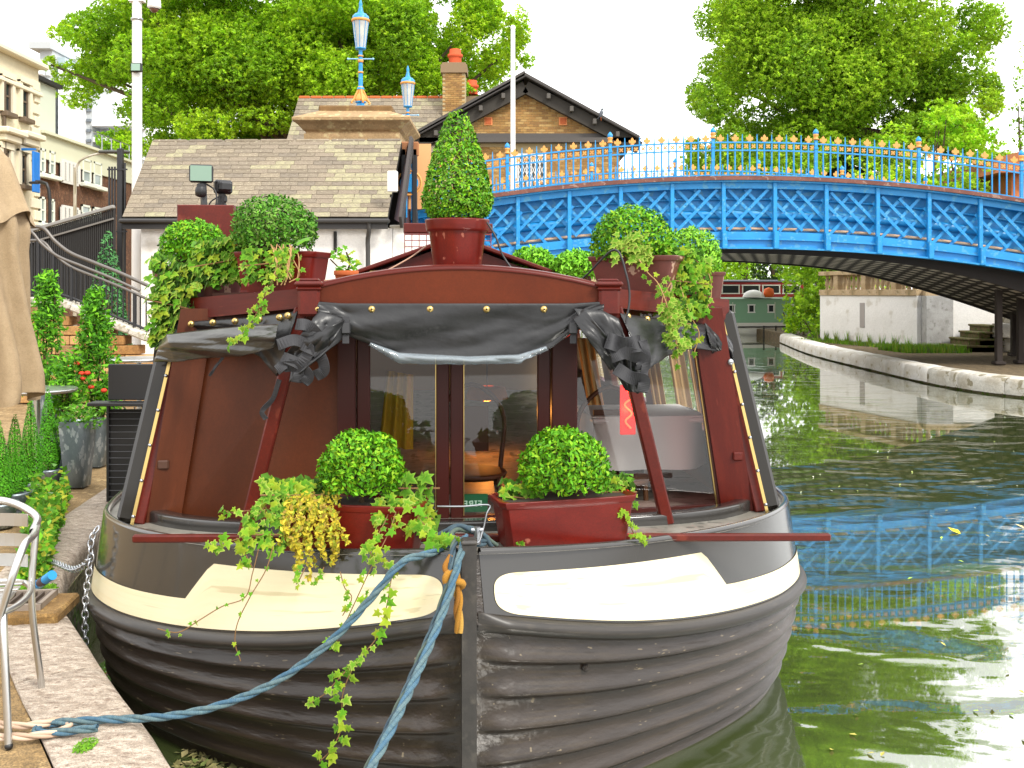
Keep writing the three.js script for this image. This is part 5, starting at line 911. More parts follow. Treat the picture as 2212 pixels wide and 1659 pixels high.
{ // pigeon on the roof edge
  const p = U(1297, 250, 41.3), t = thing('pigeon', 'grey pigeon perched on the gabled house roof', 'bird', null, p);
  part('body', (() => { const g = new THREE.SphereGeometry(1, 18, 14), q = g.attributes.position; for (let i = 0; i < q.count; i++) { const y = q.getY(i), k = 0.5 + 0.5 * y; q.setXYZ(i, q.getX(i) * 0.085 * (1 - 0.45 * smooth(0.3, 0.9, y) + 0.1 * (y < -0.4 ? y : 0)) + 0.06 * k, 0.17 * y + 0.1, q.getZ(i) * 0.08 * (1 - 0.4 * smooth(0.3, 0.9, y))); } g.computeVertexNormals(); return g; })(), mat(0x5a5f68, { roughness: 0.7 }), t);
  part('tail', bar(V(-0.02, 0.0, 0), V(-0.12, -0.14, 0), 0.07, 0.02), mat(0x4a4e56, { roughness: 0.7 }), t); part('head', new THREE.SphereGeometry(0.05, 12, 10).translate(0.07, 0.27, 0), mat(0x4c5a60, { roughness: 0.6 }), t); part('beak', cyl(V(0.11, 0.265, 0), V(0.15, 0.255, 0), 0.012, 0.003), M.black, t);
  part('foot', [cyl(V(0.02, -0.06, 0.03), V(0.03, -0.2, 0.03), 0.008), cyl(V(0.02, -0.06, -0.03), V(0.03, -0.2, -0.03), 0.008)], M.terracotta, t);
}
{ // white poles
  const t = thing('camera_pole', 'tall white pole with dome camera and small floodlight behind the lodge', 'pole'), d = 22, p = U(296, 400, d);
  part('pole', cyl(V(p.x, QH, -d), V(p.x, 9.4, -d), 0.12, 0.1, 14), M.whitePaint, t);
  part('band', [lathe([[0.1, 0], [0.13, 0.01], [0.13, 0.05], [0.1, 0.06]], 14).translate(p.x, U(0, 45, d).y, -d)], M.steel, t);
  const c = U(333, 12, d), cam = part('dome_camera', lathe([[0.0, 0.3], [0.1, 0.28], [0.14, 0.15], [0.15, 0.02], [0.13, 0], [0.12, -0.02]], 18).translate(c.x, c.y - 0.05, c.z), M.whitePaint, t); part('dome', new THREE.SphereGeometry(0.1, 14, 8, 0, 2 * PI, PI / 2, PI / 2).translate(c.x, c.y - 0.06, c.z), mat(0x6d4a3c, { roughness: 0.1 }), cam);
  part('bracket', [bar(V(p.x, c.y + 0.28, -d), V(c.x, c.y + 0.28, -d), 0.05, 0.05), boxAB(p.x - 0.16, p.x + 0.16, c.y + 0.08, c.y + 0.4, -d - 0.1, -d + 0.1)], M.whitePaint, t);
  const f = U(295, 146, d - 0.15); const fl = part('floodlight', box(0.24, 0.2, 0.1, f.x, f.y, f.z, 0.02), M.black, t); part('lens', box(0.19, 0.15, 0.02, f.x, f.y, f.z + 0.05), mat(0x8fae9c, { roughness: 0.1 }), fl);
  const q = U(1108, 60, 27.2); solo('flag_pole', [cyl(V(q.x, 3.5, q.z), V(q.x, q.y, q.z), 0.075, 0.06, 12), new THREE.SphereGeometry(0.075, 10, 8).translate(q.x, q.y, q.z)], M.whitePaint, 'plain white flag pole rising beside the gabled house', 'pole');
}
// ---------- buildings on the left ----------
{
  const X = -17, P = (px, py) => onX(px, py, X), yz = (px, py) => { const p = P(px, py); return [p.y, p.z]; };
  const t = thing('stucco_terrace', 'cream stucco terrace building with moulded window hoods', 'building'), c = P(83, 150), dc = -c.z;
  part('wall', boxAB(X - 9, X, QH, c.y, c.z, -20), M.creamWall, t);
  part('cornice', [boxAB(X - 9, X + 0.3, c.y, c.y + 0.18, c.z - 0.2, -20, 0.04), boxAB(X, X + 0.16, c.y - 1.0, c.y - 0.85, c.z - 0.05, -20, 0.03), boxAB(X - 9, X + 0.1, c.y + 0.18, c.y + 0.28, c.z - 0.1, -20)], M.creamTrim, t);
  const win = (px0, px1, py0, py1, th, trim, pane, hood) => { // window on the plane, given by its photo box
    const a = P(px0, py0), b = P(px1, py1), y1 = P((px0 + px1) / 2, py0).y, y0 = P((px0 + px1) / 2, py1).y;
    const w = part('window', [boxAB(X, X + 0.07, y0, y0 + 0.08, a.z, b.z), boxAB(X, X + 0.07, y1 - 0.08, y1, a.z, b.z), boxAB(X, X + 0.07, y0, y1, a.z, a.z - 0.08), boxAB(X, X + 0.07, y0, y1, b.z + 0.08, b.z), boxAB(X, X + 0.06, (y0 + y1) / 2 - 0.03, (y0 + y1) / 2 + 0.03, a.z, b.z)], trim, th);
    part('pane', boxAB(X + 0.003, X + 0.03, y0, y1, a.z, b.z), pane, w);
    part('sill', boxAB(X, X + 0.25, y0 - 0.16, y0, a.z + 0.15, b.z - 0.15, 0.02), trim, w);
    if (hood) part('hood', [boxAB(X, X + 0.12, y0, y1 + 0.12, a.z + 0.22, a.z + 0.05), boxAB(X, X + 0.12, y0, y1 + 0.12, b.z - 0.05, b.z - 0.22), boxAB(X, X + 0.15, y1 + 0.05, y1 + 0.25, a.z + 0.22, b.z - 0.22)], M.creamTrim, w);
    return w;
  };
  win(5, 19, 172, 243, t, mat(0x6b5a48), M.darkGlass, 1); win(44, 57, 184, 256, t, mat(0x6b5a48), M.darkGlass, 1);
  win(42, 53, 332, 400, t, mat(0x6b5a48), M.darkGlass, 1); win(2, 15, 325, 400, t, mat(0x6b5a48), M.darkGlass, 1);
  for (const [px, py] of [[53, 300], [12, 292]]) { const p = P(px, py); part('door_hood', [boxAB(X, X + 0.45, p.y, p.y + 0.2, p.z + 0.7, p.z - 0.7, 0.04), boxAB(X, X + 0.3, p.y - 0.25, p.y, p.z + 0.55, p.z - 0.55, 0.04)], M.creamTrim, t); }
  for (let i = 0; i < 22; i++) { const y = QH + 0.4 + i * 0.42; if (y > c.y - 0.6) break; part('quoin', boxAB(X - 0.05, X + 0.06, y, y + 0.34, c.z - 0.03, c.z + (i % 2 ? 0.35 : 0.6), 0.02), M.creamTrim, t); }
  const dp = P(3, 170); part('downpipe', cyl(V(X + 0.1, QH, dp.z), V(X + 0.1, dp.y, dp.z), 0.06), mat(0x5a4a38), t);
  const sg = P(38, 372); solo('street_sign', [boxAB(sg.x + 0.6, sg.x + 0.66, sg.y - 0.7, sg.y + 0.7, sg.z + 0.25, sg.z - 0.25, 0.02), boxAB(sg.x, sg.x + 0.62, sg.y + 0.75, sg.y + 0.82, sg.z + 0.05, sg.z - 0.05)], mat(0x1577d0, { roughness: 0.4 }), 'blue hanging sign on the cream stucco terrace', 'sign');
  // brown brick block
  const b = thing('brick_block', 'brown brick block with white windows and pierced white stair screens', 'building'), r0 = P(84, 286), z1 = -52, brown = mat(mottle(0x6d4a33, 0x5b3d2b, { per: 30, grain: 0.25, c3: 0x7d5a40, t3: 0.6, seed: 81, size: 512 }), { m: 4, roughness: 0.95 });
  part('wall', boxAB(X - 8, X - 0.02, QH, r0.y - 0.9, r0.z - 0.05, z1), brown, b);
  part('parapet', [boxAB(X - 8, X + 0.05, r0.y - 0.9, r0.y, r0.z - 0.05, z1), boxAB(X - 8, X + 0.2, r0.y, r0.y + 0.1, r0.z - 0.05, z1)], mat(0xd8d8bc, { roughness: 0.8 }), b);
  part('roof_cladding', [boxAB(X - 6, X - 0.8, r0.y, r0.y + 2.2, -36.2, -38.8)], mat(0xd7dccb, { roughness: 0.5 }), b); part('roof_edge', boxAB(X - 6, X - 0.6, r0.y + 2.2, r0.y + 2.35, -36.1, -39), M.blackMatt, b);
  for (const [x0, x1, y0, y1] of [[84, 95, 321, 375], [104, 116, 327, 380], [176, 194, 344, 396], [200, 217, 351, 403], [84, 95, 425, 482], [106, 115, 430, 482], [174, 193, 443, 480], [199, 216, 448, 482]]) win(x0, x1, y0, y1, b, mat(0xe6eadb), M.paleGlass, 0);
  for (const [y0, y1] of [[328, 398], [427, 490]]) { const a = P(128, y0), q = P(162, y1), sc = part('stair_screen', boxAB(X, X + 0.08, q.y, P(128, y0).y - 0.35, a.z, q.z), mat(0x4f5148, { roughness: 0.8 }), b), y_ = a.y - 0.35, n = 7; for (let i = 0; i <= n; i++) part('screen_slat', boxAB(X + 0.08, X + 0.16, lerp(q.y, y_, i / n) - 0.08, lerp(q.y, y_, i / n) + 0.08, a.z, q.z), mat(0xe4e2da), sc); for (let i = 0; i <= 4; i++) part('screen_post', boxAB(X + 0.09, X + 0.17, q.y, y_, lerp(a.z, q.z, i / 4) - 0.12, lerp(a.z, q.z, i / 4) + 0.12), mat(0xe4e2da), sc); }
  for (let i = 0; i < 9; i++) part('roof_railing', i ? cyl(V(X - 0.3, r0.y, -40 - i), V(X - 0.3, r0.y + 0.9, -40 - i), 0.025) : cyl(V(X - 0.3, r0.y + 0.9, -41), V(X - 0.3, r0.y + 0.9, -48), 0.025), M.steel, b);
  // street lights
  const s1 = onX(162, 470, -14.5), l1 = thing('street_light', 'grey street light with long arm before the brick block', 'street lamp', null, V(s1.x, QH, s1.z));
  part('column', cyl(V(0, 0, 0), V(0, onX(162, 362, -14.5).y - QH, 0), 0.07, 0.05), M.concrete, l1); const hy = onX(162, 362, -14.5).y - QH; part('arm', tube([V(0, hy - 0.2, 0), V(0.15, hy + 0.2, 0), V(0.6, hy + 0.42, 0), V(1.0, hy + 0.48, 0)], 0.035, 16, 6), M.concrete, l1); part('lamp_head', box(1.0, 0.1, 0.25, 1.3, hy + 0.52, 0, 0.04), mat(0x4a4a48, { roughness: 0.6 }), l1);
  const s2 = onX(106, 470, -15.5), l2 = thing('street_light', 'short black hooked lamp post before the brick block', 'street lamp', null, V(s2.x, QH, s2.z)), h2 = onX(106, 396, -15.5).y - QH;
  part('column', tube([V(0, 0, 0), V(0, h2 * 0.5, 0), V(0, h2 - 0.3, 0), V(-0.1, h2, 0), V(-0.45, h2 + 0.05, 0)], 0.06, 30, 8), M.black, l2); part('lamp_head', box(0.3, 0.08, 0.2, -0.5, h2 + 0.02, 0, 0.03), M.black, l2);
}
{ // far tower blocks
  const d = 130, P = (px, py) => U(px, py, d), g = mat(0xb9bec0, { roughness: 0.8 }), w = mat(0xe9ebec, { roughness: 0.8 });
  const t = thing('tower_block', 'pale grey tower block with stacked balconies far behind the trees', 'building');
  const B = (x0, x1, y0, y1, dz, m, n, par = t) => { const a = P(x0, y0), b = P(x1, y1); return part(n, boxAB(a.x, b.x, b.y, a.y, -d + dz, -d - 8), m, par); };
  B(86, 113, 108, 640, 0, g, 'tower'); B(70, 116, 94, 108, 1, g, 'roof_slab'); B(113, 129, 118, 640, -1.5, mat(0xa9bcc2, { roughness: 0.5 }), 'glazed_bay'); B(129, 183, 150, 640, 0.4, w, 'blank_wall'); B(183, 196, 152, 640, -0.5, g, 'stair_tower');
  for (let i = 0; i < 9; i++) { const y = 134 + i * 22, sl = B(86, 100, y, y + 8, 1.2, w, 'balcony'); const wn = B(101, 110, y - 6, y + 9, 0.2, w, 'window'); B(102, 109, y - 4, y + 7, 0.35, mat(0xcdd6da), 'pane', wn); B(116, 126, y + 3, y + 9, -1.2, M.darkGlass, 'window'); B(185, 194, y + 12, y + 18, -0.2, mat(0x6f7880), 'window'); }
  const u = thing('apartment_block', 'low white apartment block with balconies behind the plane tree', 'building');
  B(196, 300, 250, 640, -3, w, 'body', u); for (let i = 0; i < 4; i++) { B(198, 296, 262 + i * 34, 272 + i * 34, 0, mat(0xd9dde0), 'balcony', u); for (let k = 0; k < 4; k++) B(202 + k * 24, 218 + k * 24, 276 + i * 34, 292 + i * 34, -2.8, mat(0xa7b6c0), 'window', u); }
}

// ---------- trees ----------
const sprigG = (() => { // a little spray of leaves, about 1 unit across
  const r = rng(3), it = []; for (let i = 0; i < 7; i++) { const a = r() * 7; it.push([V(Math.cos(a) * 0.32 * r(), rr(-0.25, 0.25, r), Math.sin(a) * 0.32 * r()), V(rr(-0.5, 0.5, r), 1, rr(-0.5, 0.5, r)).normalize(), rr(0.38, 0.6, r)]); }
  const g = leafMesh(it, { w: 0.6, seed: 4, tilt: 0.7, cols: [[1, 1, 1]] }); return g;
})();
const treeLeaf = new THREE.MeshPhysicalMaterial({ vertexColors: true, roughness: 0.9, specularIntensity: 0.3, transmission: 0.45, thickness: 0, side: THREE.DoubleSide });
// crown made of leafy clumps [centre, rx, ry] with n sprigs each unit of size
function crownOf(parent, clumps, per, size, cols, seed, o = {}) {
  const r = rng(seed), mats = [], cs = [], m = new THREE.Matrix4(), q = new THREE.Quaternion(), e = new THREE.Euler();
  for (const [c, rx, ry] of clumps) {
    const n = Math.round(per * rx * ry), tint = cols[Math.floor(r() * cols.length)];
    for (let i = 0; i < n; i++) {
      const d = sph(r), rad = 1 - 0.55 * Math.pow(r(), 1.6), hole = fbm(d.x * 2.2 + c.x, d.y * 2.2 + d.z * 1.7 + c.y, 1e6, seed, 3); if (hole < (o.hole ?? 0.4)) continue;
      const p = V(c.x + d.x * rx * rad, c.y + d.y * ry * rad, c.z + d.z * rx * rad); p.y -= (o.droop ?? 0) * r() * r();
      e.set(rr(-0.7, 0.7, r), r() * 7, rr(-0.7, 0.7, r)); const s = size * rr(0.6, 1.35, r); m.compose(p, q.setFromEuler(e), V(s, s * (o.long ?? 1), s)); mats.push(m.clone());
      const k = rr(0.75, 1.3, r), t = r() < 0.25 ? cols[Math.floor(r() * cols.length)] : tint; cs.push(new THREE.Color(t[0] * k, t[1] * k, t[2] * k));
    }
  }
  return inst('crown', sprigG, treeLeaf, mats, parent, cs);
}
function tree(name, label, base, trunkTop, r0, clumps, per, size, cols, seed, o = {}) {
  const t = thing(name, label, 'tree', o.group, base), r = rng(seed + 1), cl = clumps.map(([c, a, b]) => [c.clone().sub(base), a, b]), top = trunkTop.clone().sub(base);
  part('trunk', [tube([V(0, -0.2, 0), V(0.05, top.y * 0.4, 0), top], r0, 16, 9), lathe([[r0 * 1.7, -0.1], [r0 * 1.1, 0.6], [r0 * 0.9, 1.2]], 9)], M.bark, t);
  for (let i = 0; i < Math.min(cl.length, o.limbs ?? 14); i++) { const c = cl[Math.floor(i * cl.length / Math.min(cl.length, o.limbs ?? 14))][0]; const s = top.clone().multiplyScalar(rr(0.55, 1, r)); part('limb', limb(s, s.clone().lerp(c, 0.5).add(V(rr(-0.4, 0.4, r), rr(0, 0.8, r), rr(-0.4, 0.4, r))), c, r0 * rr(0.3, 0.5, r)), M.bark, t); }
  crownOf(t, cl, per, size, cols, seed, o); return t;
}
function limb(a, b, c, r) { const cv = new THREE.CatmullRomCurve3([a, b, c]); return sheet(6, 12, (u, v) => { const p = cv.getPoint(v), t = cv.getTangent(v), x = t.clone().cross(V(0.3, 0.2, 1)).normalize(), y = t.clone().cross(x); const R1 = r * (1 - 0.8 * v); return p.addScaledVector(x, Math.cos(u * 2 * PI) * R1).addScaledVector(y, Math.sin(u * 2 * PI) * R1); }); }
const limeCols = [[0.34, 0.54, 0.014], [0.28, 0.49, 0.012], [0.4, 0.58, 0.018], [0.22, 0.41, 0.012]], olive = [[0.33, 0.51, 0.02], [0.27, 0.46, 0.016], [0.38, 0.56, 0.028], [0.21, 0.38, 0.014]], vivid = [[0.3, 0.56, 0.01], [0.24, 0.5, 0.01], [0.36, 0.58, 0.02]];
{ // plane tree on the left: clumps given by their place in the photograph
  const D = 50, r = rng(17), cl = [];
  for (const [px, py, rx, ry, n] of [[210, 150, 90, 80, 6], [180, 60, 70, 60, 4], [330, 110, 130, 110, 8], [330, 240, 110, 60, 5], [270, 300, 60, 40, 4], [480, 60, 150, 110, 8], [500, 200, 150, 90, 8], [640, 110, 150, 120, 8], [620, 240, 120, 50, 4], [800, 80, 140, 110, 7], [800, 200, 120, 70, 5], [930, 100, 100, 110, 5], [1010, 60, 90, 80, 4], [1060, 150, 80, 60, 3], [1120, 60, 50, 70, 3], [400, -80, 200, 90, 7], [700, -90, 220, 90, 7], [930, -70, 120, 70, 4], [480, 330, 130, 40, 4], [960, 210, 60, 40, 2], [1140, 130, 35, 30, 1], [120, 70, 30, 24, 1], [110, 140, 30, 24, 1], [230, 340, 40, 26, 2], [420, 150, 120, 90, 6], [560, 130, 120, 100, 6], [720, 170, 120, 90, 6], [870, 150, 100, 90, 5], [400, 290, 120, 50, 5], [560, 290, 120, 40, 4], [700, 20, 160, 70, 5], [300, 30, 120, 60, 5], [880, 30, 120, 60, 4]])
    for (let i = 0; i < n; i++) { const k = i === 0 ? 0 : 1; const c = U(px + rr(-0.55, 0.55, r) * rx * k, py + rr(-0.55, 0.55, r) * ry * k, D + rr(-4, 5, r)); cl.push([c, rx / F * D * rr(0.45, 0.7, r), ry / F * D * rr(0.5, 0.75, r)]); }
  tree('plane_tree', 'huge spreading bright green plane tree behind the lodge and house', V(-9, QH, -52), V(-8.5, 9, -51), 0.6, cl, 420, 0.29, limeCols, 100, { hole: 0.34, limbs: 26 });
}
{ // tall trees on the right bank
  const D = 44, r = rng(23), cl = [];
  for (const [px, py, rx, ry, n] of [[1600, 40, 110, 110, 6], [1560, 150, 80, 80, 5], [1540, 230, 60, 70, 4], [1580, 320, 90, 70, 5], [1700, 150, 130, 120, 8], [1700, 300, 130, 80, 7], [1820, 40, 130, 120, 7], [1850, 200, 130, 110, 8], [1880, 330, 130, 60, 6], [1990, 60, 110, 110, 6], [2030, 180, 100, 100, 6], [2080, 280, 90, 70, 5], [2120, 60, 60, 90, 3], [2140, 200, 45, 60, 3], [2120, 350, 80, 40, 4], [1800, -120, 260, 90, 9], [1750, -250, 220, 80, 7], [2000, -90, 140, 80, 4], [1510, 210, 30, 40, 2], [1500, 330, 30, 60, 2], [1700, 420, 150, 50, 8], [1950, 420, 150, 50, 8], [1580, 430, 80, 50, 7], [1550, 380, 60, 50, 6], [1640, 400, 90, 60, 6], [2080, 430, 90, 40, 5], [1750, 500, 160, 40, 6], [1950, 480, 150, 50, 6], [1640, 100, 90, 90, 4], [1900, 120, 120, 100, 5], [1780, 240, 110, 80, 5], [1960, 280, 90, 70, 4]])
    for (let i = 0; i < n; i++) { const k = i === 0 ? 0 : 1; const c = U(px + rr(-0.5, 0.5, r) * rx * k, py + rr(-0.5, 0.5, r) * ry * k, D + rr(-3, 4, r)); cl.push([c, rx / F * D * rr(0.5, 0.75, r), ry / F * D * rr(0.5, 0.75, r)]); }
  tree('poplar_tree', 'tall dense leafy tree rising above the blue bridge on the towpath', V(15, PH, -46), V(15.2, 11, -45.5), 0.55, cl, 460, 0.26, olive, 140, { hole: 0.33, limbs: 20 });
  const c2 = []; for (const [px, py, rx, ry, n] of [[2040, 260, 70, 40, 4], [2080, 300, 80, 40, 4], [1930, 300, 60, 30, 2]]) for (let i = 0; i < n; i++) c2.push([U(px + rr(-0.5, 0.5, r) * rx, py + rr(-0.5, 0.5, r) * ry, 38 + rr(-1, 1, r)), rx / F * 38 * 0.6, ry / F * 38 * 0.7]);
  tree('young_tree', 'vivid lime green young tree behind the bridge railing', V(16.5, PH, -38), V(16.6, 5, -38), 0.2, c2, 160, 0.34, vivid, 150, { limbs: 6 });
  const c3 = []; for (const [px, py, rx, ry] of [[2200, 230, 16, 90], [2215, 320, 30, 60], [2230, 120, 30, 80]]) c3.push([U(px, py, 48), rx / F * 48, ry / F * 48]);
  tree('slim_tree', 'slim sparse tree at the right end of the bridge', V(25, PH, -48), V(25, 8, -48), 0.25, c3, 60, 0.34, olive, 160, { limbs: 3 });
}
{ // greenery along the far canal
  const r = rng(41);
  for (const [px, d, h, w, cols, lab] of [[1545, 72, 7, 3.2, vivid, 'light green willow hanging over the far canal bank'], [1610, 66, 6, 3.0, limeCols, 'leafy green tree behind the moored red boat'], [1670, 60, 4.8, 1.8, [[0.03, 0.07, 0.012], [0.05, 0.1, 0.02]], 'dark evergreen tree behind the green narrowboat'], [1772, 58, 5.6, 2.2, vivid, 'bright leafy tree between narrowboats and the white wall'], [1480, 80, 9, 4, limeCols, 'far green tree closing the canal beyond the bridge'], [1420, 86, 8, 4, olive, 'olive green tree at the far bend of the canal'], [1330, 88, 6, 5, limeCols, 'round green tree far off by canal bend'], [1790, 52, 6, 3, olive, 'olive leafy tree behind the stone balustrade'], [1200, 90, 6, 5, olive, 'low spreading tree at the far canal end'], [1790, 39, 6.6, 2.4, olive, 'broad olive tree behind the bridge railing'], [1930, 38, 6.6, 2.4, limeCols, 'rounded light tree behind the railing near the vivid young tree'], [2050, 37, 6.4, 2.0, olive, 'leafy tree beside the orange house behind railing']]) {
    const b = U(px, 700, d).setY(PH), cl = []; for (let i = 0; i < 7; i++) cl.push([b.clone().add(V(rr(-0.6, 0.6, r) * w, h * rr(0.3, 0.95, r), rr(-0.5, 0.5, r) * w)), w * rr(0.4, 0.6, r), h * rr(0.18, 0.28, r)]);
    tree('bank_tree', lab, b, b.clone().add(V(0, h * 0.7, 0)), 0.16, cl, 110, 0.36, cols, 170 + px, { group: 'trees along the far canal', droop: 0.8, limbs: 4 });
  }
  // bushes on the towpath by the wall
  for (const [px, py, d, w, h, cols, lab] of [[1735, 690, 41, 1.0, 1.6, limeCols, 'tall leafy bush at the end of the white wall'], [1712, 705, 42.5, 0.7, 0.9, vivid, 'low bright bush on the towpath corner by the water'], [1758, 715, 39, 0.5, 0.7, vivid, 'small lush bush at the foot of the white wall'], [1762, 612, 43, 0.9, 1.2, olive, 'arching olive bush above the narrowboat bow']]) {
    const b = U(px, py, d).setY(PH), t = thing('bush', lab, 'bush', null, b), cl = []; for (let i = 0; i < 6; i++) cl.push([V(rr(-0.6, 0.6, r) * w, h * rr(0.3, 1.0, r) + (py < 650 ? 1 : 0), rr(-0.5, 0.5, r) * w), w * rr(0.4, 0.7, r), h * rr(0.3, 0.45, r)]);
    part('stem', [tube([V(0, 0, 0), V(0.1, h * 0.6, 0), V(0, h + (py < 650 ? 1 : 0), 0)], 0.03, 10, 6), tube([V(0.05, 0, 0), V(-0.2, h * 0.5, 0), V(-0.4, h, 0)], 0.025, 10, 6)], M.bark, t); crownOf(t, cl, 260, 0.22, cols, 300 + px, { droop: 0.3 });
  }
}
// ---------- far narrowboats ----------
function narrowboat(label, base, yaw, len, H, cabinM, trimM, hullM, o = {}) {
  const t = thing('narrowboat', label, 'boat', 'moored narrowboats beyond the bridge', base); t.rotation.y = yaw; const w = 1.05;
  part('hull', sheet(40, 6, (u, v) => { const s = u * 2 - 1, x = s * len / 2, k = Math.pow(1 - Math.pow(Math.abs(s), 6), 0.6), side = v * 2 - 1; const pr = [[-1, 0.62], [-0.97, 0.2], [-0.9, -0.2], [0, -0.25], [0.9, -0.2], [0.97, 0.2], [1, 0.62]][Math.round(v * 6)]; return V(x, pr[1] + 0.14 * Math.pow(Math.abs(s), 8), pr[0] * w * Math.max(0.05, k)); }), hullM, t);
  part('rubbing_strake', [bar(V(-len / 2 + 0.8, 0.42, w + 0.02), V(len / 2 - 0.8, 0.42, w + 0.02), 0.05, 0.06), bar(V(-len / 2 + 0.8, 0.42, -w - 0.02), V(len / 2 - 0.8, 0.42, -w - 0.02), 0.05, 0.06)], M.blackMatt, t);
  part('deck', boxAB(-len / 2 + 0.5, len / 2 - 0.5, 0.56, 0.6, -w * 0.96, w * 0.96), M.blackMatt, t);
  const ca = extr([[-w * 0.88, 0.6], [w * 0.88, 0.6], [w * 0.76, H], [0, H + 0.08], [-w * 0.76, H]], len - 2.6).rotateY(PI / 2).translate(-(len - 2.6) / 2, 0, 0);
  const cab = part('cabin', boxUV(ca), cabinM, t); part('roof', extr([[-w * 0.8, H - 0.01], [w * 0.8, H - 0.01], [w * 0.78, H + 0.04], [0, H + 0.12], [-w * 0.78, H + 0.04]], len - 2.4).rotateY(PI / 2).translate(-(len - 2.4) / 2, 0, 0), o.roof ?? trimM, t);
  const n = o.n ?? 4;
  for (const sd of [1, -1]) for (let i = 0; i < n; i++) { const x = lerp(-(len - 4) / 2, (len - 4) / 2, n > 1 ? i / (n - 1) : 0.5), y = lerp(0.6, H, o.wy ?? 0.62), ww = o.ww ?? 0.5, hh = (H - 0.6) * (o.wh ?? 0.32), zz = sd * (w * lerp(0.88, 0.76, o.wy ?? 0.62) + 0.015); const f = part('window', [box(ww + 0.12, 0.06, 0.03, x, y + hh / 2, zz), box(ww + 0.12, 0.06, 0.03, x, y - hh / 2, zz), box(0.06, hh, 0.03, x - ww / 2, y, zz), box(0.06, hh, 0.03, x + ww / 2, y, zz)], o.frame ?? M.whitePaint, cab); part('pane', box(ww, hh, 0.012, x, y, zz), M.darkGlass, f); }
  if (o.panels) for (const x of [-len / 4, 0.2, len / 4]) part('coach_line', [box(0.03, (H - 0.6) * 0.8, 0.02, x, (H + 0.6) / 2, w * 0.83 + 0.02)], mat(0xd8dcc8), cab);
  return t;
}
{
  const g = narrowboat('green cabined narrowboat with pale hull moored under the bushes', U(1648, 718, 50).setY(0), 0.22, 8.2, 1.75, mat(0x82ab8c, { roughness: 0.4 }), mat(0xb8bca8), mat(0xe4e0d6), { n: 5, ww: 0.3, panels: 1, roof: mat(0x6f8a72) });
  narrowboat('dark red narrowboat with white framed windows behind the green one', U(1612, 712, 56).setY(0), 0.08, 8.6, 2.7, mat(0x97222a, { roughness: 0.4 }), mat(0x2a3138), mat(0x5c4a44), { n: 5, ww: 0.95, wh: 0.22, wy: 0.8, roof: mat(0x2a3340, { roughness: 0.6 }) });
  const p = U(1628, 640, 49.4), b = thing('roof_bundle', 'white cover and orange buoy on the green narrowboat roof', 'cargo', null, V(p.x, 1.86, p.z));
  part('cover', new THREE.SphereGeometry(0.5, 16, 8, 0, 2 * PI, 0, PI / 2).scale(1.1, 0.75, 0.8), M.whitePaint, b); part('buoy', lathe([[0, 0], [0.2, 0], [0.26, 0.2], [0.22, 0.42], [0, 0.5]], 14).translate(0.75, 0, 0), mat(0xf06a1e), b);
  for (const px of [1650, 1676]) { const q = U(px, 720, 46); solo('mooring_post', [cyl(V(q.x, -0.4, q.z), V(q.x, 0.5, q.z), 0.04, 0.035, 8), lathe([[0.05, 0.5], [0.055, 0.54], [0.02, 0.57]], 8).translate(q.x, 0, q.z)], M.blackMatt, px < 1660 ? 'thin dark post standing in water below the green narrowboat' : 'thin dark post in water between green narrowboat and kerb end', 'post', 'mooring posts'); }
}
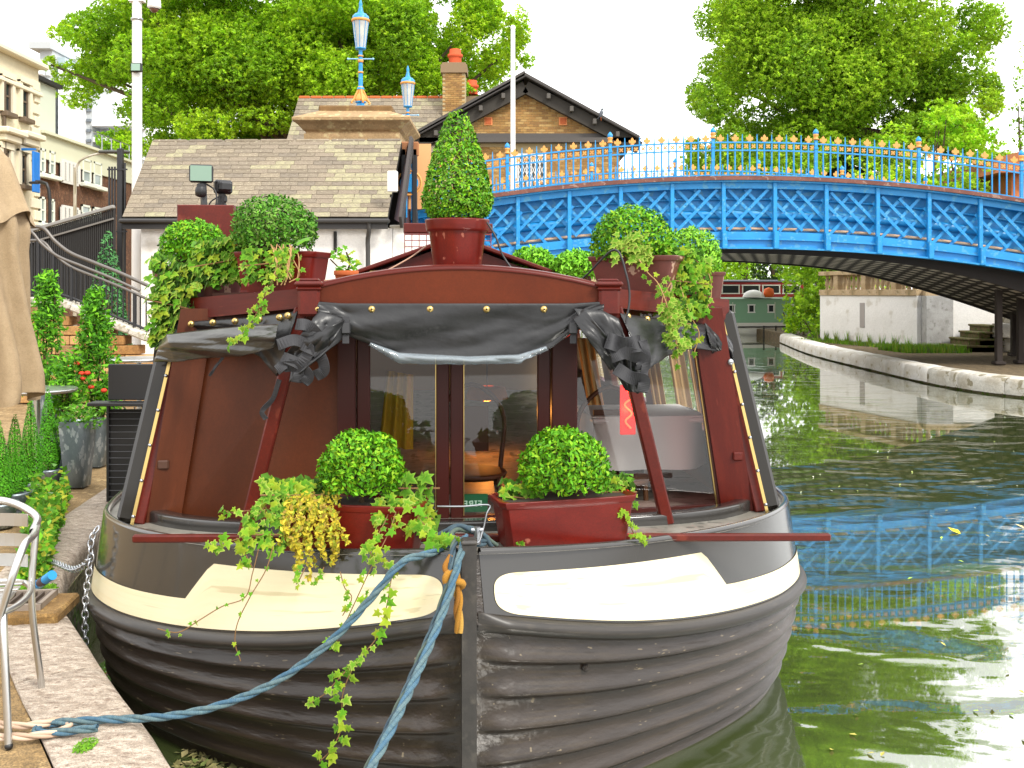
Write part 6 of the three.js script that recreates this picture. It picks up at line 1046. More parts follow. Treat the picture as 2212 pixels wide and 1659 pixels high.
// ---------- right bank: white wall, balustrade, steps ----------
{
  const t = thing('white_wall', 'white painted wall topped by a stone balustrade along the towpath', 'wall'), A = V(11.5, 0, -36.6), B = V(12.95, 0, -31.4), C = V(16.5, 0, -31.2), y1 = 2.0;
  const run = (a, b, y0, yy1, th, m, n, par = t, off = 0) => { const d = b.clone().sub(a).setY(0), L = d.length(), g = box(L, yy1 - y0, th, 0, 0, 0, 0.01); g.rotateY(-Math.atan2(d.z, d.x)); g.translate((a.x + b.x) / 2 + off, (y0 + yy1) / 2, (a.z + b.z) / 2); return part(n, g, m, par); };
  run(A, B, PH - 0.1, y1, 0.4, M.whiteWall, 'wall'); run(B, C, PH - 0.1, y1, 0.4, M.whiteWall, 'return_wall');
  part('pilaster', boxAB(12.9, 13.75, PH - 0.1, y1, -31.0, -31.4, 0.01), mat(mottle(0xb9b6b2, 0xa8a5a0, { per: 5, grain: 0.06, c3: 0x96938d, t3: 0.6, w3: 0.2, seed: 83 }), { m: 1.2, roughness: 0.9 }), t);
  const st = mat(mottle(0xc2a987, 0xb0966f, { per: 5, grain: 0.1, c3: 0x94805c, t3: 0.62, w3: 0.15, seed: 84 }), { m: 1.5, roughness: 0.9 });
  run(A, B, y1, y1 + 0.2, 0.5, st, 'plinth'); run(B, C, y1, y1 + 0.2, 0.5, st, 'plinth'); run(A, B, 2.72, 2.86, 0.55, st, 'handrail'); run(B, C, 2.72, 2.86, 0.55, st, 'handrail');
  const balG = lathe([[0.07, 0], [0.07, 0.05], [0.045, 0.08], [0.085, 0.2], [0.07, 0.3], [0.04, 0.4], [0.05, 0.44], [0.07, 0.47], [0.07, 0.52]], 12);
  for (let i = 0; i < 20; i++) { const q = A.clone().lerp(B, (i + 0.6) / 20); if (i % 6 === 3) { run(A.clone().lerp(B, (i + 0.1) / 20), A.clone().lerp(B, (i + 1.1) / 20), y1 + 0.2, 2.72, 0.4, st, 'dado'); continue; } part('baluster', balG, st, t, { at: V(q.x, y1 + 0.2, q.z) }); }
  for (let i = 0; i < 10; i++) { const q = B.clone().lerp(C, (i + 0.6) / 12); part('baluster', balG, st, t, { at: V(q.x, y1 + 0.2, q.z) }); }
  run(A.clone().lerp(B, 0.45), A.clone().lerp(B, 0.5), PH + 0.55, 1.75, 0.44, mat(0xa8a09a), 'notice_strip');
  const s = thing('stone_steps', 'worn brown stone steps climbing beside the white wall', 'steps'); const stepM = mat(T.mossy, { m: 0.8, color: 0xd8c8b0, roughness: 0.9 });
  for (let i = 0; i < 4; i++) part('step', [boxAB(13.3 + i * 0.3, 14.6, PH - 0.1, PH + 0.16 + i * 0.2, -29.6, -30.9, 0.01), boxAB(13.25 + i * 0.3, 14.62, PH + 0.12 + i * 0.2, PH + 0.18 + i * 0.2, -29.5, -30.9, 0.015)], stepM, s);
  // terracotta building behind the bridge
  const h = thing('terracotta_house', 'orange brick house with tiled roof at the end of the bridge', 'house'), q = U(2185, 420, 36), tm = mat(mottle(0xc77a48, 0xb86c3e, { per: 12, grain: 0.1, seed: 85 }), { m: 2, roughness: 0.9 });
  part('wall', boxAB(q.x, q.x + 8, PH, U(0, 372, 36).y, -36, -42), tm, h); part('roof', extr([[-0.7, 0], [0.05, 0.75], [8.5, 0.75], [8.5, 0]], 7).translate(q.x, U(0, 376, 36).y, -42.5), mat(0xa9643c, { roughness: 0.9 }), h);
  part('window', boxAB(q.x + 1.2, q.x + 2, q.y + 0.1, q.y + 0.8, -35.95, -36.02), M.whitePaint, h);
}
{ // grass on the towpath
  const r = rng(51), it = [];
  const strip = (n, f, l0, l1) => { for (let i = 0; i < n; i++) { const [x, z] = f(r(), r()); it.push([V(x, PH, z), V(rr(-0.3, 0.3, r), 0.1, 1).normalize(), rr(l0, l1, r), [[0.2, 0.42, 0.02], [0.14, 0.32, 0.02], [0.32, 0.4, 0.05]][Math.floor(r() * 3)]]); } };
  strip(1500, (a, b) => { const p = V(11.3, 0, -36.8).lerp(V(12.8, 0, -31), a); return [p.x - 0.1 - b * b * 0.7, p.z]; }, 0.04, 0.16);
  strip(160, (a, b) => { const p = V(11.3, 0, -36.8).lerp(V(12.8, 0, -31), Math.floor(a * 9) / 9 + 0.04 * b); return [p.x - 0.12, p.z]; }, 0.2, 0.5);
  strip(3000, (a, b) => [11.5 + a * 1.9 - b * 0.2, -29.0 - b * 1.8], 0.06, 0.26);
  const P = [], N = [], C = [], idx = []; let k = 0;
  for (const [p, , L, c] of it) { const a = r() * 7, w = 0.012 + r() * 0.012, lx = rr(-0.3, 0.3, r) * L, lz = rr(-0.3, 0.3, r) * L; P.push(p.x - w * Math.cos(a), p.y - 0.02, p.z - w * Math.sin(a), p.x + w * Math.cos(a), p.y - 0.02, p.z + w * Math.sin(a), p.x + lx, p.y + L, p.z + lz); for (let j = 0; j < 3; j++) { N.push(Math.sin(a), 0.4, Math.cos(a)); C.push(...c); } idx.push(k, k + 1, k + 2); k += 3; }
  const g = new THREE.BufferGeometry(); g.setAttribute('position', new THREE.Float32BufferAttribute(P, 3)); g.setAttribute('normal', new THREE.Float32BufferAttribute(N, 3)); g.setAttribute('color', new THREE.Float32BufferAttribute(C, 3)); g.setIndex(idx);
  const m = part('towpath_grass', g, thinLeaf, scene); m.userData = { kind: 'stuff', label: 'rough green grass along the foot of the white wall', category: 'grass' };
}

// ---------- terrace beside the lodge: ramp fence, stair rails, retaining wall ----------
{
  const d = 18, a = U(60, 500, d), b = U(247, 446, d), f = thing('ramp_fence', 'tall black painted close barred fence climbing towards the bridge', 'fence'), y0 = U(0, 650, d).y;
  part('panel', (() => { const g = extr([[a.x, y0], [b.x, y0], [b.x, b.y - 0.12], [a.x, a.y - 0.12]], 0.03); return g.translate(0, 0, -d - 0.08); })(), mat(0x3a302b, { roughness: 0.8 }), f);
  part('top_rail', [bar(a, b, 0.1, 0.06, 0.01)], mat(0x8c8984, { roughness: 0.6 }), f); part('mid_rail', bar(a.clone().add(V(0, -0.22, 0.03)), b.clone().add(V(0, -0.22, 0.03)), 0.03, 0.03), mat(0x6f6a64, { roughness: 0.6 }), f);
  for (let i = 0; i < 44; i++) { const q = a.clone().lerp(b, (i + 0.5) / 44); part('bar', boxAB(q.x - 0.011, q.x + 0.011, y0, q.y - 0.04, -d - 0.03, -d + 0.0), M.blackMatt, f); }
  // stair balustrade
  const s = thing('stair_railing', 'grey metal handrails and black balusters of the stair beside the lodge', 'railing'), D = 14.5, rail = [[58, 490], [92, 492], [118, 520], [150, 545], [200, 566], [260, 590], [322, 618]].map(([x, y]) => U(x, y, D)), low = rail.map((p) => p.clone().add(V(0, -0.2, 0)));
  const steel = mat(0x6e6964, { roughness: 0.4, metalness: 0.5 });
  part('handrail', tube(rail, 0.026, 50, 8), steel, s); part('handrail', tube(low, 0.02, 50, 8), steel, s); part('handrail', tube(rail.map((p) => p.clone().add(V(0.05, -0.07, 0.5))), 0.02, 50, 8), steel, s);
  const cv = new THREE.CatmullRomCurve3(low), foot = (x) => { const px = x / D * F + CX; return U(px, px < 130 ? 640 : lerp(640, 718, (px - 130) / 190), D).y; };
  for (let i = 0; i < 30; i++) { const p = cv.getPoint((i + 0.5) / 30); part('baluster', cyl(V(p.x, foot(p.x), p.z), p, i % 6 === 3 ? 0.03 : 0.011, i % 6 === 3 ? 0.03 : 0.011, 6), M.black, s); }
  part('bottom_rail', tube([U(60, 636, D), U(130, 636, D), U(220, 672, D), U(322, 714, D)], 0.02, 20, 6), M.black, s);
  // retaining wall of stone courses under a grey coping
  const w = thing('retaining_wall', 'low tan stone retaining wall with grey coping under the stair rail', 'wall'), top = (x) => foot(x) - 0.06;
  const x0 = U(40, 0, D).x, x1 = U(330, 0, D).x;
  for (let i = 0; i < 7; i++) { const a_ = lerp(x0, x1, i / 7), b_ = lerp(x0, x1, (i + 1) / 7) - 0.01; part('coping', bar(V(a_, top(a_), -D), V(b_, top(b_), -D), 0.4, 0.1, 0.02), M.concrete, w); }
  const r = rng(77), tan = [0xb98d57, 0xa97c48, 0xc79c68, 0x9d7a52].map((c, i) => mat(mottle(c, c - 0x151210, { per: 4, grain: 0.12, seed: 90 + i, size: 64 }), { m: 0.7, roughness: 0.9 }));
  for (let y = QH, j = 0; y < 2.4; y += 0.14, j++) for (let x = x0 - (j % 2) * 0.2; x < x1; x += 0.4) { if (y + 0.14 > Math.min(top(x), top(x + 0.4)) - 0.03) continue; part('stone', box(0.39, 0.13, 0.3, x + 0.2, y + 0.07, -D - rr(0, 0.015, r), 0.01), tan[Math.floor(r() * 4)], w); }
  part('backing', boxAB(x0, x1, QH, 0.95, -D - 0.3, -D - 3), M.sand, w);
  // tall gate posts by the pole
  const g = thing('iron_railing', 'tall black iron railing and square post beside the white pole', 'railing'), z = 19.6;
  part('post', boxAB(U(252, 0, z).x, U(264, 0, z).x, QH, U(0, 320, z).y, -z - 0.1, -z, 0.01), M.black, g);
  for (const px of [236, 242, 248, 270]) part('rail_bar', cyl(U(px, 520, z).setY(QH), U(px, 352 + (px % 3) * 4, z), 0.022, 0.02, 6), M.black, g); part('cross_rail', bar(U(232, 366, z), U(275, 366, z), 0.03, 0.03), M.black, g); part('cross_rail', bar(U(232, 500, z), U(275, 500, z), 0.03, 0.03), M.black, g);
}
// ---------- closed parasol ----------
{
  const d = 7, c = U(-26, 632, d), t = thing('closed_parasol', 'closed tan cafe parasol tied round its pole on the quay', 'parasol', null, V(c.x, QH, -d)), linen = mat(T.linen, { m: 0.5, roughness: 0.9, bump: grainN, bs: 0.001, bm: 0.1, side: THREE.DoubleSide });
  const prof = [[2.66, 0.03], [2.6, 0.1], [2.5, 0.15], [2.2, 0.24], [2.05, 0.275], [1.9, 0.26], [1.6, 0.275], [1.45, 0.285], [1.2, 0.33], [1.0, 0.37], [0.86, 0.38]];
  const rad = (y) => { let i = 0; while (i < prof.length - 2 && y < prof[i + 1][0]) i++; const [a, p] = prof[i], [b, q] = prof[i + 1]; return lerp(p, q, clamp((a - y) / (a - b))); };
  part('canopy', boxUV(sheet(120, 40, (u, v) => { const y = lerp(2.66, 0.86, v), a = u * 2 * PI, k = 0.13 + 0.2 * v, fold = Math.sin(a * 8 + 1.2 * Math.sin(v * 3)) , tw = 0.35 * Math.sin(v * 5); const R1 = rad(y) * (1 - k * 0.5 + k * 0.5 * Math.sign(fold) * Math.pow(Math.abs(fold), 0.7)) ; return V(Math.cos(a + tw) * R1, y + 0.04 * v * Math.sin(a * 4), Math.sin(a + tw) * R1); }, 0.006)), linen, t);
  part('vent_flap', boxUV(sheet(90, 10, (u, v) => { const y = lerp(2.56, 2.12, v), a = u * 2 * PI, R1 = (lerp(0.13, 0.29, v)) * (1 + 0.07 * Math.sin(a * 8 + 0.6)); return V(Math.cos(a) * R1, y + 0.05 * v * Math.sin(a * 4 + 1), Math.sin(a) * R1); }, 0.006)), linen, t);
  part('finial', lathe([[0.035, 2.64], [0.06, 2.68], [0.05, 2.73], [0.02, 2.77], [0, 2.78]], 14), mat(0x7a5636, { roughness: 0.6 }), t);
  part('pole', cyl(V(0, 0, 0), V(0, 2.6, 0), 0.024, 0.024, 10), mat(0x8a6a44, { roughness: 0.6 }), t); part('base', lathe([[0, 0], [0.28, 0], [0.28, 0.05], [0.05, 0.09], [0.04, 0.3]], 24), M.black, t);
}
// ---------- quayside pots and shrubs ----------
const thujaCols = [[0.07, 0.3, 0.01], [0.045, 0.21, 0.008], [0.11, 0.38, 0.015]];
function conifer(px, pyTop, pyBase, d, rad, label) {
  const b = U(px, pyBase, d), H = (pyBase - pyTop) / F * d, t = thing('dwarf_conifer', label, 'conifer', 'row of dwarf conifers on the quay', V(b.x, QH, -d)), y0 = b.y - QH, r = rng(px + 5), it = [];
  part('pot', lathe([[0, 0], [0.09, 0], [0.115, Math.max(0.08, y0 - 0.02)], [0.125, Math.max(0.1, y0)], [0.1, Math.max(0.1, y0)]], 18), M.zinc, t);
  for (let i = 0; i < 6000; i++) { const h = 1 - Math.sqrt(r()), a = r() * 2 * PI, R1 = rad * Math.pow(1 - h, 0.75) * (0.9 + 0.2 * fbm(a * 2, h * 9, 1e6, px, 2)) * Math.min(1, 0.65 + h * 3) * (1 - 0.2 * r() * r()); it.push([V(R1 * Math.cos(a), y0 + h * H, R1 * Math.sin(a)), V(Math.cos(a), 1.1, Math.sin(a)).normalize(), rr(0.012, 0.02, r)]); }
  const c = part('shrub', [cyl(V(0, y0 - 0.05, 0), V(0, y0 + H * 0.92, 0), 0.012, 0.004, 6), twigs(80, V(0, y0 + H * 0.1, 0), (q) => { const h = q() * q(), a = q() * 7, k = rad * Math.pow(1 - h, 0.75) * 0.8; return V(k * Math.cos(a), y0 + h * H, k * Math.sin(a)); }, px + 9)], twigM, t); part('foliage', leafMesh(it, { w: 0.4, tilt: 0.35, seed: px, cols: thujaCols }), glossLeaf, c, { stuff: true });
}
conifer(104, 836, 1012, 8.2, 0.1, 'dwarf conifer next to the tall zinc planter'); conifer(66, 856, 1040, 7.7, 0.098, 'dwarf conifer second from the tall zinc planter'); conifer(32, 892, 1062, 7.2, 0.095, 'dwarf conifer third from the tall zinc planter'); conifer(-2, 905, 1085, 6.8, 0.092, 'dwarf conifer farthest from the tall zinc planter');
function squarePot(parent, w0, w1, h, m) { part('pot', [sheet(4, 3, (u, v) => { const a = [[-1, 1], [1, 1], [1, -1], [-1, -1], [-1, 1]][Math.round(u * 4)], [k, y] = [[w0, 0], [w1, h], [w1 - 0.03, h], [w1 - 0.03, h - 0.05]][Math.round(v * 3)]; return V(a[0] * k / 2, y, a[1] * k / 2); })], m, parent); part('soil', box(w1 - 0.04, 0.02, w1 - 0.04, 0, h - 0.05, 0), M.soil, parent); }
function leafyShrub(px, pyTop, pyBase, d, w, label, o = {}) {
  const b = U(px, pyBase, d), t = thing('potted_shrub', label, 'potted shrub', o.group, V(b.x, QH, -d)), y0 = Math.max(0.3, b.y - QH), H = (pyBase - pyTop) / F * d, r = rng(px * 3 + 1), it = [];
  squarePot(t, o.w0 ?? 0.16, o.w1 ?? 0.22, y0, o.m ?? M.zinc);
  const stems = []; for (let k = 0; k < 5; k++) stems.push(tube([V(0, y0 - 0.06, 0), V(rr(-0.3, 0.3, r) * w, y0 + H * 0.4, rr(-0.2, 0.2, r) * w), V(rr(-0.3, 0.3, r) * w, y0 + H * rr(0.7, 0.95, r), 0)], 0.008, 10, 5)); part('stem', stems, twigM, t);
  for (let c = 0; c < (o.n ?? 60); c++) { const h = Math.pow(r(), 0.8), a = r() * 7, R1 = w * (o.cone ? 1.05 - 0.9 * h : 1 - 0.45 * Math.abs(h - 0.45)) * Math.sqrt(r()), q = V(R1 * Math.cos(a), y0 + h * H, R1 * Math.sin(a)); for (let i = 0; i < 16; i++) { const dd = sph(r); it.push([q.clone().addScaledVector(dd, 0.035 + 0.035 * r()), V(dd.x, Math.abs(dd.y) + 0.4, dd.z).normalize(), rr(0.04, 0.075, r) * (o.leaf ?? 1)]); } }
  part('foliage', leafMesh(it, { w: 0.42, seed: px, cols: o.cols ?? [[0.14, 0.42, 0.015], [0.08, 0.28, 0.012], [0.2, 0.5, 0.02], [0.05, 0.17, 0.01]] }), thinLeaf, t, { stuff: true });
  if (o.flowers) for (let k = 0; k < o.flowers; k++) part('flower', new THREE.SphereGeometry(0.03, 8, 6).scale(1, 0.7, 1).translate(rr(-0.6, 0.6, r) * w, y0 + H * rr(0.2, 0.5, r), w * 0.6), mat(0xd63a1a, { roughness: 0.7 }), t);
  return t;
}
leafyShrub(205, 632, 905, 9.2, 0.3, 'tall loose leafed shrub with red flowers in tall zinc planter', { w0: 0.17, w1: 0.24, n: 190, cone: 1, flowers: 7 });
leafyShrub(102, 592, 850, 9.8, 0.28, 'loose leafed shrub in zinc pot behind the parasol', { n: 160, cone: 1 });
leafyShrub(140, 775, 940, 9.0, 0.16, 'bushy light green shrub between two loose leafed shrubs', { n: 80 });
leafyShrub(222, 880, 985, 9.6, 0.12, 'low spreading plant at the foot of black gate', { n: 34, w0: 0.2, w1: 0.26, m: M.blackMatt });
{ // the tall empty-looking zinc planter at the quay edge and a small pot
  const b = onY(168, 1050, QH), t = thing('zinc_planter', 'tall tapered zinc planter standing at quay edge', 'planter', null, V(b.x, QH, b.z)); squarePot(t, 0.15, 0.225, 0.54, M.zinc);
  const it = [], r = rng(12); for (let i = 0; i < 240; i++) it.push([V(rr(-0.12, 0.2, r), 0.53 + rr(-0.05, 0.14, r) * 1, rr(-0.1, 0.14, r)), V(0, 1, 0.3), rr(0.03, 0.06, r)]); part('foliage', leafMesh(it, { w: 0.6, seed: 5 }), thinLeaf, t, { stuff: true });
  const c = onY(132, 1044, QH), s = thing('zinc_pot', 'small square zinc pot of leaves beside the tall zinc planter', 'planter', null, V(c.x, QH, c.z)); squarePot(s, 0.13, 0.17, 0.24, M.zinc);
  const i2 = []; for (let i = 0; i < 160; i++) i2.push([V(rr(-0.1, 0.1, r), 0.24 + rr(0, 0.12, r), rr(-0.1, 0.1, r)), V(0, 1, 0.3), rr(0.03, 0.06, r)]); part('foliage', leafMesh(i2, { w: 0.7, seed: 6 }), thinLeaf, s, { stuff: true });
  // dull cypress behind the stair rail
  const p = U(232, 640, 15.6), y = thing('cypress', 'dull green cypress behind the stair balusters', 'tree', null, V(p.x, QH, p.z)), H = U(0, 508, 15.6).y - QH, i3 = [];
  for (let i = 0; i < 3800; i++) { const h = 1 - Math.sqrt(r()), a = r() * 7, R1 = 0.42 * Math.pow(1 - h, 0.7) * (0.85 + 0.3 * fbm(a * 2, h * 7, 1e6, 3, 2)) ; i3.push([V(R1 * Math.cos(a), h * H + 0.1, R1 * Math.sin(a)), V(Math.cos(a), 1, Math.sin(a)).normalize(), rr(0.05, 0.1, r)]); }
  part('trunk', cyl(V(0, 0, 0), V(0, H * 0.8, 0), 0.05, 0.02), M.bark, y); part('crown', leafMesh(i3, { w: 0.35, tilt: 0.5, seed: 9, cols: [[0.05, 0.17, 0.05], [0.03, 0.11, 0.03], [0.07, 0.22, 0.06]] }), glossLeaf, y, { stuff: true });
  // ground cover spilling along the quay edge
  const i4 = []; for (let i = 0; i < 2600; i++) { const a = r(), px = lerp(112, 70, a) + rr(-45, 40, r) * (1 - 0.3 * a), py = lerp(1050, 1235, a); const q = onY(px, py + 20, QH + 0.02); i4.push([V(q.x, QH + 0.25 * r() * r() + 0.02, q.z), V(0.2, 0.8, 0.5), rr(0.03, 0.07, r), [[0.16, 0.42, 0.02], [0.1, 0.28, 0.015], [0.42, 0.45, 0.04], [0.07, 0.2, 0.01]][Math.floor(r() * 4)]]); }
  const gc = part('ground_cover', leafMesh(i4, { w: 0.6, seed: 15 }), thinLeaf, scene); gc.userData = { kind: 'stuff', label: 'green and yellow leafy ground cover beside the chairs at quay edge', category: 'ground cover' };
}
{ // black gangway gate between quay and boat
  const d = 7.6, b = U(272, 1085, d), t = thing('gangway_gate', 'black gangway gate with wire rungs and a ledge beside the boat', 'gate', null, V(b.x, QH, -d)), k = d / F;
  part('panel', box(95 * k, 78 * k, 0.03, 8 * k, (1085 - 826) * k, -0.02, 0.006), M.black, t); part('ledge', box(125 * k, 8 * k, 0.16, -8 * k, (1085 - 871) * k, 0.04, 0.006), M.black, t);
  part('backing', box(78 * k, 200 * k, 0.012, 0, 100 * k, -0.03), M.blackMatt, t);
  for (const x of [-38, 38]) part('upright', box(6 * k, 212 * k, 0.03, x * k, 106 * k, 0, 0.003), M.black, t);
  for (let i = 0; i < 14; i++) part('wire_rung', cyl(V(-38 * k, (12 + i * 14) * k, 0.012), V(38 * k, (12 + i * 14) * k, 0.012), 0.0022, 0.0022, 5), mat(0x77777c, { metalness: 0.6, roughness: 0.4 }), t);
  for (let i = 0; i < 4; i++) part('bolt', new THREE.SphereGeometry(0.008, 6, 5).translate((-20 + i * 22) * k, 205 * k, 0.05), M.steel, t);
}
// ---------- aluminium chairs ----------
function aluChair(pos, yaw, label) {
  const t = thing('aluminium_chair', label, 'chair', 'aluminium chairs on the quay', pos); t.rotation.y = yaw;
  for (const s of [-1, 1]) {
    part('leg', tube([V(s * 0.27, 0.0, 0.27), V(s * 0.235, 0.43, 0.2), V(s * 0.22, 0.47, 0.14), V(s * 0.21, 0.47, 0)], 0.0135, 24, 8), M.alu, t);
    part('leg', tube([V(s * 0.26, 0, -0.26), V(s * 0.235, 0.4, -0.2), V(s * 0.25, 0.68, -0.21)], 0.0135, 24, 8), M.alu, t);
    part('arm', tube([V(s * 0.22, 0.44, 0.2), V(s * 0.275, 0.62, 0.2), V(s * 0.29, 0.685, 0.14), V(s * 0.29, 0.69, 0), V(s * 0.26, 0.7, -0.18)], 0.014, 30, 8), M.alu, t);
    part('foot', new THREE.SphereGeometry(0.015, 8, 6).translate(s * 0.27, 0.008, 0.27), M.black, t);
  }
  part('back_rim', tube([V(-0.275, 0.69, -0.05), V(-0.25, 0.72, -0.2), V(-0.12, 0.77, -0.27), V(0.12, 0.77, -0.27), V(0.25, 0.72, -0.2), V(0.275, 0.69, -0.05)], 0.015, 40, 8), M.alu, t);
  part('seat_rim', tube([V(-0.22, 0.455, 0.2), V(0.22, 0.455, 0.2), V(0.21, 0.455, -0.2), V(-0.21, 0.455, -0.2)], 0.012, 40, 8, true), M.alu, t);
  for (let i = 0; i < 7; i++) part('seat_slat', box(0.42, 0.008, 0.045, 0, 0.462 - 0.006 * Math.sin(i), -0.18 + i * 0.06, 0.003), M.alu, t);
  for (let i = 0; i < 3; i++) part('back_slat', sheet(12, 1, (u, v) => { const a = lerp(-1.1, 1.1, u); return V(Math.sin(a) * 0.25, 0.52 + i * 0.08 + v * 0.05, -0.14 - 0.1 * Math.cos(a)); }, 0.004), M.alu, t);
  return t;
}
aluChair(V(-2.1, QH - 0.01, -3.72), 0.22, 'aluminium slatted chair at the quay edge beside the mooring rope');
aluChair(V(-2.75, QH - 0.01, -4.5), 0.5, 'aluminium slatted chair beside the ground cover behind the grated slab');
{ // grated slab, stake, moss
  const c = onY(45, 1325, QH), t = thing('grated_slab', 'yellowish stone slab with a dark iron grating on the quay', 'slab', null, V(c.x, QH - 0.015, c.z)); t.rotation.y = 0.12;
  part('slab', box(0.46, 0.06, 0.36, 0, 0.03, 0, 0.012), mat(T.sand, { m: 0.6, roughness: 0.95, color: 0xe6d8b8 }), t); const gr = part('grating_frame', [box(0.34, 0.03, 0.02, -0.04, 0.075, 0.1), box(0.34, 0.03, 0.02, -0.04, 0.075, -0.14), box(0.02, 0.03, 0.24, 0.12, 0.075, -0.02), box(0.02, 0.03, 0.24, -0.2, 0.075, -0.02)], mat(0x8c7f72, { roughness: 0.7 }), t);
  for (let i = 0; i < 9; i++) part('grating_bar', box(0.012, 0.025, 0.23, -0.18 + i * 0.035, 0.072, -0.02), mat(0x55483e, { roughness: 0.8 }), gr);
  const a = onY(62, 1276, QH), b = U(112, 1243, -a.z - 0.12), s = thing('mooring_stake', 'leaning mooring stake wrapped in blue and dark tape', 'stake', null, a.clone()), e = b.clone().sub(a);
  part('shaft', cyl(V(0, -0.02, 0), e, 0.017, 0.02, 12), mat(0x8fb6c8, { roughness: 0.6 }), s); for (const [q0, q1, m] of [[0.35, 0.5, 0x2a8fd0], [0.5, 0.72, 0x4a3434], [0.72, 1.02, 0x2a9ad8]]) part('tape', cyl(e.clone().multiplyScalar(q0), e.clone().multiplyScalar(q1), 0.024, 0.026, 12), mat(m, { roughness: 0.5 }), s);
  const r = rng(14), it = []; const q = onY(185, 1612, QH); for (let i = 0; i < 420; i++) { const u = r() * 7, k = Math.sqrt(r()); it.push([V(q.x + Math.cos(u) * k * 0.035, QH + 0.003, q.z + Math.sin(u) * k * 0.06), V(0, 1, 0.2), rr(0.008, 0.018, r), [[0.2, 0.42, 0.02], [0.14, 0.34, 0.02]][i % 2]]); }
  for (let i = 0; i < 500; i++) { const w = onY(lerp(0, 120, r()), 1268 + 12 * r(), QH); it.push([V(w.x, QH + 0.01, w.z), V(0.2, 0.4, 1), rr(0.015, 0.04, r), [[0.2, 0.42, 0.02], [0.12, 0.3, 0.02]][i % 2]]); }
  const m = part('quay_moss', leafMesh(it, { seed: 3 }), thinLeaf, scene); m.userData = { kind: 'stuff', label: 'small green moss tufts in the quay joints', category: 'moss' };
}
// ---------- ropes and chain ----------
function rope(name, label, pts, r, mats, category = 'rope', turns = 26) {
  const t = thing(name, label, category), c = new THREE.CatmullRomCurve3(pts, false, 'centripetal'), L = c.getLength(), n = Math.round(L / (r * 0.8));
  const fr = c.computeFrenetFrames(n, false);
  for (let k = 0; k < 3; k++) { const q = []; for (let i = 0; i <= n; i++) { const p = c.getPointAt(i / n), a = i / n * L * turns + k * 2 * PI / 3; q.push(p.addScaledVector(fr.normals[i], Math.cos(a) * r * 0.52).addScaledVector(fr.binormals[i], Math.sin(a) * r * 0.52)); } part('strand', new THREE.TubeGeometry(new THREE.CatmullRomCurve3(q), n * 2, r * 0.56, 6), mats[k % mats.length], t); }
  return t;
}
const blueRope = [0x43626e, 0x4c646a, 0x3a6076].map((c, i) => mat(mottle(c, c - 0x101008, { per: 8, grain: 0.2, c3: 0x7d928c, t3: 0.6, seed: 110 + i, size: 128 }), { m: 0.06, roughness: 0.9 })), greyRope = [0x485c62, 0x3c4f56, 0x566456].map((c, i) => mat(mottle(c, c - 0x101008, { per: 8, grain: 0.2, seed: 114 + i, size: 128 }), { m: 0.06, roughness: 0.9 }));
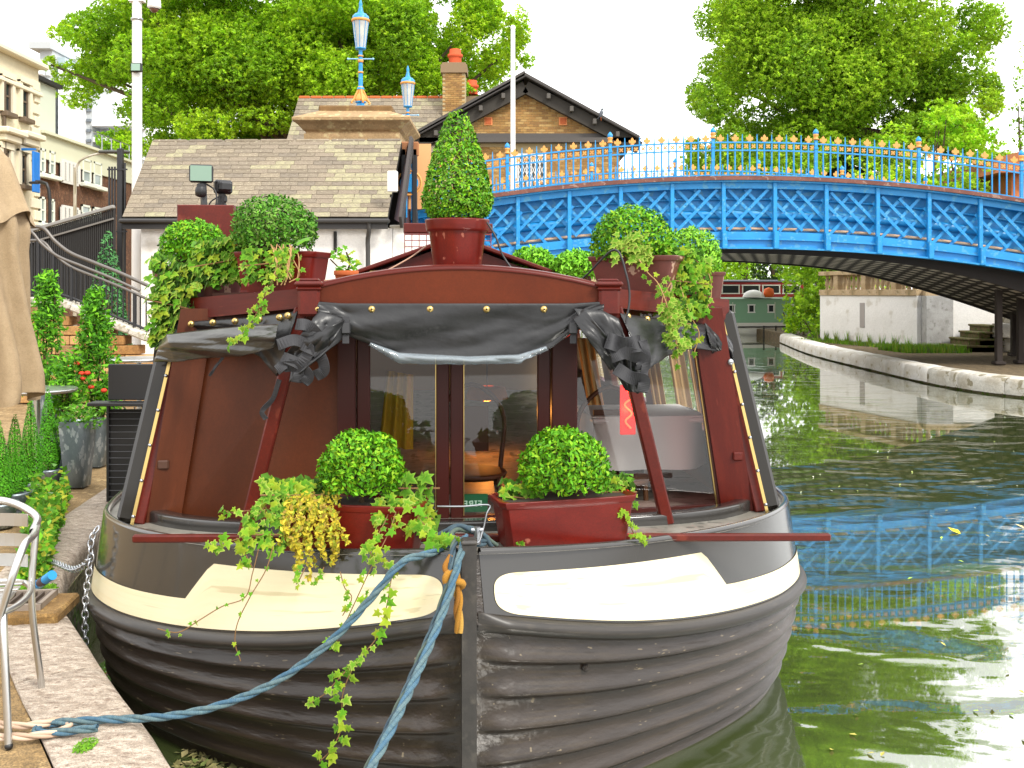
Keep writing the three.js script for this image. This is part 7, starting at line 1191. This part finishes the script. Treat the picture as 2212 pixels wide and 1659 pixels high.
{
  const q1 = onY(300, 1552, QH + 0.03), q2 = onY(95, 1566, QH + 0.02), q3 = onY(78, 1580, QH + 0.02), q4 = onY(110, 1583, QH + 0.02), q5 = onY(300, 1558, QH + 0.05);
  rope('mooring_rope', 'blue grey mooring rope sagging from the bow to a quay loop', [bw(1000, 1165, 0.2), bw(930, 1195, 0.06), bw(870, 1214, -0.02), U(812, 1280, 3.74), U(720, 1380, 3.72), U(600, 1470, 3.7), U(480, 1522, 3.68), U(380, 1545, 3.66), q1, U(200, 1556, -q2.z + 0.02), q2, q3, q4, U(210, 1572, -q4.z)], 0.0145, blueRope);
  rope('bow_rope', 'taut blue rope running from the stem down towards the quay', [bw(1006, 1160, 0.08), bw(1000, 1180, 0.0), bw(990, 1215, -0.06), U(965, 1300, 3.65), U(915, 1425, 3.45), U(862, 1540, 3.2), U(790, 1680, 2.95), V(-0.62, 0.53, -2.3)], 0.0145, blueRope);
  rope('bow_rope', 'greenish frayed rope lying against the taut blue one', [bw(985, 1165, 0.1), bw(978, 1190, 0.0), bw(975, 1225, -0.05), U(955, 1302, 3.68), U(905, 1427, 3.48), U(852, 1545, 3.23), U(780, 1685, 2.98), V(-0.66, 0.53, -2.3)], 0.013, greyRope);
  rope('rope_coil', 'dark blue coil of rope round the bow cleat', [[940, 1165, 0.22], [985, 1140, 0.26], [1030, 1148, 0.24], [1050, 1165, 0.2], [1020, 1176, 0.14], [975, 1160, 0.14], [990, 1140, 0.2], [1040, 1155, 0.18], [1058, 1172, 0.2], [1070, 1178, 0.22]].map(([x, y, s]) => bw(x, y, s)), 0.016, greyRope);
  rope('rope_loop', 'pale worn rope loop lying on the quay paving', [onY(-20, 1562, QH + 0.02), onY(40, 1568, QH + 0.02), onY(95, 1563, QH + 0.03), onY(120, 1558, QH + 0.02), onY(150, 1568, QH + 0.015), onY(130, 1580, QH + 0.02), onY(70, 1590, QH + 0.02), onY(0, 1592, QH + 0.02)], 0.014, [mat(0xcdb49c, { roughness: 0.95 }), mat(0xb99d86, { roughness: 0.95 })], 'rope');
  const hemp = [0xb07e2a, 0xa06c22, 0xbd9240].map((c, i) => mat(mottle(c, c - 0x181408, { per: 8, grain: 0.25, seed: 118 + i, size: 128 }), { m: 0.05, roughness: 1 }));
  const f = rope('rope_fender', 'short frayed ochre rope with a knot hanging beside the stem', [bw(984, 1262, -0.07), bw(990, 1290, -0.07), bw(990, 1320, -0.07), bw(992, 1366, -0.07)], 0.017, hemp, 'fender');
  part('knot', [new THREE.TorusGeometry(0.022, 0.016, 8, 16).rotateY(0.5).translate(...bw(975, 1250, -0.06).toArray()), new THREE.TorusGeometry(0.02, 0.014, 8, 16).rotateX(0.8).translate(...bw(988, 1262, -0.07).toArray())], hemp[0], f); part('tail', tube([bw(966, 1238, -0.05), bw(962, 1225, -0.04), bw(975, 1200, -0.02)], 0.012, 12, 6), hemp[1], f);
  solo('bow_cleat', [cyl(bw(1031, 1175, 0.14), bw(1031, 1138, 0.14), 0.014, 0.014, 10), cyl(bw(1018, 1145, 0.14), bw(1044, 1145, 0.14), 0.01, 0.01, 8)], M.steel, 'steel cleat standing on the bow deck under the rope coil', 'cleat');
  solo('bent_wire', tube([[945, 1094, 0.34], [1000, 1094, 0.3], [1058, 1092, 0.28], [1052, 1108, 0.24], [1042, 1150, 0.12], [1032, 1172, 0.06], [1012, 1174, 0.04], [1000, 1160, 0.06]].map(([x, y, s]) => bw(x, y, s)), 0.004, 60, 6), M.steel, 'bent steel wire looped between the two foredeck planters', 'wire');
  // chain
  const linkG = new THREE.TorusGeometry(0.016, 0.0042, 6, 12).scale(1.35, 1, 1);
  const chain = (label, pts) => { const t = thing('mooring_chain', label, 'chain'), c = new THREE.CatmullRomCurve3(pts), n = Math.round(c.getLength() / 0.034); for (let i = 0; i < n; i++) { const p = c.getPointAt((i + 0.5) / n), d = c.getTangentAt((i + 0.5) / n), m = part('link', linkG, M.steel, t, { at: p }); m.quaternion.setFromUnitVectors(V(1, 0, 0), d); m.rotateX(i % 2 ? PI / 2 : 0); } };
  chain('steel chain hanging down the hull side from the gunwale', [U(212, 1138, 4.98), U(198, 1165, 4.95), U(196, 1210, 4.93), U(188, 1265, 4.92), U(184, 1320, 4.92), U(184, 1420, 4.95)]);
  chain('slack steel chain looping from the quay edge to the hull', [onY(100, 1212, QH + 0.02), U(125, 1218, 5.5), U(158, 1230, 5.2), U(180, 1222, 5.0), U(194, 1208, 4.93)]);
}
{ // floating leaves and weed
  const r = rng(91), it = [];
  const add = (n, f, l, cols) => { for (let i = 0; i < n; i++) { const q = f(); it.push([V(q.x, 0.006, q.z), V(0, 1, 0), rr(l * 0.5, l, r), cols[Math.floor(r() * cols.length)]]); } };
  const dead = [[0.22, 0.2, 0.08], [0.12, 0.12, 0.05], [0.3, 0.26, 0.12], [0.16, 0.2, 0.06]];
  add(420, () => onY(lerp(380, 560, r()) + 0, lerp(1590, 1720, Math.sqrt(r())), 0), 0.06, dead);
  add(50, () => onY(lerp(1640, 2230, r()), lerp(900, 1100, r()), 0), 0.045, [[0.35, 0.4, 0.25], [0.3, 0.36, 0.1], [0.5, 0.5, 0.4]]);
  add(26, () => onY(lerp(1720, 2230, r()), lerp(1100, 1640, r()), 0), 0.05, [[0.3, 0.45, 0.05], [0.45, 0.4, 0.08]]);
  it.push([onY(2068, 1150, 0.006), V(0, 1, 0), 0.14, [0.7, 0.6, 0.02]]); it.push([onY(2210, 1140, 0.006), V(0, 1, 0), 0.1, [0.7, 0.5, 0.2]]);
  const m = part('floating_leaves', leafMesh(it, { w: 0.6, tilt: 0.12, fold: 0.1, seed: 6 }), glossLeaf, scene); m.userData = { kind: 'stuff', label: 'fallen leaves and weed floating on the canal', category: 'leaves' };
}
{ // white tables on the terrace
  for (const [px, py, d, lab] of [[80, 842, 8.6, 'round white cafe table behind the conifers'], [300, 772, 10.5, 'round white cafe table beside the retaining wall']]) { const c = U(px, py, d), t = thing('cafe_table', lab, 'table', null, V(c.x, QH, -d)), h = Math.max(0.7, Math.min(0.9, c.y - QH)); part('table_top', lathe([[0, h - 0.02], [0.32, h - 0.02], [0.33, h], [0.32, h + 0.012], [0, h + 0.015]], 28), M.alu, t); part('leg', cyl(V(0, 0, 0), V(0, h, 0), 0.025), M.alu, t); part('base', lathe([[0, 0], [0.2, 0], [0.2, 0.02], [0.03, 0.05]], 20), M.alu, t); }
}
scene.traverse((o) => { if (o.isMesh) { o.castShadow = true; o.receiveShadow = true; } });
renderer.render(scene, camera);
